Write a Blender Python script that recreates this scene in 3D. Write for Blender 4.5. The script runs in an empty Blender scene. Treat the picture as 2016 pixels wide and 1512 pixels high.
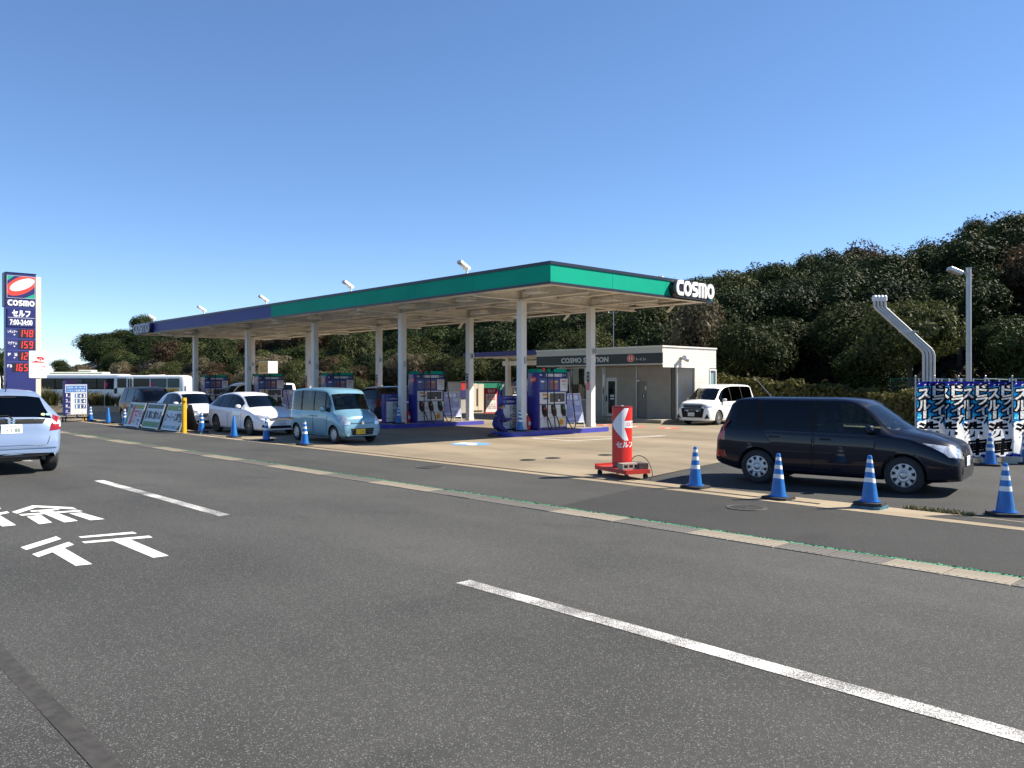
import bpy, bmesh, math, random
import numpy as np
from mathutils import Matrix, Vector, noise as mnoise

SC = bpy.context.scene
COL = SC.collection
R = math.radians

# ------------------------------------------------------------------ camera
CAM_H = 1.88
YAW = 43.1                      # degrees from -X towards +Y
cam_d = bpy.data.cameras.new('camera')
cam = bpy.data.objects.new('camera', cam_d)
COL.objects.link(cam)
cam.location = (0, 0, CAM_H)
cam.rotation_euler = (R(90), 0, R(90 - YAW))
cam_d.sensor_fit = 'HORIZONTAL'
cam_d.sensor_width = 36.0
cam_d.lens = 36.0 * 1605.0 / 2016.0
cam_d.shift_y = -1.0 / 2016.0
cam_d.clip_start = 0.05
cam_d.clip_end = 3000
SC.camera = cam

# ------------------------------------------------------------------ sky, sun, exposure
SUN_DIR = Vector((0.61, 0.86, 1.0)).normalized()
ELEV = math.asin(SUN_DIR.z)
AZ = math.atan2(SUN_DIR.x, SUN_DIR.y)          # from +Y towards +X
world = bpy.data.worlds.new('World')
SC.world = world
world.use_nodes = True
wn = world.node_tree.nodes
wl = world.node_tree.links
bg = wn['Background']
sky = wn.new('ShaderNodeTexSky')
sky.sky_type = 'NISHITA'
sky.sun_disc = False
sky.sun_elevation = ELEV
sky.sun_rotation = AZ
sky.altitude = 0
sky.air_density = 0.65
sky.dust_density = 0.0
sky.ozone_density = 3.5
hs = wn.new('ShaderNodeHueSaturation')
hs.inputs['Saturation'].default_value = 1.15
hs.inputs['Hue'].default_value = 0.503
gm = wn.new('ShaderNodeGamma')
gm.inputs['Gamma'].default_value = 0.85
wl.new(sky.outputs['Color'], gm.inputs['Color'])
wl.new(gm.outputs['Color'], hs.inputs['Color'])
wl.new(hs.outputs['Color'], bg.inputs['Color'])
bg.inputs['Strength'].default_value = 0.116
sun_d = bpy.data.lights.new('sun', 'SUN')
sun_d.energy = 5.0
sun_d.angle = R(0.53)
sun_d.color = (1.0, 0.92, 0.80)
sun = bpy.data.objects.new('sun', sun_d)
COL.objects.link(sun)
sun.rotation_euler = SUN_DIR.to_track_quat('Z', 'Y').to_euler()
sun.location = SUN_DIR * 60
SC.view_settings.view_transform = 'Standard'
SC.view_settings.look = 'None'
SC.view_settings.gamma = 1
SC.view_settings.use_curve_mapping = False
SC.view_settings.exposure = 1.15

# ------------------------------------------------------------------ bookkeeping helpers
def tag(o, label=None, cat=None, group=None, kind=None):
    if label: o['label'] = label
    if cat: o['category'] = cat
    if group: o['group'] = group
    if kind: o['kind'] = kind
    return o

def thing(name, label, cat, loc=(0, 0, 0), rz=0.0, group=None):
    o = bpy.data.objects.new(name, None)
    o.empty_display_size = 0.3
    COL.objects.link(o)
    o.location = loc
    o.rotation_euler = (0, 0, rz)
    return tag(o, label, cat, group)

KIDS = {}
def adopt(o, parent):
    if parent is not None:
        o.parent = parent
        KIDS.setdefault(parent.name, []).append(o)
    return o

def copy_tree(o, parent=None):
    c = o.copy()
    COL.objects.link(c)
    if parent is not None:
        adopt(c, parent)
    for k in KIDS.get(o.name, []):
        copy_tree(k, c)
    return c

def dup(root, loc, rz=None, label=None):
    c = copy_tree(root)
    c.location = loc
    if rz is not None: c.rotation_euler = (0, 0, rz)
    if label: c['label'] = label
    return c

# ------------------------------------------------------------------ materials
def lin(c):
    return tuple(((v / 255.0) / 12.92 if v <= 10.3 else (((v / 255.0) + 0.055) / 1.055) ** 2.4) for v in c)

MATS = {}
def M(name, col, rough=0.55, metal=0.0, coat=0.0, spec=0.5, var=0.0, vscale=4.0, bump=0.0, bscale=60.0, emit=None, estr=1.0, wear=None, coords='Object'):
    """simple procedural surface: base colour with soft variation, fine bump, optional grime"""
    if name in MATS: return MATS[name]
    m = bpy.data.materials.new(name)
    m.use_nodes = True
    nt = m.node_tree
    b = nt.nodes['Principled BSDF']
    b.inputs['Base Color'].default_value = (*col, 1)
    b.inputs['Roughness'].default_value = rough
    b.inputs['Metallic'].default_value = metal
    b.inputs['Specular IOR Level'].default_value = spec
    b.inputs['Coat Weight'].default_value = coat
    b.inputs['Coat Roughness'].default_value = 0.04
    tc = None
    if var or bump or wear:
        tc = nt.nodes.new('ShaderNodeTexCoord')
    if var or wear:
        nz = nt.nodes.new('ShaderNodeTexNoise')
        nz.inputs['Scale'].default_value = vscale
        nz.inputs['Detail'].default_value = 6
        nz.inputs['Roughness'].default_value = 0.6
        nt.links.new(tc.outputs[coords], nz.inputs['Vector'])
        rp = nt.nodes.new('ShaderNodeValToRGB')
        e = rp.color_ramp.elements
        lo = wear if wear else tuple(max(0, c * (1 - var)) for c in col)
        hi = tuple(min(1, c * (1 + var)) for c in col)
        e[0].position = 0.32; e[0].color = (*lo, 1)
        e[1].position = 0.62; e[1].color = (*hi, 1)
        nt.links.new(nz.outputs['Fac'], rp.inputs['Fac'])
        nt.links.new(rp.outputs['Color'], b.inputs['Base Color'])
    if bump:
        bz = nt.nodes.new('ShaderNodeTexNoise')
        bz.inputs['Scale'].default_value = bscale
        bz.inputs['Detail'].default_value = 4
        nt.links.new(tc.outputs[coords], bz.inputs['Vector'])
        bp = nt.nodes.new('ShaderNodeBump')
        bp.inputs['Strength'].default_value = bump
        bp.inputs['Distance'].default_value = 0.02
        nt.links.new(bz.outputs['Fac'], bp.inputs['Height'])
        nt.links.new(bp.outputs['Normal'], b.inputs['Normal'])
    if emit:
        b.inputs['Emission Color'].default_value = (*emit, 1)
        b.inputs['Emission Strength'].default_value = estr
    MATS[name] = m
    return m

def glass_mat(name, tint, refl_rough=0.02, ior=1.5):
    if name in MATS: return MATS[name]
    m = bpy.data.materials.new(name)
    m.use_nodes = True
    nt = m.node_tree
    for n in list(nt.nodes): nt.nodes.remove(n)
    out = nt.nodes.new('ShaderNodeOutputMaterial')
    mix = nt.nodes.new('ShaderNodeMixShader')
    tr = nt.nodes.new('ShaderNodeBsdfTransparent')
    gl = nt.nodes.new('ShaderNodeBsdfGlossy')
    fr = nt.nodes.new('ShaderNodeFresnel')
    fr.inputs['IOR'].default_value = ior
    tr.inputs['Color'].default_value = (*tint, 1)
    gl.inputs['Roughness'].default_value = refl_rough
    nt.links.new(fr.outputs['Fac'], mix.inputs['Fac'])
    nt.links.new(tr.outputs[0], mix.inputs[1])
    nt.links.new(gl.outputs[0], mix.inputs[2])
    nt.links.new(mix.outputs[0], out.inputs['Surface'])
    MATS[name] = m
    return m

# ------------------------------------------------------------------ mesh builder
class MB:
    def __init__(s):
        s.v = []; s.f = []; s.m = []
    def add(s, vs, fs, m=0, X=None):
        o = len(s.v)
        if X is not None: vs = [tuple(X @ Vector(p)) for p in vs]
        s.v += [tuple(p) for p in vs]
        s.f += [tuple(i + o for i in f) for f in fs]
        s.m += [m] * len(fs)
        return s
    def box(s, x0, y0, z0, x1, y1, z1, m=0, X=None):
        if x0 > x1: x0, x1 = x1, x0
        if y0 > y1: y0, y1 = y1, y0
        if z0 > z1: z0, z1 = z1, z0
        vs = [(x0, y0, z0), (x1, y0, z0), (x1, y1, z0), (x0, y1, z0), (x0, y0, z1), (x1, y0, z1), (x1, y1, z1), (x0, y1, z1)]
        fs = [(3, 2, 1, 0), (4, 5, 6, 7), (0, 1, 5, 4), (1, 2, 6, 5), (2, 3, 7, 6), (3, 0, 4, 7)]
        return s.add(vs, fs, m, X)
    def quad(s, a, b, c, d, m=0):
        return s.add([a, b, c, d], [(0, 1, 2, 3)], m)
    def poly(s, pts, m=0, X=None):
        return s.add(pts, [tuple(range(len(pts)))], m, X)
    def prism(s, poly, z0, z1, m=0, X=None, mside=None):
        """poly: ccw list of (x, y); extruded from z0 to z1 (z1 > z0)"""
        n = len(poly)
        vs = [(p[0], p[1], z0) for p in poly] + [(p[0], p[1], z1) for p in poly]
        s.add(vs, [tuple(range(n - 1, -1, -1)), tuple(range(n, 2 * n))] , m, X)
        s.add(vs, [(i, (i + 1) % n, (i + 1) % n + n, i + n) for i in range(n)], m if mside is None else mside, X)
        return s
    def cyl(s, p0, p1, r0, r1=None, n=12, m=0, caps=True):
        r1 = r0 if r1 is None else r1
        p0 = Vector(p0); p1 = Vector(p1)
        d = (p1 - p0)
        q = d.to_track_quat('Z', 'Y')
        vs = []
        for p, r in ((p0, r0), (p1, r1)):
            for i in range(n):
                a = 2 * math.pi * i / n
                vs.append(tuple(p + q @ Vector((r * math.cos(a), r * math.sin(a), 0))))
        fs = [(i, (i + 1) % n, (i + 1) % n + n, i + n) for i in range(n)]
        if caps: fs += [tuple(range(n - 1, -1, -1)), tuple(range(n, 2 * n))]
        return s.add(vs, fs, m)
    def tube(s, pts, r, n=8, m=0, closed=False):
        pts = [Vector(p) for p in pts]
        k = len(pts)
        rs = r if isinstance(r, (list, tuple)) else [r] * k
        vs = []; up = None
        for i, p in enumerate(pts):
            a = pts[i - 1] if (i > 0 or closed) else p
            b = pts[(i + 1) % k] if (i < k - 1 or closed) else p
            d = (b - a).normalized()
            if up is None:
                up = Vector((0, 0, 1)) if abs(d.z) < 0.9 else Vector((1, 0, 0))
            x = up.cross(d)
            if x.length < 1e-5: x = Vector((1, 0, 0)).cross(d)
            x.normalize(); y = d.cross(x).normalized(); up = y
            for j in range(n):
                t = 2 * math.pi * j / n
                vs.append(tuple(p + x * rs[i] * math.cos(t) + y * rs[i] * math.sin(t)))
        fs = []
        for i in range(k if closed else k - 1):
            i2 = (i + 1) % k
            for j in range(n):
                j2 = (j + 1) % n
                fs.append((i * n + j, i * n + j2, i2 * n + j2, i2 * n + j))
        if not closed:
            fs += [tuple(range(n - 1, -1, -1)), tuple(range((k - 1) * n, k * n))]
        return s.add(vs, fs, m)
    def lathe(s, prof, n=24, m=0, X=None, ms=None):
        """prof: list of (r, z) from bottom to top, revolved about z"""
        vs = []; k = len(prof)
        for r, z in prof:
            for j in range(n):
                a = 2 * math.pi * j / n
                vs.append((r * math.cos(a), r * math.sin(a), z))
        for i in range(k - 1):
            fs = [(i * n + j, i * n + (j + 1) % n, (i + 1) * n + (j + 1) % n, (i + 1) * n + j) for j in range(n)]
            s.add([], [], m)
            o = len(s.v)
            vv = vs[i * n:(i + 2) * n]
            s.add(vv, [(j, (j + 1) % n, n + (j + 1) % n, n + j) for j in range(n)], ms[i] if ms else m, X)
        return s
    def disc(s, c, r, n=24, m=0, X=None, ry=None):
        ry = r if ry is None else ry
        return s.add([(c[0] + r * math.cos(2 * math.pi * i / n), c[1] + ry * math.sin(2 * math.pi * i / n), c[2]) for i in range(n)], [tuple(range(n))], m, X)
    def build(s, name, mats, parent=None, smooth=None, loc=None, rot=None, weld=False, bevel=0.0, bseg=1, kind=None):
        if not isinstance(mats, (list, tuple)): mats = [mats]
        me = bpy.data.meshes.new(name)
        me.from_pydata(s.v, [], s.f)
        for mt in mats: me.materials.append(mt)
        me.polygons.foreach_set('material_index', s.m)
        if weld:
            bm = bmesh.new(); bm.from_mesh(me)
            bmesh.ops.remove_doubles(bm, verts=bm.verts, dist=1e-4)
            bm.to_mesh(me); bm.free()
        return link(name, me, parent, smooth, loc, rot, bevel, bseg, kind)

def link(name, me, parent=None, smooth=None, loc=None, rot=None, bevel=0.0, bseg=1, kind=None):
    if smooth is not None:
        me.polygons.foreach_set('use_smooth', [True] * len(me.polygons))
        if smooth < 179: me.set_sharp_from_angle(angle=R(smooth))
    me.update()
    o = bpy.data.objects.new(name, me)
    COL.objects.link(o)
    adopt(o, parent)
    if loc is not None: o.location = loc
    if rot is not None: o.rotation_euler = rot
    if bevel:
        b = o.modifiers.new('bevel', 'BEVEL')
        b.width = bevel; b.segments = bseg; b.limit_method = 'ANGLE'; b.angle_limit = R(40)
    if kind: o['kind'] = kind
    return o

def frame(o, xd, yd):
    """matrix whose local x, y lie along xd, yd (local z = outward normal)"""
    x = Vector(xd).normalized(); y = Vector(yd).normalized(); z = x.cross(y).normalized()
    y = z.cross(x)
    m = Matrix((x, y, z)).transposed().to_4x4()
    m.translation = Vector(o)
    return m

TEXT_CACHE = {}
def text_geo(s, bold=0.0):
    key = (s, bold)
    if key in TEXT_CACHE: return TEXT_CACHE[key]
    cu = bpy.data.curves.new('t', 'FONT')
    cu.body = s
    cu.size = 1.0
    cu.resolution_u = 2
    cu.offset = bold
    o = bpy.data.objects.new('t', cu)
    COL.objects.link(o)
    dg = bpy.context.evaluated_depsgraph_get()
    me = bpy.data.meshes.new_from_object(o.evaluated_get(dg))
    vs = [tuple(v.co) for v in me.vertices]
    fs = [tuple(p.vertices) for p in me.polygons]
    bpy.data.objects.remove(o); bpy.data.curves.remove(cu); bpy.data.meshes.remove(me)
    xs = [v[0] for v in vs]; ys = [v[1] for v in vs]
    x0, x1, y0, y1 = min(xs), max(xs), min(ys), max(ys)
    w = max(x1 - x0, 1e-6); h = max(y1 - y0, 1e-6)
    vs = [((v[0] - x0) / w, (v[1] - y0) / h, 0) for v in vs]
    TEXT_CACHE[key] = (vs, fs, w / h)
    return TEXT_CACHE[key]

def put_text(mb, s, cx, cy, w, h, X=None, m=0, z=0.0, bold=0.0, shear=0.0, keep=False):
    """flat lettering fitted to a box w x h centred at (cx, cy) of frame X"""
    vs, fs, asp = text_geo(s, bold)
    if keep:
        if w / h > asp: w = h * asp
        else: h = w / asp
    pts = [(cx + (v[0] - .5) * w + (v[1] - .5) * h * shear, cy + (v[1] - .5) * h, z) for v in vs]
    mb.add(pts, fs, m, X)
    return mb

def stroke(mb, pts, w, X=None, m=0, z=0.0, closed=False, depth=0.0):
    """constant-width mitred stroke along 2D points; flat or raised by depth"""
    k = len(pts)
    P = [Vector((p[0], p[1])) for p in pts]
    L = []; Rr = []
    for i in range(k):
        a = P[i - 1] if (i > 0 or closed) else None
        b = P[(i + 1) % k] if (i < k - 1 or closed) else None
        d1 = (P[i] - a).normalized() if a is not None else None
        d2 = (b - P[i]).normalized() if b is not None else None
        if d1 is None: d1 = d2
        if d2 is None: d2 = d1
        n1 = Vector((-d1.y, d1.x)); n2 = Vector((-d2.y, d2.x))
        n = (n1 + n2)
        n = n1 if n.length < 1e-6 else n.normalized()
        c = max(0.35, n.dot(n1))
        L.append(P[i] + n * (w / 2 / c)); Rr.append(P[i] - n * (w / 2 / c))
    rng = range(k if closed else k - 1)
    top = [(p.x, p.y, z + depth) for p in L] + [(p.x, p.y, z + depth) for p in Rr]
    fs = [(i, i + k, (i + 1) % k + k, (i + 1) % k) for i in rng]
    mb.add(top, fs, m, X)
    if depth:
        bot = [(p[0], p[1], z) for p in top]
        vs = top + bot
        n2 = 2 * k
        side = []
        for i in rng:
            j = (i + 1) % k
            side += [(i, j, j + n2, i + n2), (j + k, i + k, i + k + n2, j + k + n2)]
        if not closed:
            side += [(0, n2, n2 + k, k), (k - 1, 2 * k - 1, 2 * k - 1 + n2, k - 1 + n2)]
        mb.add(vs, side, m, X)
    return mb

SEG = {'0': 'abcdef', '1': 'bc', '2': 'abged', '3': 'abgcd', '4': 'fgbc', '5': 'afgcd', '6': 'afgedc', '7': 'abc', '8': 'abcdefg', '9': 'abcdfg'}
def seg_digit(mb, ch, x, y, w, h, t, X=None, m=0, z=0.0, slant=0.0):
    def bar(x0, y0, x1, y1):
        pts = [(x0, y0), (x1, y0), (x1, y1), (x0, y1)]
        mb.poly([(x + px + (py) * slant, y + py, z) for px, py in pts], m, X)
    g = t * 0.12
    hh = h / 2
    for c in SEG[ch]:
        if c == 'a': bar(t * .5, h - t, w - t * .5, h)
        if c == 'd': bar(t * .5, 0, w - t * .5, t)
        if c == 'g': bar(t * .6, hh - t / 2, w - t * .6, hh + t / 2)
        if c == 'b': bar(w - t, hh + g, w, h - g)
        if c == 'c': bar(w - t, g, w, hh - g)
        if c == 'f': bar(0, hh + g, t, h - g)
        if c == 'e': bar(0, g, t, hh - g)
    return mb

def arc(cx, cy, rx, ry, a0, a1, n=10):
    return [(cx + rx * math.cos(R(a0 + (a1 - a0) * i / n)), cy + ry * math.sin(R(a0 + (a1 - a0) * i / n))) for i in range(n + 1)]

def logo_word(mb, x, y, w, h, X=None, m=0, z=0.0, depth=0.0, t=None):
    """the rounded five-letter wordmark, lower-case style m, fitted in w x h"""
    t = t or h * 0.24
    ws = [.185, .205, .165, .225, .205]
    tot = sum(ws); gap = 0.004
    cx = x
    for i, k in enumerate(ws):
        lw = w * k / tot
        x0 = cx + t * .5 + w * gap; x1 = cx + lw - t * .5 - w * gap
        y0 = y + t / 2; y1 = y + h - t / 2
        mx = (x0 + x1) / 2; rx = (x1 - x0) / 2; my = (y0 + y1) / 2; ry = (y1 - y0) / 2
        if i == 0:
            stroke(mb, [(x1 + t * .45, y1)] + arc(x0 + rx, my, rx, ry, 90, 270, 14) + [(x1 + t * .45, y0)], t, X, m, z, False, depth)
        elif i in (1, 4):
            stroke(mb, arc(mx, my, rx, ry, 0, 360, 22)[:-1], t, X, m, z, True, depth)
        elif i == 2:
            r = ry / 2
            p = [(x1 + t * .3, y1)] + arc(x0 + r, my + r, r, r, 90, 270, 8) + arc(x1 - r, my - r, r, r, 90, -90, 8) + [(x0 - t * .3, y0)]
            stroke(mb, p, t, X, m, z, False, depth)
        else:
            tt = t * .8
            r = min(rx * .45, ry * .5)
            stroke(mb, [(x0 - t * .1, y1)] + [(x1 - r, y1)] + arc(x1 - r, y1 - r, r, r, 75, 0, 6) + [(x1, y)], tt, X, m, z, False, depth)
            stroke(mb, [(x0, y1 + tt * .45), (x0, y)], tt, X, m, z + .0006, False, depth)
            stroke(mb, [(mx, y1), (mx, y)], tt, X, m, z + .0003, False, depth)
        cx += lw
    return mb
# ================================================================== GROUND MATERIALS
def asphalt_mat(name, base, fleck=0.3, fleck_amt=0.10, warm=(1.0, 0.995, 0.90), patch=0.24):
    m = bpy.data.materials.new(name); m.use_nodes = True
    nt = m.node_tree; N = nt.nodes; L = nt.links
    b = N['Principled BSDF']; b.inputs['Roughness'].default_value = 0.82; b.inputs['Specular IOR Level'].default_value = 0.35
    tc = N.new('ShaderNodeTexCoord')
    def noise(scale, det=3, rough=.6):
        n = N.new('ShaderNodeTexNoise'); n.inputs['Scale'].default_value = scale; n.inputs['Detail'].default_value = det
        n.inputs['Roughness'].default_value = rough; L.new(tc.outputs['Object'], n.inputs['Vector']); return n
    def ramp(src, p0, c0, p1, c1):
        r = N.new('ShaderNodeValToRGB'); e = r.color_ramp.elements
        e[0].position = p0; e[0].color = (c0, c0, c0, 1); e[1].position = p1; e[1].color = (c1, c1, c1, 1)
        L.new(src, r.inputs['Fac']); return r
    def mul(a, bb):
        x = N.new('ShaderNodeMix'); x.data_type = 'RGBA'; x.blend_type = 'MULTIPLY'; x.inputs['Factor'].default_value = 1
        L.new(a, x.inputs['A']); L.new(bb, x.inputs['B']); return x.outputs['Result']
    grain = ramp(noise(260, 2, .7).outputs['Fac'], .34, .40, .66, 1.5)
    mid = ramp(noise(38, 4, .65).outputs['Fac'], .3, .82, .7, 1.16)
    big = ramp(noise(.35, 5, .55).outputs['Fac'], .3, 1 - patch, .7, 1 + patch)
    streak = N.new('ShaderNodeMapping'); streak.inputs['Scale'].default_value = (.06, 1.3, 1)
    L.new(tc.outputs['Object'], streak.inputs['Vector'])
    sn = N.new('ShaderNodeTexNoise'); sn.inputs['Scale'].default_value = 1.0; sn.inputs['Detail'].default_value = 3
    L.new(streak.outputs[0], sn.inputs['Vector'])
    trk = ramp(sn.outputs['Fac'], .3, .9, .7, 1.08)
    col = N.new('ShaderNodeRGB'); col.outputs[0].default_value = (*[base * w for w in warm], 1)
    c = mul(mul(mul(mul(col.outputs[0], grain.outputs[0]), mid.outputs[0]), big.outputs[0]), trk.outputs[0])
    st = ramp(noise(.9, 3, .5).outputs['Fac'], .60, 1.0, .74, .74)
    c = mul(c, st.outputs[0])
    vo = N.new('ShaderNodeTexVoronoi'); vo.inputs['Scale'].default_value = 190
    L.new(tc.outputs['Object'], vo.inputs['Vector'])
    sep = N.new('ShaderNodeSeparateColor'); L.new(vo.outputs['Color'], sep.inputs['Color'])
    fl = ramp(sep.outputs[0], 1 - fleck_amt, 0, 1 - fleck_amt * .6, 1)
    mx = N.new('ShaderNodeMix'); mx.data_type = 'RGBA'
    mx.inputs['B'].default_value = (fleck, fleck * .98, fleck * .93, 1)
    L.new(fl.outputs[0], mx.inputs['Factor']); L.new(c, mx.inputs['A'])
    L.new(mx.outputs['Result'], b.inputs['Base Color'])
    bp = N.new('ShaderNodeBump'); bp.inputs['Strength'].default_value = .55; bp.inputs['Distance'].default_value = .006
    L.new(grain.outputs[0], bp.inputs['Height']); L.new(bp.outputs[0], b.inputs['Normal'])
    return m

def paint_mat(name, col, under, wear_scale=55, wear_pos=0.42):
    m = bpy.data.materials.new(name); m.use_nodes = True
    nt = m.node_tree; N = nt.nodes; L = nt.links
    b = N['Principled BSDF']; b.inputs['Roughness'].default_value = .7
    tc = N.new('ShaderNodeTexCoord')
    n = N.new('ShaderNodeTexNoise'); n.inputs['Scale'].default_value = wear_scale; n.inputs['Detail'].default_value = 5; n.inputs['Roughness'].default_value = .75
    L.new(tc.outputs['Object'], n.inputs['Vector'])
    n2 = N.new('ShaderNodeTexNoise'); n2.inputs['Scale'].default_value = 2.2; n2.inputs['Detail'].default_value = 3
    L.new(tc.outputs['Object'], n2.inputs['Vector'])
    ad = N.new('ShaderNodeMath'); ad.operation = 'MULTIPLY_ADD'; ad.inputs[1].default_value = .35; L.new(n2.outputs['Fac'], ad.inputs[0]); L.new(n.outputs['Fac'], ad.inputs[2])
    r = N.new('ShaderNodeValToRGB'); e = r.color_ramp.elements
    e[0].position = wear_pos + .12; e[0].color = (*under, 1); e[1].position = wear_pos + .2; e[1].color = (*col, 1)
    L.new(ad.outputs[0], r.inputs['Fac']); L.new(r.outputs['Color'], b.inputs['Base Color'])
    return m

def concrete_mat(name, base, joint=0.0):
    m = bpy.data.materials.new(name); m.use_nodes = True
    nt = m.node_tree; N = nt.nodes; L = nt.links
    b = N['Principled BSDF']; b.inputs['Roughness'].default_value = .85; b.inputs['Specular IOR Level'].default_value = .3
    tc = N.new('ShaderNodeTexCoord')
    mp = N.new('ShaderNodeMapping'); mp.inputs['Scale'].default_value = (.22, .9, 1); mp.inputs['Rotation'].default_value = (0, 0, .25)
    L.new(tc.outputs['Object'], mp.inputs['Vector'])
    def nz(scale, det, src):
        n = N.new('ShaderNodeTexNoise'); n.inputs['Scale'].default_value = scale; n.inputs['Detail'].default_value = det
        n.inputs['Roughness'].default_value = .62; L.new(src, n.inputs['Vector']); return n
    def rp(f, p0, c0, p1, c1):
        r = N.new('ShaderNodeValToRGB'); e = r.color_ramp.elements
        e[0].position = p0; e[0].color = (*c0, 1); e[1].position = p1; e[1].color = (*c1, 1); L.new(f, r.inputs['Fac']); return r.outputs['Color']
    a = rp(nz(.8, 7, mp.outputs[0]).outputs['Fac'], .3, tuple(c * .72 for c in base), .68, tuple(c * 1.1 for c in base))
    f = rp(nz(45, 4, tc.outputs['Object']).outputs['Fac'], .3, (.86, .86, .86), .7, (1.1, 1.1, 1.1))
    d = rp(nz(.23, 4, tc.outputs['Object']).outputs['Fac'], .42, (.8, .79, .78), .6, (1.03, 1.03, 1.03))
    def mul(x, y):
        k = N.new('ShaderNodeMix'); k.data_type = 'RGBA'; k.blend_type = 'MULTIPLY'; k.inputs['Factor'].default_value = 1
        L.new(x, k.inputs['A']); L.new(y, k.inputs['B']); return k.outputs['Result']
    L.new(mul(mul(a, f), d), b.inputs['Base Color'])
    return m

A_ROAD = asphalt_mat('road asphalt', .054, .21, .08)
A_APRON = asphalt_mat('apron asphalt', .053, .14, .05)
A_NEW = asphalt_mat('newer dark asphalt', .031, .13, .05)
A_YARD = asphalt_mat('yard asphalt', .045, .13, .05, patch=.28)
C_COURT = concrete_mat('forecourt concrete', (.265, .215, .145))
C_KERB = concrete_mat('kerb concrete', (.34, .275, .185))
C_GUT_L = concrete_mat('pale gutter concrete', (.30, .262, .205))
C_GUT_D = concrete_mat('grey gutter concrete', (.155, .145, .13))
C_STEP = concrete_mat('step concrete', (.34, .30, .23))
P_WHITE = paint_mat('worn white road paint', (.74, .73, .69), (.10, .095, .088), 130, .535)
P_WHITE2 = paint_mat('fresh white road paint', (.70, .69, .65), (.13, .125, .115), 40, .32)
P_COURTW = paint_mat('white court paint', (.7, .68, .62), (.36, .32, .26), 20, .36)
P_BLUE = paint_mat('blue court paint', (.11, .29, .55), (.3, .3, .3), 14, .30)
P_RED = paint_mat('red court paint', (.5, .09, .05), (.36, .3, .24), 14, .38)
EARTH = M('earth', (.12, .105, .065), .95, var=.4, vscale=.5, bump=.4, bscale=8)
GREEN_TURF = M('green turf fibre', (.03, .20, .10), .8, var=.5, vscale=30)
IRON = M('cast iron', (.06, .056, .05), .7, var=.4, vscale=20, bump=.4, bscale=60)
DRAIN_DARK = M('drain shadow gap', (.02, .018, .016), .9)
GRATE = M('drain steel', (.12, .10, .08), .55, .6, var=.3, vscale=10)

# ================================================================== GROUND, ROAD
b = MB()
b.quad((-1600, -1600, -.06), (1600, -1600, -.06), (1600, 1600, -.06), (-1600, 1600, -.06))
b.build('ground', EARTH, kind='structure')

ROAD_Z = 0.24
def sheet(pts, m):
    mb = MB(); mb.poly(pts); return mb
b = MB()
xs = [-420, -60, 30, 200]
ys = [(-14, ROAD_Z), (4.4, ROAD_Z), (8.55, 0.0)]
for i in range(len(xs) - 1):
    for j in range(2):
        (y0, z0), (y1, z1) = ys[j], ys[j + 1]
        b.quad((xs[i], y0, z0), (xs[i + 1], y0, z0), (xs[i + 1], y1, z1), (xs[i], y1, z1))
    b.quad((xs[i], -60, -.05), (xs[i + 1], -60, -.05), (xs[i + 1], -14, ROAD_Z), (xs[i], -14, ROAD_Z))
road = b.build('road', A_ROAD, kind='structure')

# lane line dashes, 5 m painted and about 4.6 m gap
def dash(x0, x1):
    mb = MB(); z = ROAD_Z + .004
    n = 10
    for i in range(n):
        a = x0 + (x1 - x0) * i / n; c = x0 + (x1 - x0) * (i + 1) / n
        mb.quad((a, 4.235, z), (c, 4.235, z), (c, 4.385, z), (a, 4.385, z))
    mb.build('lane_line', P_WHITE, road)
for k in range(-1, 8):
    dash(-5.2 - 9.62 * k, -.2 - 9.62 * k)
# painted slow-down characters
GLY = {
 'n1': [(-9.3, 1.98), (-9.11, 1.99), (-9.51, 2.4), (-9.71, 2.4)],
 'n2': [(-8.85, 1.98), (-8.66, 1.99), (-9.09, 2.41), (-9.28, 2.41)],
 'n3': [(-8.98, 2.15), (-9.06, 2.29), (-7.99, 2.27), (-8.02, 2.14)],
 'k1': [(-9.53, 2.57), (-9.42, 2.57), (-9.29, 3.09), (-9.43, 3.09)],
 'k2': [(-9.2, 2.51), (-9.08, 2.51), (-8.93, 3.13), (-9.07, 3.14)],
 'k3': [(-9.03, 2.76), (-9.0, 2.92), (-7.88, 2.91), (-7.89, 2.77)],
 'r1': [(-11.93, 2.44), (-11.73, 2.46), (-12.15, 2.77), (-12.39, 2.78)],
 'r2': [(-12.39, 2.78), (-12.15, 2.77), (-11.58, 3.11), (-11.84, 3.12)],
 'y1': [(-11.89, 2.63), (-11.76, 2.63), (-11.71, 2.94), (-11.84, 2.94)],
 'y2': [(-11.66, 2.46), (-11.5, 2.46), (-11.37, 3.12), (-11.51, 3.11)],
 'y3': [(-11.86, 2.70), (-11.82, 2.84), (-10.62, 2.86), (-10.61, 2.71)],
 'd1': [(-11.38, 2.49), (-11.41, 2.65), (-10.69, 2.60), (-10.67, 2.46)],
 'd2': [(-11.3, 2.94), (-11.28, 3.07), (-10.53, 3.13), (-10.56, 2.98)],
 'j1': [(-12.56, 1.96), (-12.33, 1.97), (-12.32, 2.4), (-12.51, 2.42)],
 'j2': [(-11.67, 1.92), (-11.49, 1.93), (-11.86, 2.4), (-12.03, 2.41)],
 'j3': [(-11.75, 2.15), (-11.75, 2.27), (-10.78, 2.25), (-10.78, 2.11)]}
for grp in ('nk', 'rydj'):
    mb = MB(); z = ROAD_Z + .004
    for i, (k, p) in enumerate(GLY.items()):
        if k[0] in grp: mb.poly([(q[0], q[1], z + i * .00015) for q in p])
    mb.build('painted_character', P_WHITE2, road)
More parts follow.
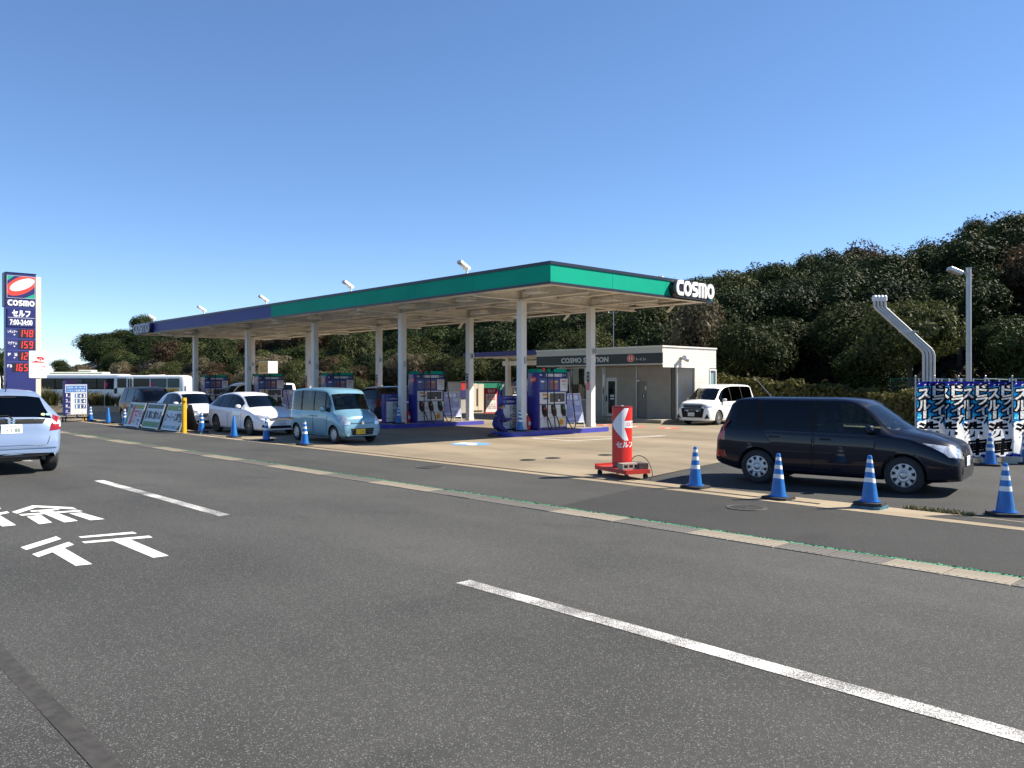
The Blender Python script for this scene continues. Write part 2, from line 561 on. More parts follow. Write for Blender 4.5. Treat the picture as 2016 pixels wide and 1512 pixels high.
# tar seam crossing the near corner of the road
b = MB(); z = ROAD_Z + .003
sp = [(-40 + i * 1.5, 1.115 + .012 * math.sin(i * 2.1)) for i in range(32)]
for (x0, y0), (x1, y1) in zip(sp[:-1], sp[1:]):
    b.quad((x0, y0 - .05, z), (x1, y1 - .05, z), (x1, y1 + .05, z), (x0, y0 + .05, z))
b.build('tar_seam', M('tar', (.036, .033, .028), .75, var=.35, vscale=14), road)
b = MB(); b.quad((-60, -3.2, z - .001), (20, -3.2, z - .001), (20, 1.06, z - .001), (-60, 1.06, z - .001)); b.build('older_lane', asphalt_mat('older lane asphalt', .046, .21, .12), road)
# gutter of separate concrete blocks, two pale two grey
random.seed(4)
gut = MB(); gut.quad((-300, 8.55, -.012), (60, 8.55, -.012), (60, 9.0, -.012), (-300, 9.0, -.012))
gutter = gut.build('gutter', DRAIN_DARK, kind='structure')
def block_mesh(mt):
    mb = MB()
    mb.box(-.292, 8.562, -.01, .292, 8.955, .008)
    for i in range(7):     # small raised ribs, as on ramp blocks
        x = -.25 + i * .083
        mb.box(x - .012, 8.60, .008, x + .012, 8.92, .0125)
    o = mb.build('gutter_block', mt, gutter, bevel=.004)
    return o
protoL = block_mesh(C_GUT_L); protoD = block_mesh(C_GUT_D)
protoL.location.x = -3.27; protoD.location.x = -4.47
K = 0
for i in range(-5, 100):
    x = -2.67 - .6 * i
    if i in (1, 3): continue
    # long pale / grey stretches as in the place
    if x > -9.3: pale = (i % 4) in (0, 1)
    else: pale = (int((-x) / 1.9) % 2 == 0)
    o = (protoL if pale else protoD).copy(); COL.objects.link(o); adopt(o, gutter)
    o.location = (x, random.uniform(-.004, .004), random.uniform(-.003, .003))
b = MB(); b.quad((-300, 8.562, .002), (-62.5, 8.562, .002), (-62.5, 8.955, .002), (-300, 8.955, .002))
b.build('gutter_run', C_GUT_D, gutter)

# apron asphalt between gutter and forecourt
b = MB()
b.poly([(-300, 8.97, 0), (-8.6, 8.97, 0), (-9.25, 11.86, 0), (-300, 11.86, 0)])
b.build('apron', A_APRON, kind='structure')
b = MB()
b.poly([(-8.6, 8.97, 0), (60, 8.97, 0), (60, 11.82, 0), (-9.25, 11.86, 0)])
b.build('apron', A_NEW, kind='structure')
# green fibre edging along the gutter
random.seed(9)
b = MB()
x = 1.0
while x > -34:
    for k in range(3):
        y = random.uniform(8.965, 9.03); a = random.uniform(0, 6.28); w = random.uniform(.012, .03); h = random.uniform(.006, .022)
        dx, dy = w * math.cos(a), w * math.sin(a)
        b.add([(x - dx, y - dy, .003), (x + dx, y + dy, .003), (x + dy * .6, y - dx * .6, h)], [(0, 1, 2)])
    b.quad((x - .05, 8.968, .005), (x + .001, 8.968, .005), (x + .001, 9.012 + random.uniform(0, .012), .005), (x - .05, 9.012 + random.uniform(0, .012), .005))
    x -= .05 if x > -14 else .1
tag(b.build('green_edging', GREEN_TURF), kind='stuff', label='green turf fibre edging along the gutter blocks', cat='edging')

# forecourt concrete, wash yard asphalt
b = MB()
b.poly([(-62, 12.27, 0), (-9.9, 12.27, 0), (-11.0, 17.8, 0), (-11.6, 38.5, 0), (-62, 38.5, 0)])
b.build('forecourt', C_COURT, kind='structure')
b = MB()
b.poly([(-9.9, 12.62, 0), (60, 12.62, 0), (60, 38.5, 0), (-11.6, 38.5, 0), (-11.0, 17.8, 0)])
b.build('yard', A_YARD, kind='structure')
b = MB()
b.quad((-200, 12.27, -.012), (-62, 12.27, -.012), (-62, 40.5, -.012), (-200, 40.5, -.012))
b.build('bus_yard', A_APRON, kind='structure')
# kerb strip with the grated drain let into it: border slabs with joints
strip = MB(); strip.quad((-62, 11.86, -.014), (60, 11.82, -.014), (60, 12.62, -.014), (-62, 12.27, -.014))
kerb = strip.build('kerb_strip', DRAIN_DARK, kind='structure')
random.seed(2)
x = 14.0
while x > -62:
    l = 2.0
    mb = MB()
    y0 = 11.855; yA = 12.10
    mb.box(x - l + .006, y0, -.01, x, yA, .006 + random.uniform(-.001, .002))
    mb.build('kerb_slab', C_KERB, kerb, bevel=.004)
    if x > -9.9:
        mb = MB(); mb.box(max(x - l, -9.9) + .006, 12.225 if x < -4.6 else 12.105, -.01, x, 12.615, .006)
        mb.build('kerb_slab', C_KERB, kerb, bevel=.004)
    x -= l
mb = MB()
mb.box(-62, 12.10, -.02, -4.6, 12.222, -.008, 1)
x = -4.65
while x > -40:
    mb.box(x - .012, 12.105, -.007, x + .012, 12.218, .003, 0); x -= .05 if x > -15 else .1
for yy in (12.104, 12.205):
    mb.box(-62, yy, -.007, -4.6, yy + .014, .0045, 0)
mb.build('drain_grating', [GRATE, DRAIN_DARK], kerb)
# dark patch over the kerb strip by the right-hand cone
b = MB(); b.poly([(-4.45, 12.12, .0085), (3, 12.12, .0085), (3, 12.56, .0085), (-4.2, 12.56, .0085)])
b.build('dark_patch', A_NEW, kerb)

# painted guide marks on the forecourt
mk = MB()
def line(p, q, w, z=.004):
    d = (Vector(q) - Vector(p)).normalized(); n = Vector((-d.y, d.x)) * w / 2
    mk.quad((p[0] - n.x, p[1] - n.y, z), (q[0] - n.x, q[1] - n.y, z), (q[0] + n.x, q[1] + n.y, z), (p[0] + n.x, p[1] + n.y, z))
line((-19.99, 19.64), (-17.61, 24.05), .1); line((-17.61, 24.05), (-18.14, 19.69), .1, .0045); line((-18.14, 19.69), (-19.99, 19.64), .1, .005)
pass
mk.build('guide_line', P_COURTW, bpy.data.objects['forecourt'])
cb = MB(); cb.disc((-19.36, 16.36, .004), .62, 32); cb.build('guide_disc', P_BLUE, bpy.data.objects['forecourt'])
wb = MB()
wb.poly([(-19.80, 16.02, .008), (-19.98, 16.52, .008), (-19.40, 16.72, .008), (-19.22, 16.22, .008)][::-1])
wb.poly([(-19.25, 16.22, .0085), (-18.98, 16.34, .0085), (-18.84, 16.08, .0085), (-19.1, 15.95, .0085)][::-1])
wb.build('guide_arrow', P_COURTW, bpy.data.objects['forecourt'])
for cx, cy in ((-24.03, 28.3), (-22.26, 28.2), (-20.5, 28.2)):
    mb = MB(); mb.disc((cx, cy, .004), .5, 28); mb.build('guide_disc', P_RED, bpy.data.objects['forecourt'])
    mb = MB(); mb.box(cx - .1, cy - .2, .006, cx + .1, cy + .1, .0075); mb.build('guide_arrow', P_COURTW, bpy.data.objects['forecourt'])
# manhole covers and valve lids
def manhole(x, y, r, label, dark=True):
    mb = MB()
    mb.lathe([(0.001, .012), (r * .86, .012), (r * .87, .006), (r * .9, .006), (r * .91, .013), (r, .012), (r * 1.01, -.01)][::-1], 28)
    t = mb.build('manhole_cover', IRON, None, smooth=30); t.location = (x, y, 0)
    st = MB()
    for i in range(-4, 5):
        hw = math.sqrt(max(0, (r * .8) ** 2 - (i * r * .18) ** 2))
        if hw > .02: st.box(-hw, i * r * .18 - r * .03, .012, hw, i * r * .18 + r * .03, .016)
    st.build('tread', IRON, t)
    return tag(t, label, 'manhole cover', 'manhole covers')
manhole(-14.59, 11.17, .34, 'round iron manhole cover in the grey apron left of the red sign')
manhole(-14.32, 13.94, .2, 'small iron lid on the forecourt, left one of a close pair')
manhole(-14.26, 14.75, .2, 'small iron lid on the forecourt, right one of a close pair')
manhole(-13.93, 16.4, .2, 'small iron lid on the concrete just left of the red sign')
manhole(-6.57, 11.0, .3, 'round iron manhole cover in the darker asphalt before the wagon')
# weeds along the kerb
random.seed(12)
wd = MB()
for i in range(520):
    t = random.random(); x = -4.9 + t * .95; y = 12.66 + random.uniform(-.05, .09) * (1 - abs(t - .4))
    a = random.uniform(0, 6.28); h = random.uniform(.02, .085); w = random.uniform(.006, .016); k = random.uniform(-.05, .05)
    wd.add([(x - w * math.cos(a), y - w * math.sin(a), 0), (x + w * math.cos(a), y + w * math.sin(a), 0), (x + k, y + k * .5, h)], [(0, 1, 2)], random.randint(0, 1))
tag(wd.build('weeds', [M('dry weed', (.23, .19, .10), .9), M('green weed', (.10, .12, .04), .9)]), 'dry weeds growing along the kerb near the right-hand cone', 'weeds', kind='stuff')
# ================================================================== WOODED HILL
def smooth(t):
    t = max(0., min(1., t)); return t * t * (3 - 2 * t)
RX = [-330, -300, -279, -237, -200, -150, -100, -60, -45, -25, -12, 0, 60]
RH = [0, 1.8, 4.2, 10.2, 10.4, 9.2, 8.2, 7.6, 8.0, 8.8, 9.0, 9.2, 9.5]
def hillz(x, y):
    top = float(np.interp(x, RX, RH))
    t = smooth((y - 41.0) / 40.0)
    return top * (t ** .8) + mnoise.noise(Vector((x * .05, y * .05, 2))) * 1.1 * t - (0 if y > 42 else .03)
nx, ny = 90, 26
b = MB(); vs = []
for j in range(ny):
    for i in range(nx):
        x = -345 + 430 * i / (nx - 1); y = 40.5 + 80 * j / (ny - 1)
        vs.append((x, y, hillz(x, y) - .05))
b.add(vs, [(j * nx + i, j * nx + i + 1, (j + 1) * nx + i + 1, (j + 1) * nx + i) for j in range(ny - 1) for i in range(nx - 1)])
SOIL = M('hill soil', (.06, .05, .03), .95, var=.5, vscale=.4)
b.build('hillside', SOIL, smooth=180, kind='structure')

def leaf_mat(name, c0, c1, trans=.25):
    m = bpy.data.materials.new(name); m.use_nodes = True
    nt = m.node_tree; N = nt.nodes; L = nt.links
    for n in list(N): N.remove(n)
    out = N.new('ShaderNodeOutputMaterial'); mix = N.new('ShaderNodeMixShader'); mix.inputs[0].default_value = trans
    df = N.new('ShaderNodeBsdfPrincipled'); df.inputs['Roughness'].default_value = .6; df.inputs['Specular IOR Level'].default_value = .12
    tl = N.new('ShaderNodeBsdfTranslucent')
    oi = N.new('ShaderNodeObjectInfo'); tc = N.new('ShaderNodeTexCoord')
    nz = N.new('ShaderNodeTexNoise'); nz.inputs['Scale'].default_value = 2.6; nz.inputs['Detail'].default_value = 5
    L.new(tc.outputs['Object'], nz.inputs['Vector'])
    ad = N.new('ShaderNodeMath'); ad.operation = 'MULTIPLY_ADD'; ad.inputs[1].default_value = .55
    L.new(oi.outputs['Random'], ad.inputs[0]); L.new(nz.outputs['Fac'], ad.inputs[2])
    r = N.new('ShaderNodeValToRGB'); e = r.color_ramp.elements
    e[0].position = .38; e[0].color = (*c0, 1); e[1].position = .98; e[1].color = (*c1, 1)
    L.new(ad.outputs[0], r.inputs['Fac'])
    L.new(r.outputs['Color'], df.inputs['Base Color']); L.new(r.outputs['Color'], tl.inputs['Color'])
    L.new(df.outputs[0], mix.inputs[1]); L.new(tl.outputs[0], mix.inputs[2]); L.new(mix.outputs[0], out.inputs['Surface'])
    return m
LEAF_DARK = leaf_mat('evergreen leaves', (.010, .020, .006), (.036, .050, .013), .15)
LEAF_OLIVE = leaf_mat('olive leaves', (.020, .030, .009), (.064, .072, .022))
LEAF_TAN = leaf_mat('dry tan foliage', (.085, .072, .040), (.17, .145, .09))
LEAF_BROWN = leaf_mat('reddish brown foliage', (.030, .022, .012), (.085, .056, .03))
LEAF_HEDGE = leaf_mat('hedge leaves', (.055, .06, .018), (.16, .14, .045))
BARK = M('bark', (.09, .07, .05), .9, var=.4, vscale=6)

def crown_mesh(name, seed, lumps, nleaf, leaf, squash=.8, mat=None, spread=.62, up=0.0, lr=(.32, .5)):
    """unit crown: leaf-sized faces spread over the shells of many clumps"""
    rnd = np.random.default_rng(seed)
    cs = []
    for i in range(lumps):
        d = rnd.normal(size=3); d /= np.linalg.norm(d)
        if d[2] < -.45: d[2] *= -1
        rr = spread * rnd.uniform(.55, 1.1)
        cs.append((d * rr * np.array([1, 1, squash]), rnd.uniform(*lr)))
    per = nleaf // lumps
    V = []; Fc = []
    for c, r in cs:
        d = rnd.normal(size=(per, 3)); d /= np.linalg.norm(d, axis=1)[:, None]
        out = c / (np.linalg.norm(c) + 1e-6)
        keep = (d @ out) > rnd.uniform(-.75, .1, size=per)
        d = d[keep]
        rad = r * (1 + rnd.normal(size=len(d)) * .085)
        p = c + d * rad[:, None]
        n = d + rnd.normal(size=d.shape) * .55; n[:, 2] += up; n /= np.linalg.norm(n, axis=1)[:, None]
        t = np.cross(n, rnd.normal(size=n.shape)); t /= np.linalg.norm(t, axis=1)[:, None]
        bt = np.cross(n, t)
        s = leaf * rnd.uniform(.6, 1.35, size=len(d))[:, None]
        o = len(V)
        q = np.stack([p - t * s, p + bt * s * .55, p + t * s, p - bt * s * .55], axis=1).reshape(-1, 3)
        k = sum(len(v) for v in V)
        V.append(q)
        m = len(d)
        Fc.append((np.arange(m * 4).reshape(m, 4) + k))
    V = np.concatenate(V); Fc = np.concatenate(Fc)
    me = bpy.data.meshes.new(name)
    vv = [tuple(x) for x in V]; ff = [tuple(int(i) for i in x) for x in Fc]
    # inner bodies of the clumps keep the crown from being see-through
    ico = bmesh.new(); bmesh.ops.create_icosphere(ico, subdivisions=1, radius=1)
    iv = [v.co.copy() for v in ico.verts]; fi = [tuple(v.index for v in f.verts) for f in ico.faces]; ico.free()
    for c, r in cs:
        o = len(vv)
        vv += [tuple(Vector(c) + Vector((v.x, v.y, v.z)) * r * .5 * rnd.uniform(.9, 1.05)) for v in iv]
        ff += [tuple(i + o for i in f) for f in fi]
    me.from_pydata(vv, [], ff)
    me.materials.append(mat or LEAF_DARK)
    me.update()
    return me

def trunk_mesh(seed, h=1.0):
    random.seed(seed)
    b = MB()
    pts = [(0, 0, -.12)]; x = y = 0
    for i in range(1, 6):
        x += random.uniform(-.05, .05); y += random.uniform(-.05, .05); pts.append((x, y, h * i / 5))
    b.tube(pts, [.085 * h * (1 - .12 * i) for i in range(6)], 7)
    for k in range(4):
        a = k * 1.6 + random.uniform(-.4, .4); z0 = h * random.uniform(.5, .85)
        b.tube([(x * .6, y * .6, z0), (x + .25 * math.cos(a), y + .25 * math.sin(a), z0 + .25), (x + .5 * math.cos(a), y + .5 * math.sin(a), z0 + .42)], [.04 * h, .028 * h, .012 * h], 5)
    me = bpy.data.meshes.new('trunk'); me.from_pydata(b.v, [], b.f); me.materials.append(BARK); me.update()
    return me

TR = [trunk_mesh(s) for s in (1, 2, 3)]
CR_E = [crown_mesh('crown', 10 + i, 30 + i % 4, 16500, .031, .85, LEAF_DARK, up=.25, lr=(.2, .42)) for i in range(6)]
CR_O = [crown_mesh('crown', 30 + i, 26, 14000, .032, .8, LEAF_OLIVE, up=.2, lr=(.2, .42)) for i in range(3)]
CR_T = [crown_mesh('crown', 40 + i, 24, 12000, .034, 1.0, LEAF_TAN, lr=(.22, .42)) for i in range(3)]
CR_B = [crown_mesh('crown', 50 + i, 24, 12000, .033, .9, LEAF_BROWN, lr=(.24, .42)) for i in range(3)]
TN = [0]
def tree(kind, x, y, z, r, hz, crowns, label, cat, group, trunk_h=None, seed=0):
    rnd = random.Random(seed * 7919 + 13)
    t = bpy.data.objects.new(kind, None); t.empty_display_size = .3; COL.objects.link(t); t.location = (x, y, z)
    t.rotation_euler = (0, 0, rnd.uniform(0, 6.28))
    th = trunk_h if trunk_h else r * 1.0
    c = bpy.data.objects.new('crown', rnd.choice(crowns)); COL.objects.link(c); adopt(c, t)
    c.location = (0, 0, th + r * hz * .55); c.scale = (r * rnd.uniform(.9, 1.12), r * rnd.uniform(.9, 1.12), r * hz)
    c.rotation_euler = (rnd.uniform(-.15, .15), rnd.uniform(-.15, .15), rnd.uniform(0, 6.28))
    k = bpy.data.objects.new('trunk', rnd.choice(TR)); COL.objects.link(k); adopt(k, t)
    s = th + r * hz * .4
    k.scale = (min(s * .8, r * .8), min(s * .8, r * .8), s)
    return tag(t, label, cat, group)

random.seed(77)
NT = 0
def row(x0, x1, y0, y1, sx, sy):
    global NT
    y = y0; odd = 0
    while y < y1:
        x = x0 + (sx / 2 if odd else 0)
        while x < x1:
            xx = x + random.uniform(-.32, .32) * sx; yy = y + random.uniform(-.3, .3) * sy
            if xx < -3.45 * yy: x += sx; continue
            near = smooth((yy - 43) / 12)
            r = sx * random.uniform(.56, .82) * (.8 + .2 * near)
            far = sx > 6
            hzz = random.uniform(.82, 1.12) if not far else random.uniform(.7, 1.25) * 3.5 / r
            kind = random.random()
            # distances decide the mix: brownish by the right-hand slope, olive lower down
            if xx > -14 and yy < 66 and kind < .55: cr, kd, lb = CR_B, 'brown_tree', 'reddish brown leafed tree on the slope behind the car wash'
            elif yy < 50 and kind < .45: cr, kd, lb = CR_O, 'olive_tree', 'olive green bushy tree low on the wooded hillside'
            elif kind > .93: cr, kd, lb = CR_B, 'brown_tree', 'brownish tree among the evergreens of the wooded hillside'
            elif kind > .82: cr, kd, lb = CR_O, 'olive_tree', 'olive green tree among the darker evergreens of the hillside'
            else: cr, kd, lb = CR_E, 'evergreen_tree', 'dark evergreen broadleaf tree on the wooded hillside'
            tree(kd, xx, yy, hillz(xx, yy) - .15, r, hzz, cr, lb, 'tree', kd.replace('_', ' ') + 's on the hillside', trunk_h=min(r, 3.2) * random.uniform(.45, .8), seed=NT)
            NT += 1
            x += sx
        y += sy; odd = 1 - odd
row(-72, -4, 43.5, 84, 4.7, 4.5)
row(-132, -74, 45, 82, 6.4, 6.8)
row(-205, -136, 46, 84, 7.4, 8.2)
row(-292, -208, 48, 84, 8.6, 9.4)
# a few taller ones that stand out on the ridge
for i, (x, y, r, dz) in enumerate([(-24.2, 79, 2.5, 2.0), (-33, 80, 2.2, .7), (-21.0, 78, 2.6, 1.2), (-48, 80, 2.0, .8), (-236, 80, 4.2, 1.0), (-18, 76, 2.6, 1.0)]):
    tree('ridge_tree', x, y, hillz(x, y) + dz, r, 1.05, CR_E, 'tall dark evergreen standing out against the sky on the ridge', 'tree', 'tall trees along the ridge', seed=900 + i)
# band of dry shrubs and reeds along the foot of the hill, left of the station
NS = 0
x = -150.0
while x < -46:
    for yy in (37.8, 41.2):
        s = 3.2 + max(0, -x - 60) * .012
        xx = x + random.uniform(-1, 1); y2 = yy + random.uniform(-.8, .8)
        if -56 < xx < -36 and y2 < 40: continue
        q = random.random()
        if q < .42: cr, kd, lb = CR_T, 'tan_shrub', 'tall dry tan shrub at the foot of the wooded hill'
        elif q < .68: cr, kd, lb = CR_B, 'russet_shrub', 'russet brown shrub at the foot of the wooded hill'
        else: cr, kd, lb = CR_O, 'olive_shrub', 'olive green shrub at the foot of the wooded hill'
        tree(kd, xx, y2, 0, s * random.uniform(.5, .66), random.uniform(.8, 1.15), cr, lb, 'shrub', kd.replace('_', ' ') + 's along the hill foot', trunk_h=.7 + random.random() * .9 - (.6 if yy < 40 else -.5), seed=3000 + NS)
        NS += 1
    x += 3.3 if x > -95 else 4.6
# greener bushes just behind the station buildings
for i, (x, y, r, h) in enumerate([(-47, 39.5, 2.2, .9), (-43.5, 41, 2.3, 1.0), (-39.6, 40.5, 2.3, 1.1), (-35.5, 41.6, 2.5, 1.2), (-31.5, 41.0, 2.4, .9), (-27.2, 41.2, 2.2, .8)]):
    tree('green_bush', x, y, 0, r, h, CR_O, 'light green leafy bush behind the roof of the service building', 'bush', 'bushes behind the station building', trunk_h=1.4, seed=4000 + i)
tree('pale_bush', -29.0, 43.2, 0, 2.3, 1.5, CR_T, 'pale grey tan feathery bush rising behind the station building roof', 'bush', None, trunk_h=2.3, seed=4100)
tree('left_tree', -138, 27.0, 0, 3.8, .9, CR_E, 'dark tree at the far left edge behind the price pylon', 'tree', None, trunk_h=2.4, seed=4200)
tree('left_tree', -152, 39.0, 0, 2.8, .85, CR_E, 'dark rounded tree just right of the warning sign, left of the hill', 'tree', None, trunk_h=1.8, seed=4201)
tree('pine_tree', -160, 40.0, 0, 2.3, .55, CR_E, 'slender pine with a flat crown above the trees by the warning sign', 'pine', None, trunk_h=4.3, seed=4202)
# undergrowth that nobody could count
rnd = np.random.default_rng(5)
b = MB()
for i in range(26000):
    x = -135 + rnd.random() ** .7 * 131; y = 41 + rnd.random() ** 1.4 * 34
    z = hillz(x, y) + rnd.random() * 1.1
    a = rnd.random() * 6.28; t = Vector((math.cos(a), math.sin(a), rnd.normal() * .5)).normalized(); u = t.cross(Vector((rnd.normal(), rnd.normal(), 1))).normalized()
    s = .16 + rnd.random() * .2; p = Vector((x, y, z))
    b.add([tuple(p - t * s), tuple(p + u * s * .6), tuple(p + t * s), tuple(p - u * s * .6)], [(0, 1, 2, 3)], 0 if rnd.random() < .6 else 1)
tag(b.build('undergrowth', [LEAF_DARK, LEAF_BROWN]), 'dense undergrowth covering the hillside between the trees', 'undergrowth', kind='stuff')

# clipped hedges by the building and the car wash
def hedge(name, x0, x1, y, w, h0, h1, label, n, mat=LEAF_HEDGE):
    rr = np.random.default_rng(int(abs(x0) * 10)); b = MB()
    for i in range(n):
        t = rr.random(); x = x0 + (x1 - x0) * t; h = (h0 + (h1 - h0) * t) * (1 + .06 * math.sin(x * 3) + .05 * math.sin(x * 7.3))
        f = rr.random()
        if f < .45: p = Vector((x, y - w / 2 + rr.normal() * .06, rr.random() * h)); n0 = Vector((0, -1, .3))
        elif f < .85: p = Vector((x, y + (rr.random() - .5) * w, h + rr.normal() * .07)); n0 = Vector((0, 0, 1))
        else: p = Vector((x, y + w / 2 + rr.normal() * .06, rr.random() * h)); n0 = Vector((0, 1, .3))
        n0 = (n0 + Vector(rr.normal(size=3)) * .6).normalized(); tt = n0.cross(Vector(rr.normal(size=3))).normalized(); bt = n0.cross(tt); s = .07 + rr.random() * .07
        b.add([tuple(p - tt * s), tuple(p + bt * s * .6), tuple(p + tt * s), tuple(p - bt * s * .6)], [(0, 1, 2, 3)])
    core = MB(); core.box(x0 + .1, y - w / 2 + .1, 0, x1 - .1, y + w / 2 - .1, min(h0, h1) - .12)
    t = thing(name, label, 'hedge', ((x0 + x1) / 2, y, 0))
    o = b.build('foliage', mat, t); o.location = (-(x0 + x1) / 2, -y, 0)
    o['kind'] = 'stuff'
    c = core.build('branches', LEAF_BROWN, t); c.location = (-(x0 + x1) / 2, -y, 0)
hedge('hedge', -25.0, -16.0, 38.9, 1.3, 2.15, 1.45, 'low clipped hedge beside the white minivan and building', 5200)
hedge('hedge', -16.0, -6.5, 37.6, 1.1, 1.35, 1.75, 'golden low hedge below the green fence behind the banners', 4200)
# green mesh fence
t = thing('mesh_fence', 'thin green wire fence above the golden hedge behind the banners', 'fence', (-16, 39.6, 0))
GRN = M('fence green', (.03, .13, .09), .5, .3)
for i in range(9):
    mb = MB(); mb.cyl((i * 1.5, 0, 0), (i * 1.5, 0, 2.15), .025, n=6); mb.build('fence_post', GRN, t)
mb = MB()
mb.cyl((0, 0, 2.1), (12, 0, 2.1), .022, n=6)
for k in range(14): mb.cyl((0, 0, .3 + k * .13), (12, 0, .3 + k * .13), .006, n=4)
for k in range(120): mb.cyl((k * .1, 0, .3), (k * .1, 0, 2.1), .004, n=4)
mb.build('wire_mesh', GRN, t)
# ================================================================== VEHICLES
def paint(name, col, metal=0.0, rough=.32, coat=.7):
    return M(name, col, rough, metal, coat, .15, var=.06, vscale=1.5)
BLACK_TRIM = M('black plastic trim', (.010, .010, .011), .55, 0, 0, .2)
WELL = M('wheel well black', (.01, .01, .01), .9)
TYRE = M('tyre rubber', (.022, .022, .023), .82, var=.3, vscale=14)
RIM_SILVER = M('silver wheel trim', (.46, .47, .48), .33, .65, var=.08, vscale=9)
RIM_DARK = M('dark alloy wheel', (.22, .21, .2), .3, .8, var=.1, vscale=9)
RIM_BACK = M('wheel recess', (.02, .02, .022), .6)
CHROME = M('chrome', (.72, .73, .75), .12, 1.0)
LAMP_CLEAR = M('headlamp lens', (.55, .57, .6), .12, .55, 1.0, var=.45, vscale=9)
LAMP_RED = M('tail lamp lens', (.24, .006, .008), .15, 0, .8, var=.25, vscale=9)
LAMP_WHITE = M('reversing lamp lens', (.6, .58, .56), .15, .2, 1.0)
PLATE_W = M('white number plate', (.74, .75, .73), .5)
PLATE_Y = M('yellow number plate', (.80, .50, .02), .5)
PLATE_INK = M('plate green ink', (.02, .10, .05), .5)
PLATE_BLK = M('plate black ink', (.02, .02, .02), .5)
SEAT = M('seat fabric', (.075, .072, .07), .9, var=.2, vscale=12)
SEAT_LT = M('pale seat fabric', (.26, .23, .19), .9, var=.2, vscale=12)
CABIN = M('cabin plastic', (.035, .035, .037), .7)
GLASS_CLEAR = glass_mat('clear car glass', (.52, .6, .56))
GLASS_BRIGHT = glass_mat('sky reflecting windscreen glass', (.50, .58, .56), .06, 2.1)
GLASS_GREY = glass_mat('grey car glass', (.24, .28, .28))
GLASS_DARK = glass_mat('privacy glass', (.055, .06, .065))

def pchip(xk, yk):
    xk = np.array(xk, float); yk = np.array(yk, float)
    h = np.diff(xk); d = np.diff(yk) / h
    m = np.zeros_like(yk); m[0] = d[0]; m[-1] = d[-1]
    for i in range(1, len(xk) - 1):
        if d[i - 1] * d[i] <= 0: m[i] = 0
        else:
            w1 = 2 * h[i] + h[i - 1]; w2 = h[i] + 2 * h[i - 1]
            m[i] = (w1 + w2) / (w1 / d[i - 1] + w2 / d[i])
    def f(x):
        x = min(max(x, xk[0]), xk[-1])
        i = min(int(np.searchsorted(xk, x, 'right')) - 1, len(xk) - 2)
        t = (x - xk[i]) / h[i]
        return float((2 * t**3 - 3 * t**2 + 1) * yk[i] + (t**3 - 2 * t**2 + t) * h[i] * m[i] + (-2 * t**3 + 3 * t**2) * yk[i + 1] + (t**3 - t**2) * h[i] * m[i + 1])
    return f

class Car:
    def __init__(s, sp):
        s.sp = sp; s.L = sp['L']; s.W = sp['W']
        s.f = {k: pchip(*zip(*sp[k])) for k in ('top', 'belt', 'plan', 'roofw', 'sill')}
        s.xf = sp['fo'] + sp['wb'] / 2
        us = set(np.round(np.arange(.2, s.L - .2, .11), 3))
        for k in (.0, .012, .03, .055, .09, .14): us.add(round(k, 3)); us.add(round(s.L - k, 3))
        for g in sp['glass']: us.add(round(g[2], 3)); us.add(round(g[3], 3))
        s.us = sorted(us)
        out = [s.us[0]]
        gk = {round(g[i], 3) for g in sp['glass'] for i in (2, 3)}
        for u in s.us[1:]:
            if u - out[-1] < .018 and u not in gk and u != round(s.L, 3):
                continue
            out.append(u)
        s.us = out
        s.secs = [s.section(u) for u in s.us]
        s.sec_cache = {}
    def X(s, u): return s.xf - u
    def section(s, u):
        zt = s.f['top'](u); w = s.f['plan'](u); wr = min(s.f['roofw'](u), w * .95); zs = s.f['sill'](u)
        zb = min(s.f['belt'](u), zt - .075)
        e = s.sp.get('edge', .04); cr = s.sp.get('crown', .02)
        a = (w * .968, zb); c = (wr, zt - e)
        lp = lambda t: (a[0] + (c[0] - a[0]) * t + .012 * math.sin(math.pi * t), a[1] + (c[1] - a[1]) * t)
        return [(0, zs), (w * .86, zs), (w * .955, zs + .05), (w * .99, zs + .3 * (zb - zs)), (w, zs + .62 * (zb - zs)), (w * .992, zb - .055), a,
                lp(.04), lp(.5), lp(.96), c, (wr - .045, zt - .008), (wr * .55, zt + cr * .7 - .004), (0, zt + cr - .004)]
    def hw(s, u, z):
        k = round(u, 3)
        if k not in s.sec_cache: s.sec_cache[k] = s.section(u)
        q = s.sec_cache[k][1:12]
        return float(np.interp(z, [p[1] for p in q], [p[0] for p in q]))
    def lid(s, u, y):
        k = min(1.0, abs(y) / max(.05, s.f['roofw'](u)))
        return s.f['top'](u) + s.sp.get('crown', .02) * (1 - k ** 1.5) - .004 - (s.sp.get('edge', .04) - .004) * max(0, (k - .9) * 10)
    def front_u(s, y, z):
        for i in range(120):
            u = i * .0085
            if s.lid(u, y) >= z and s.hw(u, z) >= abs(y) and s.f['sill'](u) <= z + .01: return u
        return .42
    def rear_u(s, y, z):
        y = min(abs(y), s.hw(s.L - .45, z) * .985)
        for i in range(120):
            u = s.L - i * .0085
            if s.lid(u, y) >= z and s.hw(u, z) >= abs(y): return u
        return s.L - .4

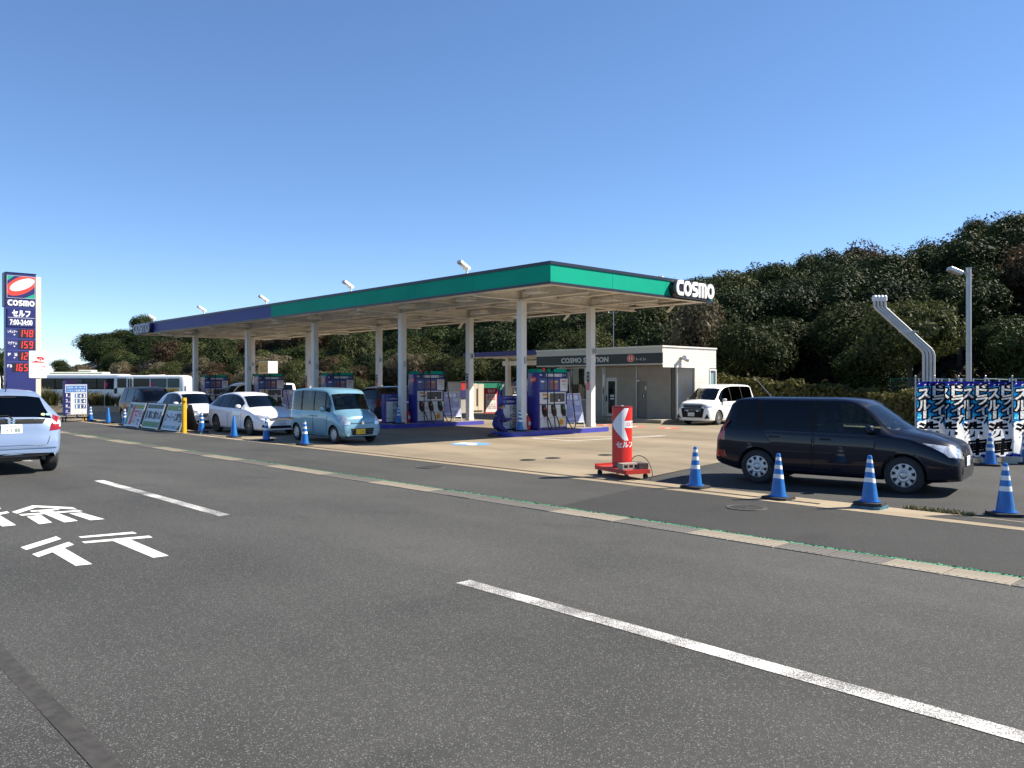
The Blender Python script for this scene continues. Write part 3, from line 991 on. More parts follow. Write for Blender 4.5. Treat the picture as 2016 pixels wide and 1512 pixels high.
def grid_shell(fn, n, m, off, inset=.012):
    """fn(a, b, d) -> point on a surface raised by d; a shell with a skirt"""
    mb = MB(); vs = []
    for j in range(m + 1):
        for i in range(n + 1): vs.append(fn(i / n, j / m, off))
    k = (n + 1) * (m + 1)
    fs = [(j * (n + 1) + i, j * (n + 1) + i + 1, (j + 1) * (n + 1) + i + 1, (j + 1) * (n + 1) + i) for j in range(m) for i in range(n)]
    ring = [(i, 0) for i in range(n)] + [(n, j) for j in range(m)] + [(n - i, m) for i in range(n)] + [(0, m - j) for j in range(m)]
    inner = [fn(i / n, j / m, -inset) for i, j in ring]
    vs += inner; r = len(ring)
    for q in range(r):
        i, j = ring[q]; i2, j2 = ring[(q + 1) % r]
        fs.append((j2 * (n + 1) + i2, j * (n + 1) + i, k + q, k + (q + 1) % r))
    mb.add(vs, fs)
    return mb

def bil(c, a, b):
    return tuple((c[0][k] * (1 - a) + c[1][k] * a) * (1 - b) + (c[3][k] * (1 - a) + c[2][k] * a) * b for k in (0, 1))

def fix_normals(o):
    bm = bmesh.new(); bm.from_mesh(o.data); bmesh.ops.recalc_face_normals(bm, faces=bm.faces); bm.to_mesh(o.data); bm.free()

def side_patch(car, name, corners, mat, root, sides=(1, -1), off=.004, n=8, m=3, smooth=50, inset=.012):
    r = []
    for s in sides:
        def fn(a, b, d):
            u, z = bil(corners, a, b); return (car.X(u), s * (car.hw(u, z) + d), z)
        o = grid_shell(fn, n, m, off, inset).build(name, mat, root, smooth=smooth)
        if s < 0: o.data.flip_normals()
        r.append(o)
    return r
def front_patch(car, name, corners, mat, root, mirror=False, off=.008, n=10, m=3, rear=False, smooth=50):
    r = []
    for s in ((1, -1) if mirror else (1,)):
        def fn(a, b, d):
            y, z = bil(corners, a, b)
            if rear: return (car.X(car.rear_u(y, z)) - d, s * y * (1 + d * .6), z)
            return (car.X(car.front_u(y, z)) + d, s * y * (1 + d * .6), z)
        o = grid_shell(fn, n, m, off, .02).build(name, mat, root, smooth=smooth)
        if (s < 0) != rear: o.data.flip_normals()
        r.append(o)
    return r

def wheel_parts(r, w, style, n, rim_mat):
    """tyre mesh + rim mesh, axis along y, outer face towards +y"""
    X = Matrix.Rotation(-math.pi / 2, 4, 'X')       # lathe z -> +y
    t = MB()
    ri = r * .66
    t.lathe([(ri * .96, -w / 2 + .01), (ri, -w / 2), (r * .86, -w / 2 - .002), (r * .965, -w / 2 + .018), (r, -w / 2 + .04), (r, w / 2 - .04), (r * .965, w / 2 - .018), (r * .86, w / 2 + .002), (ri, w / 2), (ri * .96, w / 2 - .012), (ri * .94, -w / 2 + .02)], 30, 0, X)
    k = MB()
    k.lathe([(ri * .96, w / 2 - .02), (ri * .955, w / 2 - .004), (ri * .90, w / 2 - .002), (ri * .88, w / 2 - .02), (ri * .87, -w / 2 + .05)], 30, 0, X)
    k.lathe([(ri * .90, w / 2 - .045), (.001, w / 2 - .04)], 24, 1, X)
    k.lathe([(ri * .3, w / 2 - .045), (ri * .3, w / 2 - .012), (ri * .2, w / 2 - .004), (ri * .12, w / 2), (.001, w / 2 + .001)], 16, 0, X)
    if style == 'cap': k.lathe([(ri * .60, w / 2 - .03), (ri * .60, w / 2 - .010), (ri * .45, w / 2 - .002), (ri * .3, w / 2 - .004)], 28, 0, X)
    for i in range(n):
        a = 2 * math.pi * i / n
        if style == 'cap':
            pr = [(.50, -.34), (.66, -.27), (.93, -.22), (.94, .22), (.66, .27), (.50, .34)]
            f = 2 * math.pi / n
            pl = []
            for rr, q in pr:
                wid = q * f if rr > .5 else q * f * 1.15
                pl.append((ri * rr * math.cos(a + wid), ri * rr * math.sin(a + wid)))
        else:
            pl = []
            for rr, q in [(.18, -.06), (.9, -.055), (.93, .055), (.18, .06)]:
                pl.append((ri * (rr * math.cos(a) - q * math.sin(a)), ri * (rr * math.sin(a) + q * math.cos(a))))
        k.prism(pl, w / 2 - .034, w / 2 - .006, 0, X)
    for i in range(5):
        a = 2 * math.pi * (i + .5) / 5
        q = X @ Vector((ri * .27 * math.cos(a), ri * .27 * math.sin(a), w / 2 - .02)); q2 = q + Vector((0, .012, 0))
        k.cyl(tuple(q), tuple(q2), .011, n=6, m=1)
    return t, k

def number_plate(root, loc, rz, mat, ink, big, small, w=.33, h=.165, lead=None):
    mb = MB(); mb.box(-.006, -w / 2, 0, .006, w / 2, h)
    p = mb.build('number_plate', mat, root, bevel=.003)
    p.location = loc; p.rotation_euler = (0, 0, rz)
    X = frame((.0075, 0, h / 2), (0, 1, 0), (0, 0, 1))
    tb = MB()
    put_text(tb, small, 0, h * .28, w * .5, h * .22, X)
    put_text(tb, big, w * .08, -h * .14, w * .62, h * .42, X, bold=.012)
    if lead: put_text(tb, lead, -w * .38, -h * .14, w * .1, h * .2, X)
    for sx in (-1, 1): tb.disc((sx * w * .32, h * .41, 0), .008, 8, 0, X)
    tb.build('plate_lettering', ink, p)
    return p

def build_car(name, label, cat, sp, loc, rz, group=None):
    root = thing(name, label, cat, loc, rz, group)
    car = Car(sp)
    P = sp['paint']
    # ---- body shell
    nJ = 14
    mb = MB(); V = []; FC = []; MI = []
    ring = 2 * nJ - 2
    ws = [g for g in sp['glass'] if g[0] == 'windscreen'][0]; bul = sp.get('bulge', .20)
    def sm(t): t = max(0., min(1., t)); return t * t * (3 - 2 * t)
    for u, sec in zip(car.us, car.secs):
        x = car.X(u); wr = sec[10][0]
        bu = bul * sm((u - .15) / max(.3, ws[2] - .25)) * (1 - .55 * sm((u - ws[2]) / (ws[3] - ws[2]))) * (1 - sm((u - ws[3]) / .9))
        def bx(j, y): return x + (bu * (1 - min(1, y / wr) ** 2) if j >= 10 else 0)
        V += [(bx(j, y), y, z) for j, (y, z) in enumerate(sec)] + [(bx(nJ - 2 - j, y), -y, z) for j, (y, z) in enumerate(sec[-2:0:-1])]
    glass_cells = {}
    sg = [g for g in sp['glass'] if g[1] == 'side']; sg0 = min(g[2] for g in sg) + .12; sg1 = max(g[3] for g in sg)
    nS = len(car.us)
    for i in range(nS - 1):
        um = (car.us[i] + car.us[i + 1]) / 2
        for j in range(ring):
            j2 = (j + 1) % ring
            jj = min(j, j2) if max(j, j2) < nJ else None
            lv = j if j < nJ - 1 else (ring - 1 - j)       # level of the lower edge of the cell
            side = 1 if j < nJ - 1 else -1
            f = (i * ring + j, (i + 1) * ring + j, (i + 1) * ring + j2, i * ring + j2)
            mi = 0
            if lv == 0: mi = 2
            if lv in (7, 8) and sg0 < um < sg1: mi = 3
            for g in sp['glass']:
                if g[2] - 1e-4 <= um <= g[3] + 1e-4:
                    if (g[1] == 'side' and lv in (7, 8)) or (g[1] == 'top' and lv in (11, 12)):
                        mi = 1
                        key = (g[0], g[4], g[2], side if g[1] == 'side' else 0)
                        glass_cells.setdefault(key, []).append(f)
            FC.append(f); MI.append(mi)
    for i, rev in ((0, True), (nS - 1, False)):
        idx = [i * ring + j for j in range(ring)]
        o = len(V)
        cz = [V[q][2] for q in idx]
        V.append((V[idx[0]][0], 0, (min(cz) + max(cz)) / 2))
        for a in range(ring):
            q = (idx[a], idx[(a + 1) % ring], o)
            FC.append(q if rev else q[::-1]); MI.append(0)
    mb.v = V; mb.f = FC; mb.m = MI
    tmp = mb.build('body', [P, GLASS_DARK, WELL, BLACK_TRIM])
    fix_normals(tmp)
    cut = MB(); r = sp['r']
    for ax in (-1, 1):
        for s in (-1, 1):
            y0 = s * (sp['W'] / 2 - .30); y1 = s * (sp['W'] / 2 + .15)
            cut.cyl((ax * sp['wb'] / 2, y0, r + .01), (ax * sp['wb'] / 2, y1, r + .01), r * 1.13, n=32, m=2)
    co = cut.build('cutter', [P, GLASS_DARK, WELL, BLACK_TRIM])
    fix_normals(co)
    md = tmp.modifiers.new('b', 'BOOLEAN'); md.operation = 'DIFFERENCE'; md.object = co; md.solver = 'EXACT'
    dg = bpy.context.evaluated_depsgraph_get()
    me = bpy.data.meshes.new_from_object(tmp.evaluated_get(dg))
    bpy.data.objects.remove(tmp); bpy.data.objects.remove(co)
    bm = bmesh.new(); bm.from_mesh(me)
    bmesh.ops.delete(bm, geom=[f for f in bm.faces if f.material_index == 1], context='FACES')
    bm.to_mesh(me); bm.free()
    me.name = 'body'
    body = link('body', me, root, smooth=34)
    # ---- windows
    for (nm, gm, u0, side), cells in glass_cells.items():
        used = sorted({q for f in cells for q in f}); mp = {q: n for n, q in enumerate(used)}
        g = MB(); g.add([V[q] for q in used], [tuple(mp[q] for q in f) for f in cells])
        o = g.build(nm, gm, root, smooth=180)
        if len(cells) > 0: fix_normals(o)
    # ---- cabin
    if sp.get('cabin', True):
        c0, c1 = sp['cab']
        x0, x1 = car.X(c0), car.X(c1); hw = sp['W'] / 2 - .14
        cb = MB(); cb.box(x1, -hw, .32, x0 - .25, hw, .40); cb.box(x0 - .42, -hw, .4, x0 + .05, hw, sp.get('dash', .88)); cb.box(x1 - .03, -hw, .4, x1, hw, .8)
        cb.build('cabin_floor', CABIN, root)
        sm = sp.get('seat', SEAT)
        def seat(x, y, w):
            b2 = MB(); b2.box(x - .25, y - w / 2, .40, x + .25, y + w / 2, .58)
            X = Matrix.Translation((x - .24, y, .56)) @ Matrix.Rotation(R(-14), 4, 'Y')
            b2.box(-.07, -w / 2, 0, .07, w / 2, .58, 0, X); b2.box(-.05, -.13, .62, .05, .13, .82, 0, X)
            b2.build('seat', sm, root, bevel=.03, bseg=2)
        xs = x0 - sp.get('seat_off', .95)
        seat(xs, .36 * sp['W'] / 1.6, .48); seat(xs, -.36 * sp['W'] / 1.6, .48)
        seat(xs - .85, .3, .56); seat(xs - .85, -.3, .56)
        sw = MB()
        ang = R(25); c = Vector((x0 - .52, -.36 * sp['W'] / 1.6, .90))
        sw.tube([c + Vector((math.cos(t) * .18 * math.sin(ang) * -1, math.sin(t) * .18, math.cos(t) * .18 * math.cos(ang))) for t in [k * 2 * math.pi / 18 for k in range(18)]], .014, 6, closed=True)
        sw.box(c.x - .02, c.y - .17, c.z - .02, c.x + .02, c.y + .17, c.z + .02)
        sw.build('steering_wheel', CABIN, root)
    # ---- doors (raised 4 mm over a dark joint)
    for d in sp.get('doors', []):
        c = d
        e = .012
        cc = [(c[0][0] - e, c[0][1] - e), (c[1][0] + e, c[1][1] - e), (c[2][0] + e, c[2][1] + .0), (c[3][0] - e, c[3][1] + .0)]
        outs = side_patch(car, 'door', c, P, root, off=.006, n=10, m=5, inset=.0)
        ins = side_patch(car, 'door_joint', cc, BLACK_TRIM, root, off=.0025, n=10, m=5, inset=.0)
        for a, q in zip(outs, ins):
            q.parent = a; KIDS[root.name].remove(q); KIDS.setdefault(a.name, []).append(q)
            s = 1 if a.data.vertices[0].co.y > 0 else -1
            hu = sp.get('handle', lambda c: c[2][0] - .2)(c); hz = c[3][1] - .1
            hb = MB(); y = s * (car.hw(hu, hz) + .012)
            hb.box(car.X(hu) - .09, y - .014, hz - .016, car.X(hu) + .09, y + .022 * s if s > 0 else y - .022, hz + .016)
            hb.build('handle', sp.get('handle_mat', P), a, bevel=.006)
    # ---- wheels
    t, k = wheel_parts(r, sp.get('tw', .19), sp.get('rim', 'cap'), sp.get('spokes', 7), None)
    for ax in (1, -1):
        for s in (1, -1):
            w = t.build('wheel', TYRE, root, smooth=40) if (ax, s) == (1, 1) else None
            if w is None:
                w = first.copy(); COL.objects.link(w); adopt(w, root)
                q = rim0.copy(); COL.objects.link(q); adopt(q, w)
            else:
                first = w; rim0 = k.build('rim', [sp.get('rim_mat', RIM_SILVER), RIM_BACK], w, smooth=30)
            w.location = (ax * sp['wb'] / 2, s * (sp['W'] / 2 - sp.get('tw', .19) / 2 - .025), r)
            w.rotation_euler = (0, random.uniform(0, 1.2), 0 if s > 0 else math.pi)
    # ---- mirrors
    if sp.get('mirror'):
        um, zm = sp['mirror']
        for s in (1, -1):
            b2 = MB(); y = s * (car.hw(um, zm) + .11)
            X = Matrix.Translation((car.X(um), y, zm))
            b2.lathe([(.001, -.075), (.06, -.07), (.095, -.04), (.105, 0), (.095, .05), (.06, .075), (.001, .08)], 12, 0, X @ Matrix.Diagonal((.72, 1.05, 1, 1)))
            b2.box(-.03, -.14 if s > 0 else 0, -.05, .03, 0 if s > 0 else .14, -.02, 1, X)
            b2.build('wing_mirror', [sp.get('mirror_mat', P), BLACK_TRIM], root, smooth=50)
    return root, car

GROUP_Q = 'cars waiting in line along the kerb'
NAVY = paint('dark navy car paint', (.002, .0035, .013), 0, .32, .5)
KEI = paint('sky blue car paint', (.16, .315, .40), .25)
WHT = paint('white car paint', (.76, .76, .74))
WHT2 = paint('pearl white car paint', (.74, .74, .76))
BLK = paint('black car paint', (.006, .006, .009), 0, .35, .35)
SILB = paint('silver blue car paint', (.21, .28, .41), .3, .3)
DKB = paint('dark blue grey car paint', (.03, .045, .07))

def common(o, car, sp, doors_handles=True): pass

# ---------- navy boxy wagon, nearest on the right
sp = dict(L=4.21, W=1.76, wb=2.53, fo=.84, r=.32, paint=NAVY, edge=.04, crown=.02,
  top=[(0, .62), (.02, .735), (.08, .83), (.3, .925), (.7, 1.0), (1.04, 1.05), (1.50, 1.48), (1.70, 1.575), (2.05, 1.61), (3.3, 1.61), (3.72, 1.595), (3.86, 1.56), (3.94, 1.48), (4.06, 1.16), (4.13, 1.0), (4.18, .92), (4.21, .62)],
  belt=[(0, .62), (1.0, .98), (2.5, 1.02), (4.2, 1.05)],
  plan=[(0, .72), (.03, .785), (.1, .83), (.3, .87), (.7, .88), (3.6, .88), (3.95, .872), (4.12, .84), (4.21, .77)],
  roofw=[(0, .58), (.3, .70), (.9, .755), (1.05, .755), (1.52, .69), (2.0, .69), (3.8, .69), (4.05, .68), (4.21, .68)],
  sill=[(0, .26), (.5, .215), (3.6, .225), (4.0, .30), (4.21, .36)],
  glass=[('windscreen', 'top', 1.08, 1.50, GLASS_BRIGHT), ('side_window', 'side', 1.22, 2.28, GLASS_CLEAR), ('side_window', 'side', 2.37, 3.28, GLASS_DARK), ('side_window', 'side', 3.40, 3.80, GLASS_DARK), ('rear_window', 'top', 3.93, 4.08, GLASS_DARK)],
  cab=(1.05, 4.0), bulge=.30, seat_off=.85, doors=[[(1.36, .31), (2.30, .31), (2.32, 1.0), (1.28, .985)], [(2.36, .31), (2.86, .31), (3.24, 1.01), (2.36, 1.0)]],
  spokes=9, mirror=(1.36, 1.08), mirror_mat=NAVY)
rumi, car = build_car('navy_wagon', 'dark navy blue boxy wagon with silver wheel covers, nearest car on the right', 'car', sp, (-6.95, 14.9, 0), math.atan2(.45, 2.55))
front_patch(car, 'headlight', [(.36, .60), (.83, .66), (.83, .88), (.50, .77)], LAMP_CLEAR, rumi, True, n=10, m=4)
front_patch(car, 'grille', [(-.52, .36), (.52, .36), (.48, .47), (-.48, .47)], BLACK_TRIM, rumi)
front_patch(car, 'grille', [(-.34, .645), (.34, .645), (.36, .70), (-.36, .70)], BLACK_TRIM, rumi)
for k in range(3): front_patch(car, 'grille_slat', [(-.5, .375 + k * .033), (.5, .375 + k * .033), (.5, .385 + k * .033), (-.5, .385 + k * .033)], CHROME if k == 9 else M('dark grey slat', (.06, .06, .065), .4), rumi, off=.016, m=1)
for k in range(2): front_patch(car, 'bumper_slot', [(.55, .36 + k * .06), (.76, .36 + k * .06), (.76, .375 + k * .06), (.55, .375 + k * .06)], BLACK_TRIM, rumi, True, m=1)
number_plate(rumi, (car.X(0) + .016, 0, .475), 0, PLATE_W, PLATE_INK, '・5 23', '水戸 530', lead='は')
lb = MB(); lb.lathe([(.001, 0), (.035, 0), (.036, .008), (.001, .01)], 16, 0, frame((car.X(0.03) + .012, 0, .695), (0, 1, 0), (0, 0, 1))); lb.build('bonnet_badge', CHROME, rumi)
front_patch(car, 'tail_light', [(.70, .84), (.875, .80), (.85, 1.18), (.70, 1.14)], LAMP_RED, rumi, True, rear=True)
front_patch(car, 'rear_reflector', [(.60, .48), (.86, .47), (.86, .60), (.70, .59)], LAMP_RED, rumi, True, rear=True)
side_patch(car, 'wheel_arch_trim', [(3.06, .26), (3.08, .26), (3.12, .4), (3.1, .42)], NAVY, rumi)
mb = MB(); mb.tube([(car.X(3.5), .3, 1.62), (car.X(3.75), .3, 1.9), (car.X(3.86), .3, 2.02)], [.008, .005, .003], 6); mb.build('aerial', M('aerial grey', (.5, .5, .5), .3, .8), rumi)
mb = MB()
for s in (.35, -.25): mb.tube([(car.X(1.0), s, 1.05), (car.X(1.13), s + .3, 1.125), (car.X(1.2), s + .5, 1.165)], .009, 6)
mb.build('wiper', BLACK_TRIM, rumi)

# ---------- sky blue kei wagon in the line
sp = dict(L=3.395, W=1.475, wb=2.35, fo=.55, r=.275, tw=.155, paint=KEI, edge=.045, crown=.03,
  top=[(0, .58), (.015, .70), (.07, .83), (.25, .92), (.5, .985), (.58, 1.02), (.88, 1.54), (1.0, 1.645), (1.3, 1.705), (2.2, 1.73), (3.0, 1.70), (3.2, 1.66), (3.29, 1.5), (3.35, 1.1), (3.375, .9), (3.395, .6)],
  belt=[(0, .6), (.7, .965), (2.0, .975), (3.395, .985)],
  plan=[(0, .60), (.03, .655), (.1, .70), (.3, .73), (.6, .7375), (2.9, .7375), (3.2, .725), (3.33, .69), (3.395, .63)],
  roofw=[(0, .55), (.3, .64), (.6, .67), (.96, .645), (1.4, .65), (3.1, .65), (3.25, .64), (3.395, .62)],
  sill=[(0, .24), (.4, .19), (2.9, .2), (3.25, .27), (3.395, .33)],
  glass=[('windscreen', 'top', .61, .88, GLASS_CLEAR), ('side_window', 'side', .74, 1.0, GLASS_CLEAR), ('side_window', 'side', 1.09, 1.72, GLASS_CLEAR), ('side_window', 'side', 1.79, 2.50, GLASS_GREY), ('side_window', 'side', 2.60, 3.14, GLASS_DARK), ('rear_window', 'top', 3.22, 3.33, GLASS_DARK)],
  cab=(.62, 3.2), doors=[[(.98, .29), (1.73, .29), (1.74, .95), (.9, .94)], [(1.79, .29), (2.42, .29), (2.56, .955), (1.79, .95)]], seat=SEAT_LT, seat_off=.85,
  spokes=8, mirror=(1.0, 1.06), handle=lambda c: c[2][0] - .12 if c[0][0] < 1.5 else c[0][0] + .13)
kei, car = build_car('blue_microvan', 'sky blue tall boxy microvan with yellow number plate at the head of the line', 'car', sp, (-23.55, 14.02, 0), 0, GROUP_Q)
front_patch(car, 'headlight', [(.43, .60), (.70, .60), (.715, .88), (.50, .83)], LAMP_CLEAR, kei, True, n=8, m=4)
front_patch(car, 'grille', [(-.36, .27), (.36, .27), (.42, .48), (-.42, .48)], BLACK_TRIM, kei)
for k in range(3): front_patch(car, 'grille_slat', [(-.38, .30 + k * .06), (.38, .30 + k * .06), (.39, .312 + k * .06), (-.39, .312 + k * .06)], M('dark grey slat', (.06, .06, .065), .4), kei, off=.018, m=1)
front_patch(car, 'bonnet_lip', [(-.44, .625), (.44, .625), (.44, .65), (-.44, .65)], M('bonnet shut line', (.03, .05, .06), .4), kei, off=.006, m=1)
number_plate(kei, (car.X(0) + .02, -.08, .30), 0, PLATE_Y, PLATE_BLK, '・5 77', '水戸 580', lead='さ')
lb = MB(); lb.lathe([(.001, 0), (.05, 0), (.052, .01), (.001, .014)], 16, 0, frame((car.X(0.0) + .012, 0, .655), (0, 1, 0), (0, 0, 1))); lb.build('bonnet_badge', CHROME, kei)
mb = MB(); mb.box(car.X(.9), .02, 1.50, car.X(.84), .18, 1.56); mb.box(car.X(1.22), -.22, 1.40, car.X(1.2), -.04, 1.47); mb.build('rear_view_mirror', M('mirror back', (.5, .5, .48), .3), kei, bevel=.01)
mb = MB(); mb.box(car.X(3.35), -.73, .70, car.X(3.10), -.742, .73); mb.build('side_moulding', BLACK_TRIM, kei)

# ---------- white sporty wagon
sp = dict(L=4.715, W=1.785, wb=2.78, fo=.95, r=.335, tw=.2, paint=WHT2, edge=.045, crown=.03,
  top=[(0, .52), (.02, .62), (.09, .70), (.3, .80), (.7, .90), (1.05, .965), (1.2, .995), (2.05, 1.41), (2.35, 1.495), (2.9, 1.535), (3.5, 1.50), (4.05, 1.41), (4.3, 1.33), (4.58, 1.0), (4.66, .86), (4.715, .60)],
  belt=[(0, .55), (1.2, .915), (3.4, .965), (4.3, 1.02), (4.715, 1.0)],
  plan=[(0, .62), (.04, .72), (.14, .80), (.4, .86), (.8, .89), (3.8, .89), (4.3, .865), (4.6, .80), (4.715, .70)],
  roofw=[(0, .52), (.3, .66), (.9, .74), (1.2, .74), (2.05, .60), (2.6, .60), (3.8, .585), (4.3, .58), (4.6, .66), (4.715, .62)],
  sill=[(0, .21), (.5, .18), (4.0, .19), (4.5, .27), (4.715, .35)],
  glass=[('windscreen', 'top', 1.24, 2.03, GLASS_GREY), ('side_window', 'side', 1.62, 2.62, GLASS_DARK), ('side_window', 'side', 2.70, 3.48, GLASS_DARK), ('side_window', 'side', 3.56, 4.22, GLASS_DARK), ('rear_window', 'top', 4.32, 4.56, GLASS_DARK)],
  cab=(1.25, 4.3), doors=[[(1.62, .27), (2.65, .27), (2.67, .935), (1.52, .91)], [(2.71, .27), (3.30, .27), (3.56, .95), (2.71, .935)]], seat_off=1.2,
  rim='spoke', spokes=10, rim_mat=RIM_DARK, mirror=(1.72, 1.02))
wag, car = build_car('white_wagon', 'low pearl white estate car with dark multi-spoke wheels, behind the blue microvan', 'car', sp, (-29.55, 14.10, 0), R(.5), GROUP_Q)
front_patch(car, 'headlight', [(.50, .60), (.84, .64), (.84, .76), (.52, .70)], LAMP_CLEAR, wag, True, n=10, m=4)
front_patch(car, 'grille', [(-.50, .545), (.50, .545), (.56, .66), (-.56, .66)], BLACK_TRIM, wag)
for k in range(3): front_patch(car, 'grille_bar', [(-.45, .56 + k * .035), (.45, .56 + k * .035), (.46, .575 + k * .035), (-.46, .575 + k * .035)], CHROME, wag, off=.018, m=1)
front_patch(car, 'lower_grille', [(-.52, .26), (.52, .26), (.48, .36), (-.48, .36)], BLACK_TRIM, wag)
front_patch(car, 'fog_light', [(.60, .30), (.78, .31), (.76, .40), (.62, .38)], BLACK_TRIM, wag, True)
number_plate(wag, (car.X(0) + .016, -.05, .365), 0, PLATE_W, PLATE_INK, '16-29', '水戸 300', lead='ち')
mb = MB()
for s in (.42, -.2): mb.tube([(car.X(1.2), s, 1.01), (car.X(1.38), s + .35, 1.095)], .01, 6)
mb.build('wiper', BLACK_TRIM, wag)

# ---------- white hatchback behind it
sp = dict(L=4.1, W=1.695, wb=2.6, fo=.82, r=.305, paint=WHT, edge=.045, crown=.03,
  top=[(0, .54), (.02, .65), (.1, .75), (.4, .87), (.85, .97), (1.0, 1.0), (1.78, 1.43), (2.05, 1.50), (2.5, 1.52), (3.2, 1.47), (3.6, 1.39), (3.9, 1.05), (4.03, .9), (4.1, .62)],
  belt=[(0, .56), (1.0, .93), (2.6, .97), (3.6, 1.05), (4.1, 1.03)],
  plan=[(0, .60), (.04, .69), (.12, .76), (.35, .82), (.7, .8475), (3.4, .8475), (3.8, .82), (4.0, .76), (4.1, .68)],
  roofw=[(0, .50), (.3, .64), (.85, .70), (1.0, .70), (1.78, .59), (2.4, .59), (3.5, .575), (3.9, .62), (4.1, .6)],
  sill=[(0, .23), (.5, .19), (3.5, .2), (3.9, .28), (4.1, .36)],
  glass=[('windscreen', 'top', 1.04, 1.77, GLASS_GREY), ('side_window', 'side', 1.32, 2.24, GLASS_DARK), ('side_window', 'side', 2.32, 3.12, GLASS_DARK), ('rear_window', 'top', 3.62, 3.9, GLASS_DARK)],
  cab=(1.05, 3.6), doors=[[(1.36, .28), (2.27, .28), (2.29, .94), (1.26, .92)], [(2.33, .28), (2.84, .28), (3.16, .97), (2.33, .95)]], spokes=6, rim='spoke', mirror=(1.44, 1.03))
note, car = build_car('white_hatchback', 'white hatchback standing behind the green advertising boards', 'car', sp, (-35.3, 13.95, 0), 0, GROUP_Q)
front_patch(car, 'headlight', [(.46, .62), (.80, .66), (.80, .83), (.50, .75)], LAMP_CLEAR, note, True, n=8, m=4)
front_patch(car, 'grille', [(-.46, .50), (.46, .50), (.44, .66), (-.44, .66)], BLACK_TRIM, note)
front_patch(car, 'grille_bar', [(-.44, .57), (.44, .57), (.44, .59), (-.44, .59)], CHROME, note, off=.018, m=1)
front_patch(car, 'lower_grille', [(-.6, .25), (.6, .25), (.55, .36), (-.55, .36)], BLACK_TRIM, note)
number_plate(note, (car.X(0) + .016, 0, .385), 0, PLATE_W, PLATE_INK, '45-10', '水戸 501', lead='す')

# ---------- black minivan
sp = dict(L=4.2, W=1.695, wb=2.7, fo=.78, r=.305, paint=BLK, edge=.05, crown=.03,
  top=[(0, .60), (.02, .74), (.1, .86), (.4, .96), (.66, 1.02), (1.3, 1.5), (1.55, 1.63), (2.1, 1.70), (3.5, 1.69), (3.92, 1.63), (4.02, 1.45), (4.12, 1.05), (4.16, .9), (4.2, .6)],
  belt=[(0, .6), (.8, .95), (2.2, .97), (4.2, .99)],
  plan=[(0, .62), (.04, .71), (.12, .77), (.35, .83), (.7, .8475), (3.7, .8475), (4.0, .82), (4.2, .72)],
  roofw=[(0, .54), (.3, .66), (.7, .71), (1.3, .62), (1.8, .63), (3.7, .63), (4.0, .62), (4.2, .65)],
  sill=[(0, .23), (.5, .19), (3.6, .2), (4.0, .29), (4.2, .36)],
  glass=[('windscreen', 'top', .70, 1.29, GLASS_GREY), ('side_window', 'side', 1.0, 1.98, GLASS_GREY), ('side_window', 'side', 2.07, 3.0, GLASS_DARK), ('side_window', 'side', 3.1, 3.78, GLASS_DARK), ('rear_window', 'top', 3.94, 4.1, GLASS_DARK)],
  cab=(.75, 3.9), doors=[[(1.2, .28), (2.0, .28), (2.02, .95), (1.1, .93)], [(2.06, .28), (2.9, .28), (3.04, .95), (2.06, .94)]], spokes=7, rim='spoke', mirror=(1.12, 1.03))
bvan, car = build_car('black_minivan', 'black minivan standing last in the line near the price board', 'car', sp, (-41.15, 14.25, 0), 0, GROUP_Q)
front_patch(car, 'headlight', [(.48, .68), (.80, .70), (.80, .86), (.52, .80)], LAMP_CLEAR, bvan, True, n=8, m=4)
front_patch(car, 'grille', [(-.46, .60), (.46, .60), (.46, .78), (-.46, .78)], CHROME, bvan)
number_plate(bvan, (car.X(0) + .016, 0, .40), 0, PLATE_W, PLATE_INK, '31-06', '水戸 502', lead='ね')

# ---------- white minivan beside the building
sp = dict(L=4.71, W=1.735, wb=2.85, fo=.90, r=.325, tw=.205, paint=WHT, edge=.05, crown=.03,
  top=[(0, .64), (.02, .82), (.1, .97), (.4, 1.05), (.72, 1.10), (1.5, 1.64), (1.85, 1.77), (2.6, 1.83), (3.8, 1.82), (4.38, 1.76), (4.5, 1.62), (4.62, 1.15), (4.67, .95), (4.71, .65)],
  belt=[(0, .65), (.8, 1.02), (2.5, 1.03), (4.71, 1.05)],
  plan=[(0, .68), (.04, .76), (.12, .81), (.35, .85), (.7, .8675), (4.2, .8675), (4.5, .84), (4.71, .75)],
  roofw=[(0, .62), (.3, .70), (.75, .74), (1.5, .64), (2.0, .65), (4.2, .65), (4.5, .63), (4.71, .66)],
  sill=[(0, .20), (.5, .17), (4.1, .18), (4.5, .27), (4.71, .34)],
  glass=[('windscreen', 'top', .78, 1.49, GLASS_CLEAR), ('side_window', 'side', 1.02, 2.1, GLASS_DARK), ('side_window', 'side', 2.16, 3.2, GLASS_DARK), ('side_window', 'side', 3.26, 4.3, GLASS_DARK), ('rear_window', 'top', 4.42, 4.6, GLASS_DARK)],
  cab=(.85, 4.3), doors=[[(1.3, .28), (2.1, .28), (2.12, 1.0), (1.2, .98)], [(2.15, .28), (3.1, .28), (3.22, 1.01), (2.15, 1.0)]], spokes=10, rim='spoke', mirror=(1.28, 1.12), seat_off=1.0)
noah, car = build_car('white_minivan', 'white minivan with bold black and chrome grille parked beside the station building', 'car', sp, (-21.55, 33.5, 0), math.atan2(-.997, .08))
front_patch(car, 'headlight', [(.44, .74), (.82, .79), (.84, .90), (.44, .92)], LAMP_CLEAR, noah, True, n=8, m=4)
front_patch(car, 'grille', [(-.50, .34), (.50, .34), (.62, .93), (-.62, .93)], BLACK_TRIM, noah, m=6)
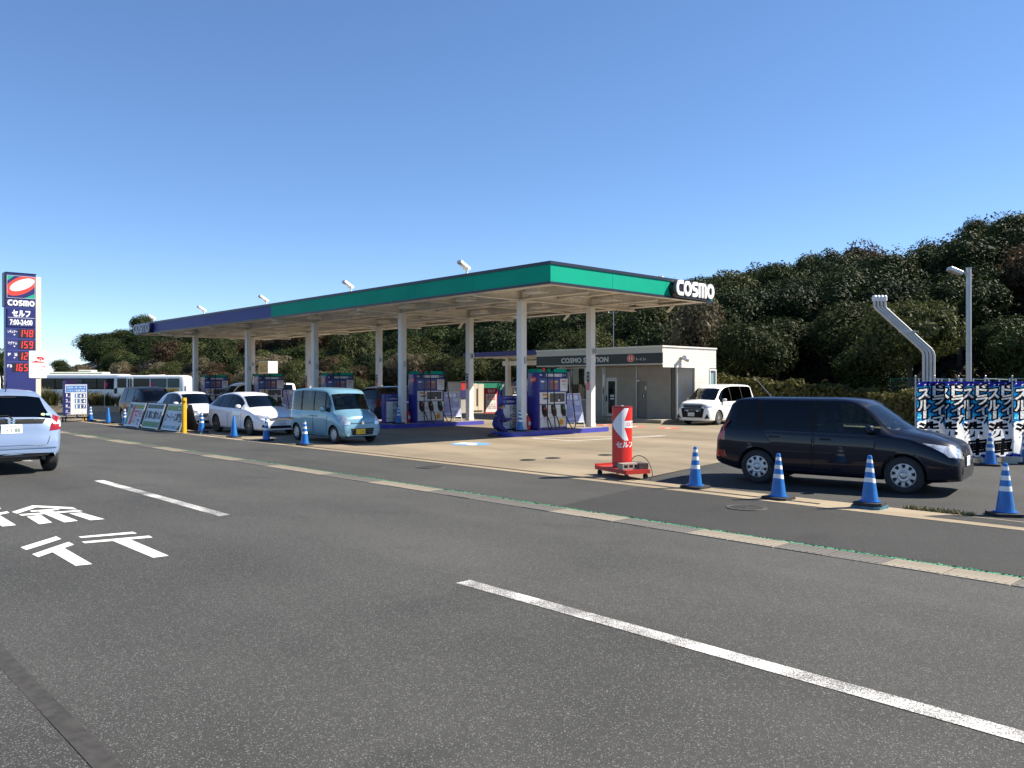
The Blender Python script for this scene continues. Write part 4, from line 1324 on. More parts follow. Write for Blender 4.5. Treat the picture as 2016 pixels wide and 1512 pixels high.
front_patch(car, 'grille_panel', [(-.44, .83), (.44, .83), (.44, .93), (-.44, .93)], M('grey blue bonnet edge', (.10, .11, .16), .3, .4), noah, off=.02, m=1)
for k in range(3): front_patch(car, 'grille_bar', [(-.42, .63 + k * .065), (.42, .63 + k * .065), (.43, .655 + k * .065), (-.43, .655 + k * .065)], CHROME, noah, off=.022, m=1)
front_patch(car, 'bumper_bar', [(-.52, .26), (.52, .26), (.52, .30), (-.52, .30)], CHROME, noah, off=.02, m=1)
front_patch(car, 'fog_light', [(.60, .30), (.80, .31), (.78, .36), (.72, .52)], BLACK_TRIM, noah, True, m=4)
number_plate(noah, (car.X(0) + .024, -.06, .40), 0, PLATE_W, PLATE_INK, '12-43', '水戸 302', lead='に')

# ---------- silver blue hatchback driving away on the left
sp = dict(L=3.9, W=1.695, wb=2.5, fo=.78, r=.30, tw=.2, paint=SILB, edge=.05, crown=.035,
  top=[(0, .52), (.03, .64), (.15, .74), (.6, .88), (.85, .95), (1.7, 1.40), (2.0, 1.48), (2.5, 1.515), (3.1, 1.49), (3.44, 1.43), (3.50, 1.39), (3.66, 1.13), (3.73, 1.02), (3.77, .95), (3.80, .84), (3.83, .70), (3.865, .62), (3.89, .53), (3.9, .44)],
  belt=[(0, .55), (1.0, .93), (2.6, 1.0), (3.5, 1.05), (3.9, 1.0)],
  plan=[(0, .60), (.04, .69), (.12, .76), (.35, .82), (.7, .8475), (3.2, .8475), (3.5, .84), (3.7, .815), (3.82, .77), (3.88, .72), (3.9, .68)],
  roofw=[(0, .50), (.3, .64), (.85, .70), (1.7, .58), (2.4, .575), (3.3, .56), (3.5, .555), (3.66, .64), (3.77, .72), (3.83, .75), (3.9, .66)],
  sill=[(0, .23), (.5, .19), (3.2, .22), (3.6, .30), (3.9, .33)],
  glass=[('windscreen', 'top', .9, 1.68, GLASS_GREY), ('side_window', 'side', 1.3, 2.1, GLASS_DARK), ('side_window', 'side', 2.18, 3.0, GLASS_DARK), ('side_window', 'side', 3.08, 3.38, GLASS_DARK), ('rear_window', 'top', 3.50, 3.74, GLASS_DARK)],
  cab=(1.0, 3.4), spokes=6, rim='spoke', mirror=(1.42, 1.02), dash=.8,
  doors=[[(1.36, .28), (2.12, .28), (2.14, .95), (1.26, .92)], [(2.18, .28), (2.68, .28), (3.0, .99), (2.18, .96)]])
fit, car = build_car('blue_hatchback', 'silver blue hatchback driving away at the left edge, seen from behind', 'car', sp, (-18.50, 3.42, ROAD_Z), math.pi, None)
front_patch(car, 'tail_light', [(.60, .77), (.80, .80), (.79, 1.02), (.685, 1.07)], LAMP_RED, fit, True, rear=True, n=8, m=6)
front_patch(car, 'reversing_light', [(.765, .84), (.812, .85), (.80, .96), (.765, .97)], LAMP_WHITE, fit, True, rear=True, off=.014, n=4, m=4)
front_patch(car, 'tailgate_garnish', [(-.50, .915), (.50, .915), (.57, 1.0), (-.57, 1.0)], BLACK_TRIM, fit, rear=True, n=12)
front_patch(car, 'bumper_crease', [(-.70, .475), (.70, .475), (.72, .515), (-.72, .515)], SILB, fit, rear=True, off=.02, n=14, m=2)
front_patch(car, 'shut_line', [(.545, .535), (.555, .535), (.615, .69), (.605, .69)], BLACK_TRIM, fit, True, rear=True, off=.004, n=2, m=4)
front_patch(car, 'shut_line', [(-.55, .53), (.55, .53), (.55, .542), (-.55, .542)], M('shut line grey', (.12, .15, .2), .5), fit, rear=True, off=.004, n=12, m=1)
front_patch(car, 'bumper_diffuser', [(-.55, .335), (.55, .335), (.6, .37), (-.6, .37)], BLACK_TRIM, fit, rear=True, n=12)
p = number_plate(fit, (car.X(3.815) - .012, 0, .745), math.pi, PLATE_W, PLATE_INK, '・1 88', '水戸 501', lead='は')
p.rotation_euler = (0, R(-7), math.pi)
mb = MB(); X = frame((car.X(3.77) - .022, 0, .955), (0, -1, 0), (.05, 0, 1))
stroke(mb, [(-.05, .035)] + arc(0, 0, .055, .04, 200, 340, 8) + [(.05, .035)], .009, X, 0, 0, True, .006)
for sx in (-1, 1): stroke(mb, [(sx * .034, .03), (sx * .022, 0), (sx * .03, -.028)], .013, X, 0, .001, False, .007)
stroke(mb, [(-.022, 0), (.022, 0)], .011, X, 0, .002, False, .006)
mb.build('tailgate_badge', CHROME, fit)
mb = MB(); mb.tube([(car.X(3.75) - .06, -.02, 1.0), (car.X(3.735) - .05, .06, 1.065), (car.X(3.735) - .045, .45, 1.06), (car.X(3.73) - .03, .62, 1.05)], [.016, .012, .009, .005], 6)
mb.build('rear_wiper', BLACK_TRIM, fit)
mb = MB(); mb.tube([(car.X(3.30), 0, 1.475), (car.X(3.34), 0, 1.50), (car.X(3.44), 0, 1.66)], [.02, .008, .004], 6); mb.build('aerial', BLACK_TRIM, fit)
front_patch(car, 'high_brake_light', [(-.12, 1.385), (.12, 1.385), (.12, 1.405), (-.12, 1.405)], BLACK_TRIM, fit, rear=True, m=1)
for yy, cc, nm in ((-.52, (.45, .5, .25), 'yellow green sticker'), (-.60, (.2, .4, .6), 'pale blue sticker')):
    mb = MB(); mb.disc((0, 0, 0), .038, 14, 0, frame((car.X(3.715) - .012, yy, 1.075), (0, -1, 0), (.45, 0, 1)), ry=.026); mb.build('window_sticker', M(nm, cc, .5), fit)
mb = MB(); mb.box(car.X(3.6), -.5, .24, car.X(3.2), .25, .32); mb.cyl((car.X(3.85), -.5, .29), (car.X(3.4), -.5, .29), .035, n=10); mb.build('exhaust', M('exhaust steel', (.08, .07, .06), .5, .6), fit)

# ---------- half-hidden vehicles under the canopy
sp = dict(L=4.6, W=1.69, wb=2.57, fo=.65, r=.31, paint=WHT, edge=.06, crown=.03,
  top=[(0, .7), (.02, .9), (.08, 1.05), (.22, 1.12), (.75, 1.72), (.95, 1.83), (1.3, 1.9), (4.3, 1.9), (4.45, 1.86), (4.55, 1.5), (4.58, 1.2), (4.6, .8)],
  belt=[(0, .7), (.3, 1.05), (4.6, 1.1)],
  plan=[(0, .70), (.04, .77), (.12, .82), (.3, .845), (4.3, .845), (4.6, .80)],
  roofw=[(0, .66), (.2, .75), (.75, .68), (4.5, .68), (4.6, .7)],
  sill=[(0, .24), (.5, .2), (4.2, .22), (4.6, .35)],
  glass=[('windscreen', 'top', .25, .74, GLASS_GREY), ('side_window', 'side', .5, 1.5, GLASS_DARK), ('side_window', 'side', 1.58, 2.9, GLASS_DARK), ('side_window', 'side', 2.98, 4.3, GLASS_DARK)],
  cab=(.35, 4.3), doors=[[(.95, .3), (1.5, .3), (1.52, 1.03), (.6, 1.02)], [(1.58, .3), (2.9, .3), (2.9, 1.05), (1.58, 1.03)]], spokes=8, mirror=(.55, 1.15), seat_off=.8)
hv, car = build_car('white_van', 'white cab-over van refuelling, half hidden behind the white estate car', 'van', sp, (-47.6, 22.6, 0), R(-90), 'cars at the pumps')
front_patch(car, 'headlight', [(.52, .72), (.80, .74), (.80, .92), (.56, .9)], LAMP_CLEAR, hv, True)
front_patch(car, 'grille', [(-.5, .72), (.5, .72), (.5, .86), (-.5, .86)], BLACK_TRIM, hv)
number_plate(hv, (car.X(0) + .016, 0, .42), 0, PLATE_W, PLATE_INK, '70-42', '水戸 400', lead='あ')
sp = dict(L=4.5, W=1.7, wb=2.75, fo=.85, r=.31, paint=DKB, edge=.05, crown=.03,
  top=[(0, .60), (.02, .74), (.1, .86), (.4, .98), (.8, 1.05), (1.6, 1.55), (1.9, 1.68), (2.4, 1.74), (3.7, 1.72), (4.2, 1.64), (4.32, 1.4), (4.42, 1.05), (4.46, .9), (4.5, .6)],
  belt=[(0, .6), (.8, .97), (2.2, .98), (4.5, 1.0)],
  plan=[(0, .62), (.04, .71), (.12, .77), (.35, .83), (.7, .85), (4.0, .85), (4.3, .82), (4.5, .72)],
  roofw=[(0, .54), (.3, .66), (.8, .71), (1.6, .62), (2.0, .63), (4.0, .63), (4.3, .62), (4.5, .65)],
  sill=[(0, .23), (.5, .19), (3.9, .2), (4.3, .29), (4.5, .36)],
  glass=[('windscreen', 'top', .85, 1.58, GLASS_GREY), ('side_window', 'side', 1.15, 2.2, GLASS_GREY), ('side_window', 'side', 2.28, 3.2, GLASS_DARK), ('side_window', 'side', 3.3, 4.1, GLASS_DARK), ('rear_window', 'top', 4.22, 4.4, GLASS_DARK)],
  cab=(.9, 4.1), doors=[[(1.3, .28), (2.2, .28), (2.22, .96), (1.2, .95)], [(2.27, .28), (3.1, .28), (3.24, .97), (2.27, .96)]], spokes=7, mirror=(1.3, 1.06))
dv, car = build_car('dark_minivan', 'dark blue grey minivan refuelling behind the roof of the blue microvan', 'car', sp, (-32.7, 23.4, 0), R(90), 'cars at the pumps')
front_patch(car, 'headlight', [(.48, .66), (.80, .68), (.80, .86), (.52, .80)], LAMP_CLEAR, dv, True)
front_patch(car, 'tail_light', [(.66, .8), (.84, .8), (.83, 1.15), (.7, 1.15)], LAMP_RED, dv, True, rear=True)
side_patch(car, 'window_strip', [(1.2, .975), (4.2, .99), (4.2, 1.01), (1.2, .995)], CHROME, dv, off=.01, m=1)

# ---------- buses beyond the planting bed
BUSW = M('white bus paint', (.78, .78, .74), .35, 0, .6, var=.04, vscale=1)
BUSC = M('cream bus paint', (.68, .69, .55), .35, 0, .6)
BUSY = M('yellow bus stripe', (.74, .38, .01), .4, 0, .5)
BUSM = M('maroon bus skirt', (.12, .015, .04), .4, 0, .5)
BUSG = M('bus window glass', (.012, .017, .018), .1, 0, 0, .3)
BUSG2 = M('bus window glass lit through', (.05, .085, .085), .15, 0, 0, .3)  # opaque panes; daylight through the bus is put into this paler colour
def bus(name, label, L, W, H, loc, rz, kind):
    root = thing(name, label, 'bus', loc, rz, 'buses parked beyond the planting bed')
    mb = MB(); secs = []
    us = [0, .03, .1, .22, .4, .7, L - .5, L - .2, L - .06, L]
    inset = [.22, .12, .05, .015, 0, 0, 0, .01, .03, .07]
    zt = [H - .75, H - .45, H - .2, H - .08, H - .02, H, H, H - .02, H - .06, H - .12]
    if kind == 'city': inset = [.10, .05, .02, 0, 0, 0, 0, 0, .02, .05]; zt = [H - .25, H - .12, H - .05, H - .02, H, H, H, H, H - .03, H - .1]
    n = 9
    V = []
    for u, i, z in zip(us, inset, zt):
        w = W / 2 - i; zs = .32
        half = [(0, zs), (w, zs), (w, 1.0), (w - .005, 1.5), (w - .03, z - .25), (w - .08, z - .08), (w - .2, z - .015), (w * .5, z + .01), (0, z + .02)]
        V += [(L / 2 - u, y, zz) for y, zz in half] + [(L / 2 - u, -y, zz) for y, zz in half[-2:0:-1]]
    ring = 2 * n - 2
    for i in range(len(us) - 1):
        for j in range(ring):
            mb.f.append((i * ring + j, (i + 1) * ring + j, (i + 1) * ring + (j + 1) % ring, i * ring + (j + 1) % ring)); mb.m.append(0)
    mb.f.append(tuple(range(ring))); mb.m.append(0); mb.f.append(tuple(range((len(us) - 1) * ring, len(us) * ring))); mb.m.append(0)
    mb.v = V
    o = mb.build('body', BUSW, root, smooth=35); fix_normals(o)
    def panel(nm, x0, x1, z0, z1, mt, s, d=.012, y=None):
        q = MB(); yy = s * W / 2
        q.box(x0, yy - .02, z0, x1, yy + s * d, z1); return q.build(nm, mt, root)
    zb = 1.52 if kind == 'micro' else 1.39
    wt = H - .30 if kind == 'micro' else H - .45
    for s in (1, -1):
        if kind == 'micro':
            edges = [(L / 2 - .42, L / 2 - 1.3), (L / 2 - 2.0, L / 2 - 3.55), (L / 2 - 3.65, L / 2 - 5.2), (L / 2 - 5.3, L / 2 - L + .45)]
            for a, c in edges: panel('window', c, a, zb, wt, BUSG2 if a < 1 else BUSG, s)
            panel('cab_window', L / 2 - .42, L / 2 - .12, .95, 1.48, BUSG, s)
            d = panel('door', L / 2 - 1.9, L / 2 - 1.4, .5, wt + .05, BUSW, s, .02)
            for a in (L / 2 - 1.84, L / 2 - 1.62):
                q = MB(); q.box(a, s * W / 2, .8, a + .17, s * (W / 2 + .028), wt - .05); q.build('pane', BUSG, d)
            panel('stripe', -L / 2 + .5, L / 2 - 2.1, .92, 1.47, BUSY, s, .008)
            for k in range(3):
                q = MB(); x = -L / 2 + 1.0 + k * .55; y = s * (W / 2 + .01)
                q.quad((x, y, .94), (x + .09, y, .94), (x + .44, y, 1.46), (x + .34, y, 1.46)); q.build('stripe_cut', BUSW, root)
        else:
            x = L / 2 - .5
            k = 0
            panel('window_band', -L / 2 + .5, L / 2 - .15, zb - .03, wt + .03, BLACK_TRIM, s, .008)
            while x > -L / 2 + 1.4:
                w = .9 if k in (1, 6) else 1.22
                panel('window', x - w, x, zb + .05, wt - .04, BUSG2 if k % 3 == 1 else BUSG, s, .018)
                q = MB(); q.box(x - w, s * W / 2, zb + .62, x, s * (W / 2 + .026), zb + .66); q.build('window_bar', BLACK_TRIM, root)
                x -= w + .12; k += 1
            panel('skirt', -L / 2 + .1, L / 2 - .1, .33, .5, BUSM, s, .01)
    # front
    fx = L / 2
    q = MB(); q.quad((fx - .02, -W / 2 + .3, 1.15), (fx - .02, W / 2 - .3, 1.15), (fx - .16, W / 2 - .3, H - .42), (fx - .16, -W / 2 + .3, H - .42)); q.build('windscreen', BUSG, root)
    q = MB()
    for sy in (-1, 1): q.box(fx - .06, sy * (W / 2 - .35) - .15, .6, fx + .01, sy * (W / 2 - .35) + .15, .78)
    q.build('headlight', LAMP_CLEAR, root)
    t, k = wheel_parts(.4 if kind == 'micro' else .48, .24, 'spoke', 8, None)
    axles = (L / 2 - 1.5, -L / 2 + 1.7) if kind == 'micro' else (L / 2 - 2.6, -L / 2 + 2.6)
    first = None
    for ax in axles:
        for s in (1, -1):
            q = MB(); q.cyl((ax, s * (W / 2 - .04), .5), (ax, s * (W / 2 + .006), .5), .56, n=24); q.build('wheel_arch', WELL, root)
            if first is None:
                w = first = t.build('wheel', TYRE, root, smooth=40); r0 = k.build('rim', [RIM_SILVER, RIM_BACK], w, smooth=30)
            else:
                w = first.copy(); COL.objects.link(w); adopt(w, root); c = r0.copy(); COL.objects.link(c); adopt(c, w)
            w.location = (ax, s * (W / 2 - .1), .42); w.rotation_euler = (0, 0, 0 if s > 0 else math.pi)
    q = MB()
    if kind == 'city':
        q.box(-L / 2 + 2.0, -.8, H, L / 2 - 3.5, .8, H + .22); q.box(-L / 2 + 3.2, -.6, H + .22, L / 2 - 6, .6, H + .42)
        q.build('roof_unit', BUSC, root, bevel=.08)
    else:
        q.box(-1, -.5, H, .2, .5, H + .07); q.build('roof_unit', BUSW, root, bevel=.02)
        q = MB(); q.box(-L / 2 - .22, .2, .6, -L / 2, W / 2 - .1, 1.75); q.build('spare_wheel_box', BUSW, root, bevel=.03)
    return root
# microbus: nose to the left of the picture, its right side... seen broadside
ang = math.atan2(26.3 - 31.0, -85.0 + 80.6)
mbus = bus('microbus', 'white microbus with an orange yellow side stripe beyond the planting bed', 6.9, 2.1, 2.72, (-82.6, 29.0, -.05), ang, 'micro')
cb = bus('city_bus', 'long white city bus with pale roof unit behind the microbus', 10.6, 2.4, 2.85, (-89.2, 23.6, -.05), ang + R(2), 'city')
# lettering on the near (camera) side of the city bus
d = Vector((math.cos(ang + R(2)), math.sin(ang + R(2)))); nrm_s = -1 if (Vector((d.y, -d.x)).dot(Vector((89.2, -23.6))) > 0) else 1
yb = -1.2 * 1 if nrm_s == -1 else 1.2
X = frame((0, yb + (-.012 if yb < 0 else .012), 0), (1, 0, 0) if yb < 0 else (-1, 0, 0), (0, 0, 1))
tb = MB(); k = 1 if yb < 0 else -1
put_text(tb, 'イオンモール', -2.9, 1.14, 1.5, .24, X, bold=.01); put_text(tb, '水戸内原', -2.9, .86, .9, .2, X)
put_text(tb, 'AEON MALL', 2.5, 1.12, 1.9, .2, X)
tb.build('side_lettering', M('bus lettering grey', (.10, .09, .10), .5), cb)
bus('left_bus', 'white bus with a maroon skirt at the far left edge behind the pylon', 9.0, 2.4, 2.85, (-97.5, 14.4, -.05), ang + R(2), 'city')
# ================================================================== STATION MATERIALS
CREAM = M('cream steel paint', (.76, .73, .66), .5, var=.12, vscale=1.5)
CREAM_D = M('cream soffit', (.70, .665, .59), .65, var=.12, vscale=.8)
COLW = M('white column paint', (.70, .68, .64), .45, var=.07, vscale=1.2)
GREEN = M('station green panel', (.0005, .30, .19), .55, 0, 0, .1, var=.07, vscale=.5)
BLUE = M('station blue panel', (.022, .036, .20), .5, 0, 0, .3, var=.08, vscale=.5)
TRIM = M('dark canopy trim', (.006, .011, .028), .4)
VIOLET = M('pump blue violet', (.022, .022, .21), .35, 0, .3, var=.08, vscale=2)
PANELW = M('pump white panel', (.62, .62, .60), .45, var=.06, vscale=4)
SCREEN = M('pump dark screen', (.03, .03, .032), .15, 0, .6)
RED = M('sign red', (.62, .03, .025), .4, 0, .3)
WHITE = M('white lettering', (.80, .80, .78), .5)
INK = M('dark lettering', (.03, .03, .035), .6)
RUBBER = M('black hose rubber', (.012, .012, .012), .45)
GREY_ST = M('galvanised grey steel', (.40, .40, .39), .45, .5, var=.12, vscale=5)
ORANGE = M('sticker orange', (.60, .20, .03), .5)
YEL = M('sticker yellow', (.70, .50, .03), .5)
RED_TXT = M('red lettering', (.60, .04, .04), .5)
PINK = M('pink print', (.55, .12, .22), .5)

# ================================================================== CANOPY
X0, X1, Y0, Y1 = -55.2, -17.75, 18.25, 27.25
ZB, ZT = 5.0, 5.71
can = thing('canopy', 'long flat fuel station canopy on white columns, fascia half green and half blue', 'canopy', ((X0 + X1) / 2, (Y0 + Y1) / 2, 0))
CO = Vector(((X0 + X1) / 2, (Y0 + Y1) / 2, 0))
def cbuild(mb, name, mats, parent=can, **k):
    mb.v = [(v[0] - CO.x, v[1] - CO.y, v[2]) for v in mb.v] if parent is can else mb.v
    return mb.build(name, mats, parent, **k)
SPLIT = -36.4
def fascia(n0, n1, n, fixed, axis, outward):
    for i in range(n):
        a = n0 + (n1 - n0) * i / n; c = n0 + (n1 - n0) * (i + 1) / n
        mt = GREEN if axis == 'y' and fixed > SPLIT else BLUE if axis == 'y' else (GREEN if (a + c) / 2 > SPLIT else BLUE)
        mb = MB()
        g = .006
        if axis == 'x': mb.box(a + g, fixed, ZB + .07, c - g, fixed - outward * .05, ZT - .10)
        else: mb.box(fixed, a + g, ZB + .07, fixed - outward * .05, c - g, ZT - .10)
        cbuild(mb, 'fascia_panel', mt)
fascia(X0, SPLIT, 5, Y0, 'x', -1); fascia(SPLIT, X1, 5, Y0, 'x', -1)
fascia(X0, SPLIT, 5, Y1, 'x', 1); fascia(SPLIT, X1, 5, Y1, 'x', 1)
fascia(Y0, Y1, 3, X1, 'y', 1); fascia(Y0, Y1, 3, X0, 'y', -1)
for z0, z1, o in ((ZT - .10, ZT, .03), (ZB, ZB + .07, .02)):
    mb = MB()
    mb.box(X0 - o, Y0 - o, z0, X1 + o, Y0 + .08, z1); mb.box(X0 - o, Y1 - .08, z0, X1 + o, Y1 + o, z1)
    mb.box(X0 - o, Y0 + .08, z0, X0 + .08, Y1 - .08, z1); mb.box(X1 - .08, Y0 + .08, z0, X1 + o, Y1 - .08, z1)
    cbuild(mb, 'fascia_trim', TRIM)
mb = MB()
mb.box(X0 + .06, Y0 + .06, 5.34, X1 - .06, Y1 - .06, 5.40)
cbuild(mb, 'roof_deck', CREAM_D)
mb = MB()
y = Y0 + .5
while y < Y1 - .3:
    mb.box(X0 + .4, y, 5.27, X1 - .4, y + .16, 5.338); y += .34
cbuild(mb, 'deck_rib', CREAM_D)
mb = MB()     # eaves soffit
mb.box(X0 + .08, Y0 + .08, ZB + .02, X1 - .08, Y0 + .48, ZB + .05); mb.box(X0 + .08, Y1 - .48, ZB + .02, X1 - .08, Y1 - .08, ZB + .05)
mb.box(X0 + .08, Y0 + .48, ZB + .02, X0 + .48, Y1 - .48, ZB + .05); mb.box(X1 - .48, Y0 + .48, ZB + .02, X1 - .08, Y1 - .48, ZB + .05)
cbuild(mb, 'eaves_soffit', CREAM)
mb = MB()
mb.box(X0 + .055, Y0 + .055, ZB + .075, X1 - .055, Y0 + .07, 5.33); mb.box(X0 + .055, Y1 - .07, ZB + .075, X1 - .055, Y1 - .055, 5.33)
mb.box(X0 + .055, Y0 + .075, ZB + .075, X0 + .07, Y1 - .075, 5.33); mb.box(X1 - .07, Y0 + .075, ZB + .075, X1 - .055, Y1 - .075, 5.33)
cbuild(mb, 'fascia_lining', CREAM)
def hbeam(mb, p0, p1, z0, z1, w, axis):
    if axis == 'x':
        mb.box(p0, p1[0] - .012, z0 + .02, p1[1], p1[0] + .012, z1 - .02)
        for z in (z0, z1 - .02): mb.box(p0, p1[0] - w / 2, z, p1[1], p1[0] + w / 2, z + .02)
    else:
        mb.box(p0 - .012, p1[0], z0 + .02, p0 + .012, p1[1], z1 - .02)
        for z in (z0, z1 - .02): mb.box(p0 - w / 2, p1[0], z, p0 + w / 2, p1[1], z + .02)
COLX = [-21.5 - 7.45 * k for k in range(5)]
for yy in (20.6, 24.4):
    mb = MB(); hbeam(mb, X0 + .5, (yy, X1 - .5), 4.93, 5.26, .2, 'x'); cbuild(mb, 'beam', CREAM)
for cx in COLX:
    mb = MB(); hbeam(mb, cx, (Y0 + .1, Y1 - .1), 4.90, 5.262, .22, 'y'); cbuild(mb, 'beam', CREAM)
for k in range(4):
    mb = MB(); hbeam(mb, COLX[k] - 3.72, (Y0 + .1, Y1 - .1), 5.05, 5.264, .16, 'y'); cbuild(mb, 'beam', CREAM)
for yy in (22.5, 26.2, 19.2):
    mb = MB(); hbeam(mb, X0 + .5, (yy, X1 - .5), 5.08, 5.266, .14, 'x'); cbuild(mb, 'beam', CREAM)
for cx in COLX:
    for yy in (20.6, 24.4):
        for sx in (-1, 1):
            mb = MB(); mb.box(cx + sx * .20, yy - .16, 5.0, cx + sx * .48, yy + .16, 5.22)
            cbuild(mb, 'beam_bracket', CREAM_D)
LAMPG = M('canopy lamp glass', (.62, .60, .55), .3)
proto = None
for k in range(5):
    for yy in (19.5, 21.6, 23.4, 25.6):
        for dx in (1.85, -1.85):
            x = COLX[k] + dx
            if x > X1 - .8: continue
            if proto is None:
                b2 = MB(); b2.box(-.32, -.2, 0, .32, .2, .10); b2.box(-.36, -.24, -.035, .36, .24, 0); b2.box(-.05, -.05, .10, .05, .05, .26)
                proto = b2.build('ceiling_light', CREAM, can, bevel=.01)
                b2 = MB(); b2.box(-.3, -.18, -.045, .3, .18, -.036); b2.build('diffuser', LAMPG, proto); o = proto
            else:
                o = copy_tree(proto, can)
            o.location = (x - CO.x, yy - CO.y, 4.98)
ncol = 0
for k, cx in enumerate(COLX):
    for r, yy in enumerate((20.6, 24.4)):
        mb = MB(); mb.box(-.135, -.135, .16, .135, .135, 4.9); mb.box(-.15, -.15, .165, .15, .15, .30)
        c = mb.build('column', COLW, can, bevel=.012); c.location = (cx - CO.x, yy - CO.y, 0)
        if r == 1:
            b2 = MB(); b2.box(.135, -.05, 3.02, .36, -.035, 3.28); p = b2.build('bay_number_plate', PANELW, c)
            X = frame((.25, -.0525, 3.15), (1, 0, 0), (0, 0, 1)); b2 = MB(); put_text(b2, str(10 - 2 * k), 0, 0, .20, .20, X, bold=.02, keep=True); b2.build('bay_number', INK, p)
            b2 = MB(); b2.box(-.09, -.145, 1.95, .05, -.135, 2.34); p = b2.build('warning_strip', INK, c); X = frame((-.02, -.1465, 2.14), (1, 0, 0), (0, 0, 1))
            b2 = MB(); put_text(b2, '禁', 0, .09, .09, .1, X, bold=.01); put_text(b2, '煙', 0, -.06, .09, .1, X, bold=.01); b2.build('warning_text', WHITE, p)
            b2 = MB(); b2.box(-.09, -.145, 1.62, .05, -.135, 1.94); p = b2.build('warning_strip', RED, c); X = frame((-.02, -.1465, 1.78), (1, 0, 0), (0, 0, 1))
            b2 = MB()
            for i, ch in enumerate('火気厳禁'): put_text(b2, ch, 0, .115 - i * .076, .065, .062, X)
            b2.build('warning_text', WHITE, p)
        else:
            b2 = MB(); b2.box(.135, .0, 2.6, .175, .09, 2.85); b2.build('junction_box', GREY_ST, c)
# station name signs: black backing with raised white letters
def name_sign(Xf, w, h):
    b2 = MB()
    r = .1
    pl = arc(w / 2 - h * .5, 0, h * .5, h * .5, -90, 90, 10) + arc(-w / 2 + h * .5, 0, h * .5, h * .5, 90, 270, 10)
    b2.prism(pl, 0, .20, 0, Xf)
    return b2
Xr = frame((X1 + .012 - CO.x, 25.72 - CO.y, 5.345), (0, 1, 0), (0, 0, 1))
s = name_sign(Xr, 2.62, .62).build('name_sign', M('sign backing black', (.008, .008, .010), .35), can, smooth=30)
b2 = MB(); logo_word(b2, -1.2, -.25, 2.46, .56, Xr, 0, .205, .05, t=.135); b2.build('sign_letter', WHITE, s)
Xl = frame((X0 + 1.75 - CO.x, Y0 - .012 - CO.y, 5.345), (1, 0, 0), (0, 0, 1))
s = name_sign(Xl, 3.0, .60).build('name_sign', M('sign backing navy', (.010, .014, .06), .35), can, smooth=30)
b2 = MB(); logo_word(b2, -1.38, -.26, 2.76, .54, Xl, 0, .205, .02, t=.10); b2.build('sign_letter', M('shaded white lettering', (.50, .52, .58), .6), s)  # letters greyed: the shade on this side is put into their colour
# floodlights on the roof edge
FL = M('floodlight casing', (.74, .73, .70), .4)
def flood(x, y, sy, tilt=30, s=.68):
    b2 = MB()
    b2.box(-.05, -.05, 0, .05, .05, .30); b2.box(-.12, -.06, -.002, .12, .06, .03)
    X = Matrix.Translation((0, 0, .34)) @ Matrix.Rotation(R(-tilt * sy * -1), 4, 'X')
    b2.box(-.17, -.12 if sy < 0 else -.54, -.06, .17, .54 if sy > 0 else .12, .09, 0, X) if False else b2.box(-.17, (-.62 if sy < 0 else -.12), -.06, .17, (.12 if sy < 0 else .62), .10, 0, X)
    b2.cyl((-.2, 0, .34), (.2, 0, .34), .10, n=12)
    o = b2.build('floodlight', FL, can, bevel=.02)
    o.location = (x - CO.x, y - CO.y, ZT); o.scale = (s, s, s)
    b2 = MB(); b2.box(-.15, (-.60 if sy < 0 else .12), -.066, .15, (-.12 if sy < 0 else .60), -.061, 0, X); b2.build('lamp_glass', M('floodlight glass', (.3, .3, .3), .15, .2), o)
for x in (-22.1, -29.7, -37.4, -44.85, -52.6): flood(x, Y0 + .25, -1)
for x in (-20.2, -33.0): flood(x, Y1 - .25, 1, 48)
b2 = MB()
for x in (-25.2, -19.5, -32.7, -40.1):
    X = Matrix.Translation((x - CO.x, Y1 - .3 - CO.y, 4.88)) @ Matrix.Rotation(R(-40), 4, 'Y')
    b2.box(-.2, -.04, -.04, .2, .04, .04, 0, X); b2.cyl((x - CO.x, Y1 - .3 - CO.y, 4.88), (x - CO.x, Y1 - .3 - CO.y, 5.03), .03, n=8)
b2.build('camera_bracket', CREAM, can)

# ================================================================== ISLANDS AND PUMPS
def island(k):
    t = thing('pump_island', ISL_LABEL[k], 'pump island', (-21.4 - 7.45 * k, 22.05, 0), 0, 'pump islands')
    mb = MB()
    a, c = .62, 2.66
    pl = arc(0, -c + .2, a, .2, 180, 360, 8) + arc(0, c - .06, a, .06, 0, 180, 4)
    mb.prism(pl, 0, .165, 0, None); mb.build('kerb', M('island blue paint', (.045, .05, .33), .5, var=.15, vscale=2), t, smooth=40)
    mb = MB(); mb.prism([(p[0] * .86, p[1] * .97) for p in pl], .162, .17); mb.build('island_top', C_STEP, t)
    return t
ISL_LABEL = ['blue kerbed pump island nearest the red sign, with the kneeling attendant', 'second blue pump island, counted from the red sign', 'blue pump island behind the blue microvan', 'blue pump island behind the white estate car', 'blue pump island furthest left under the canopy']
for k in range(5): island(k)

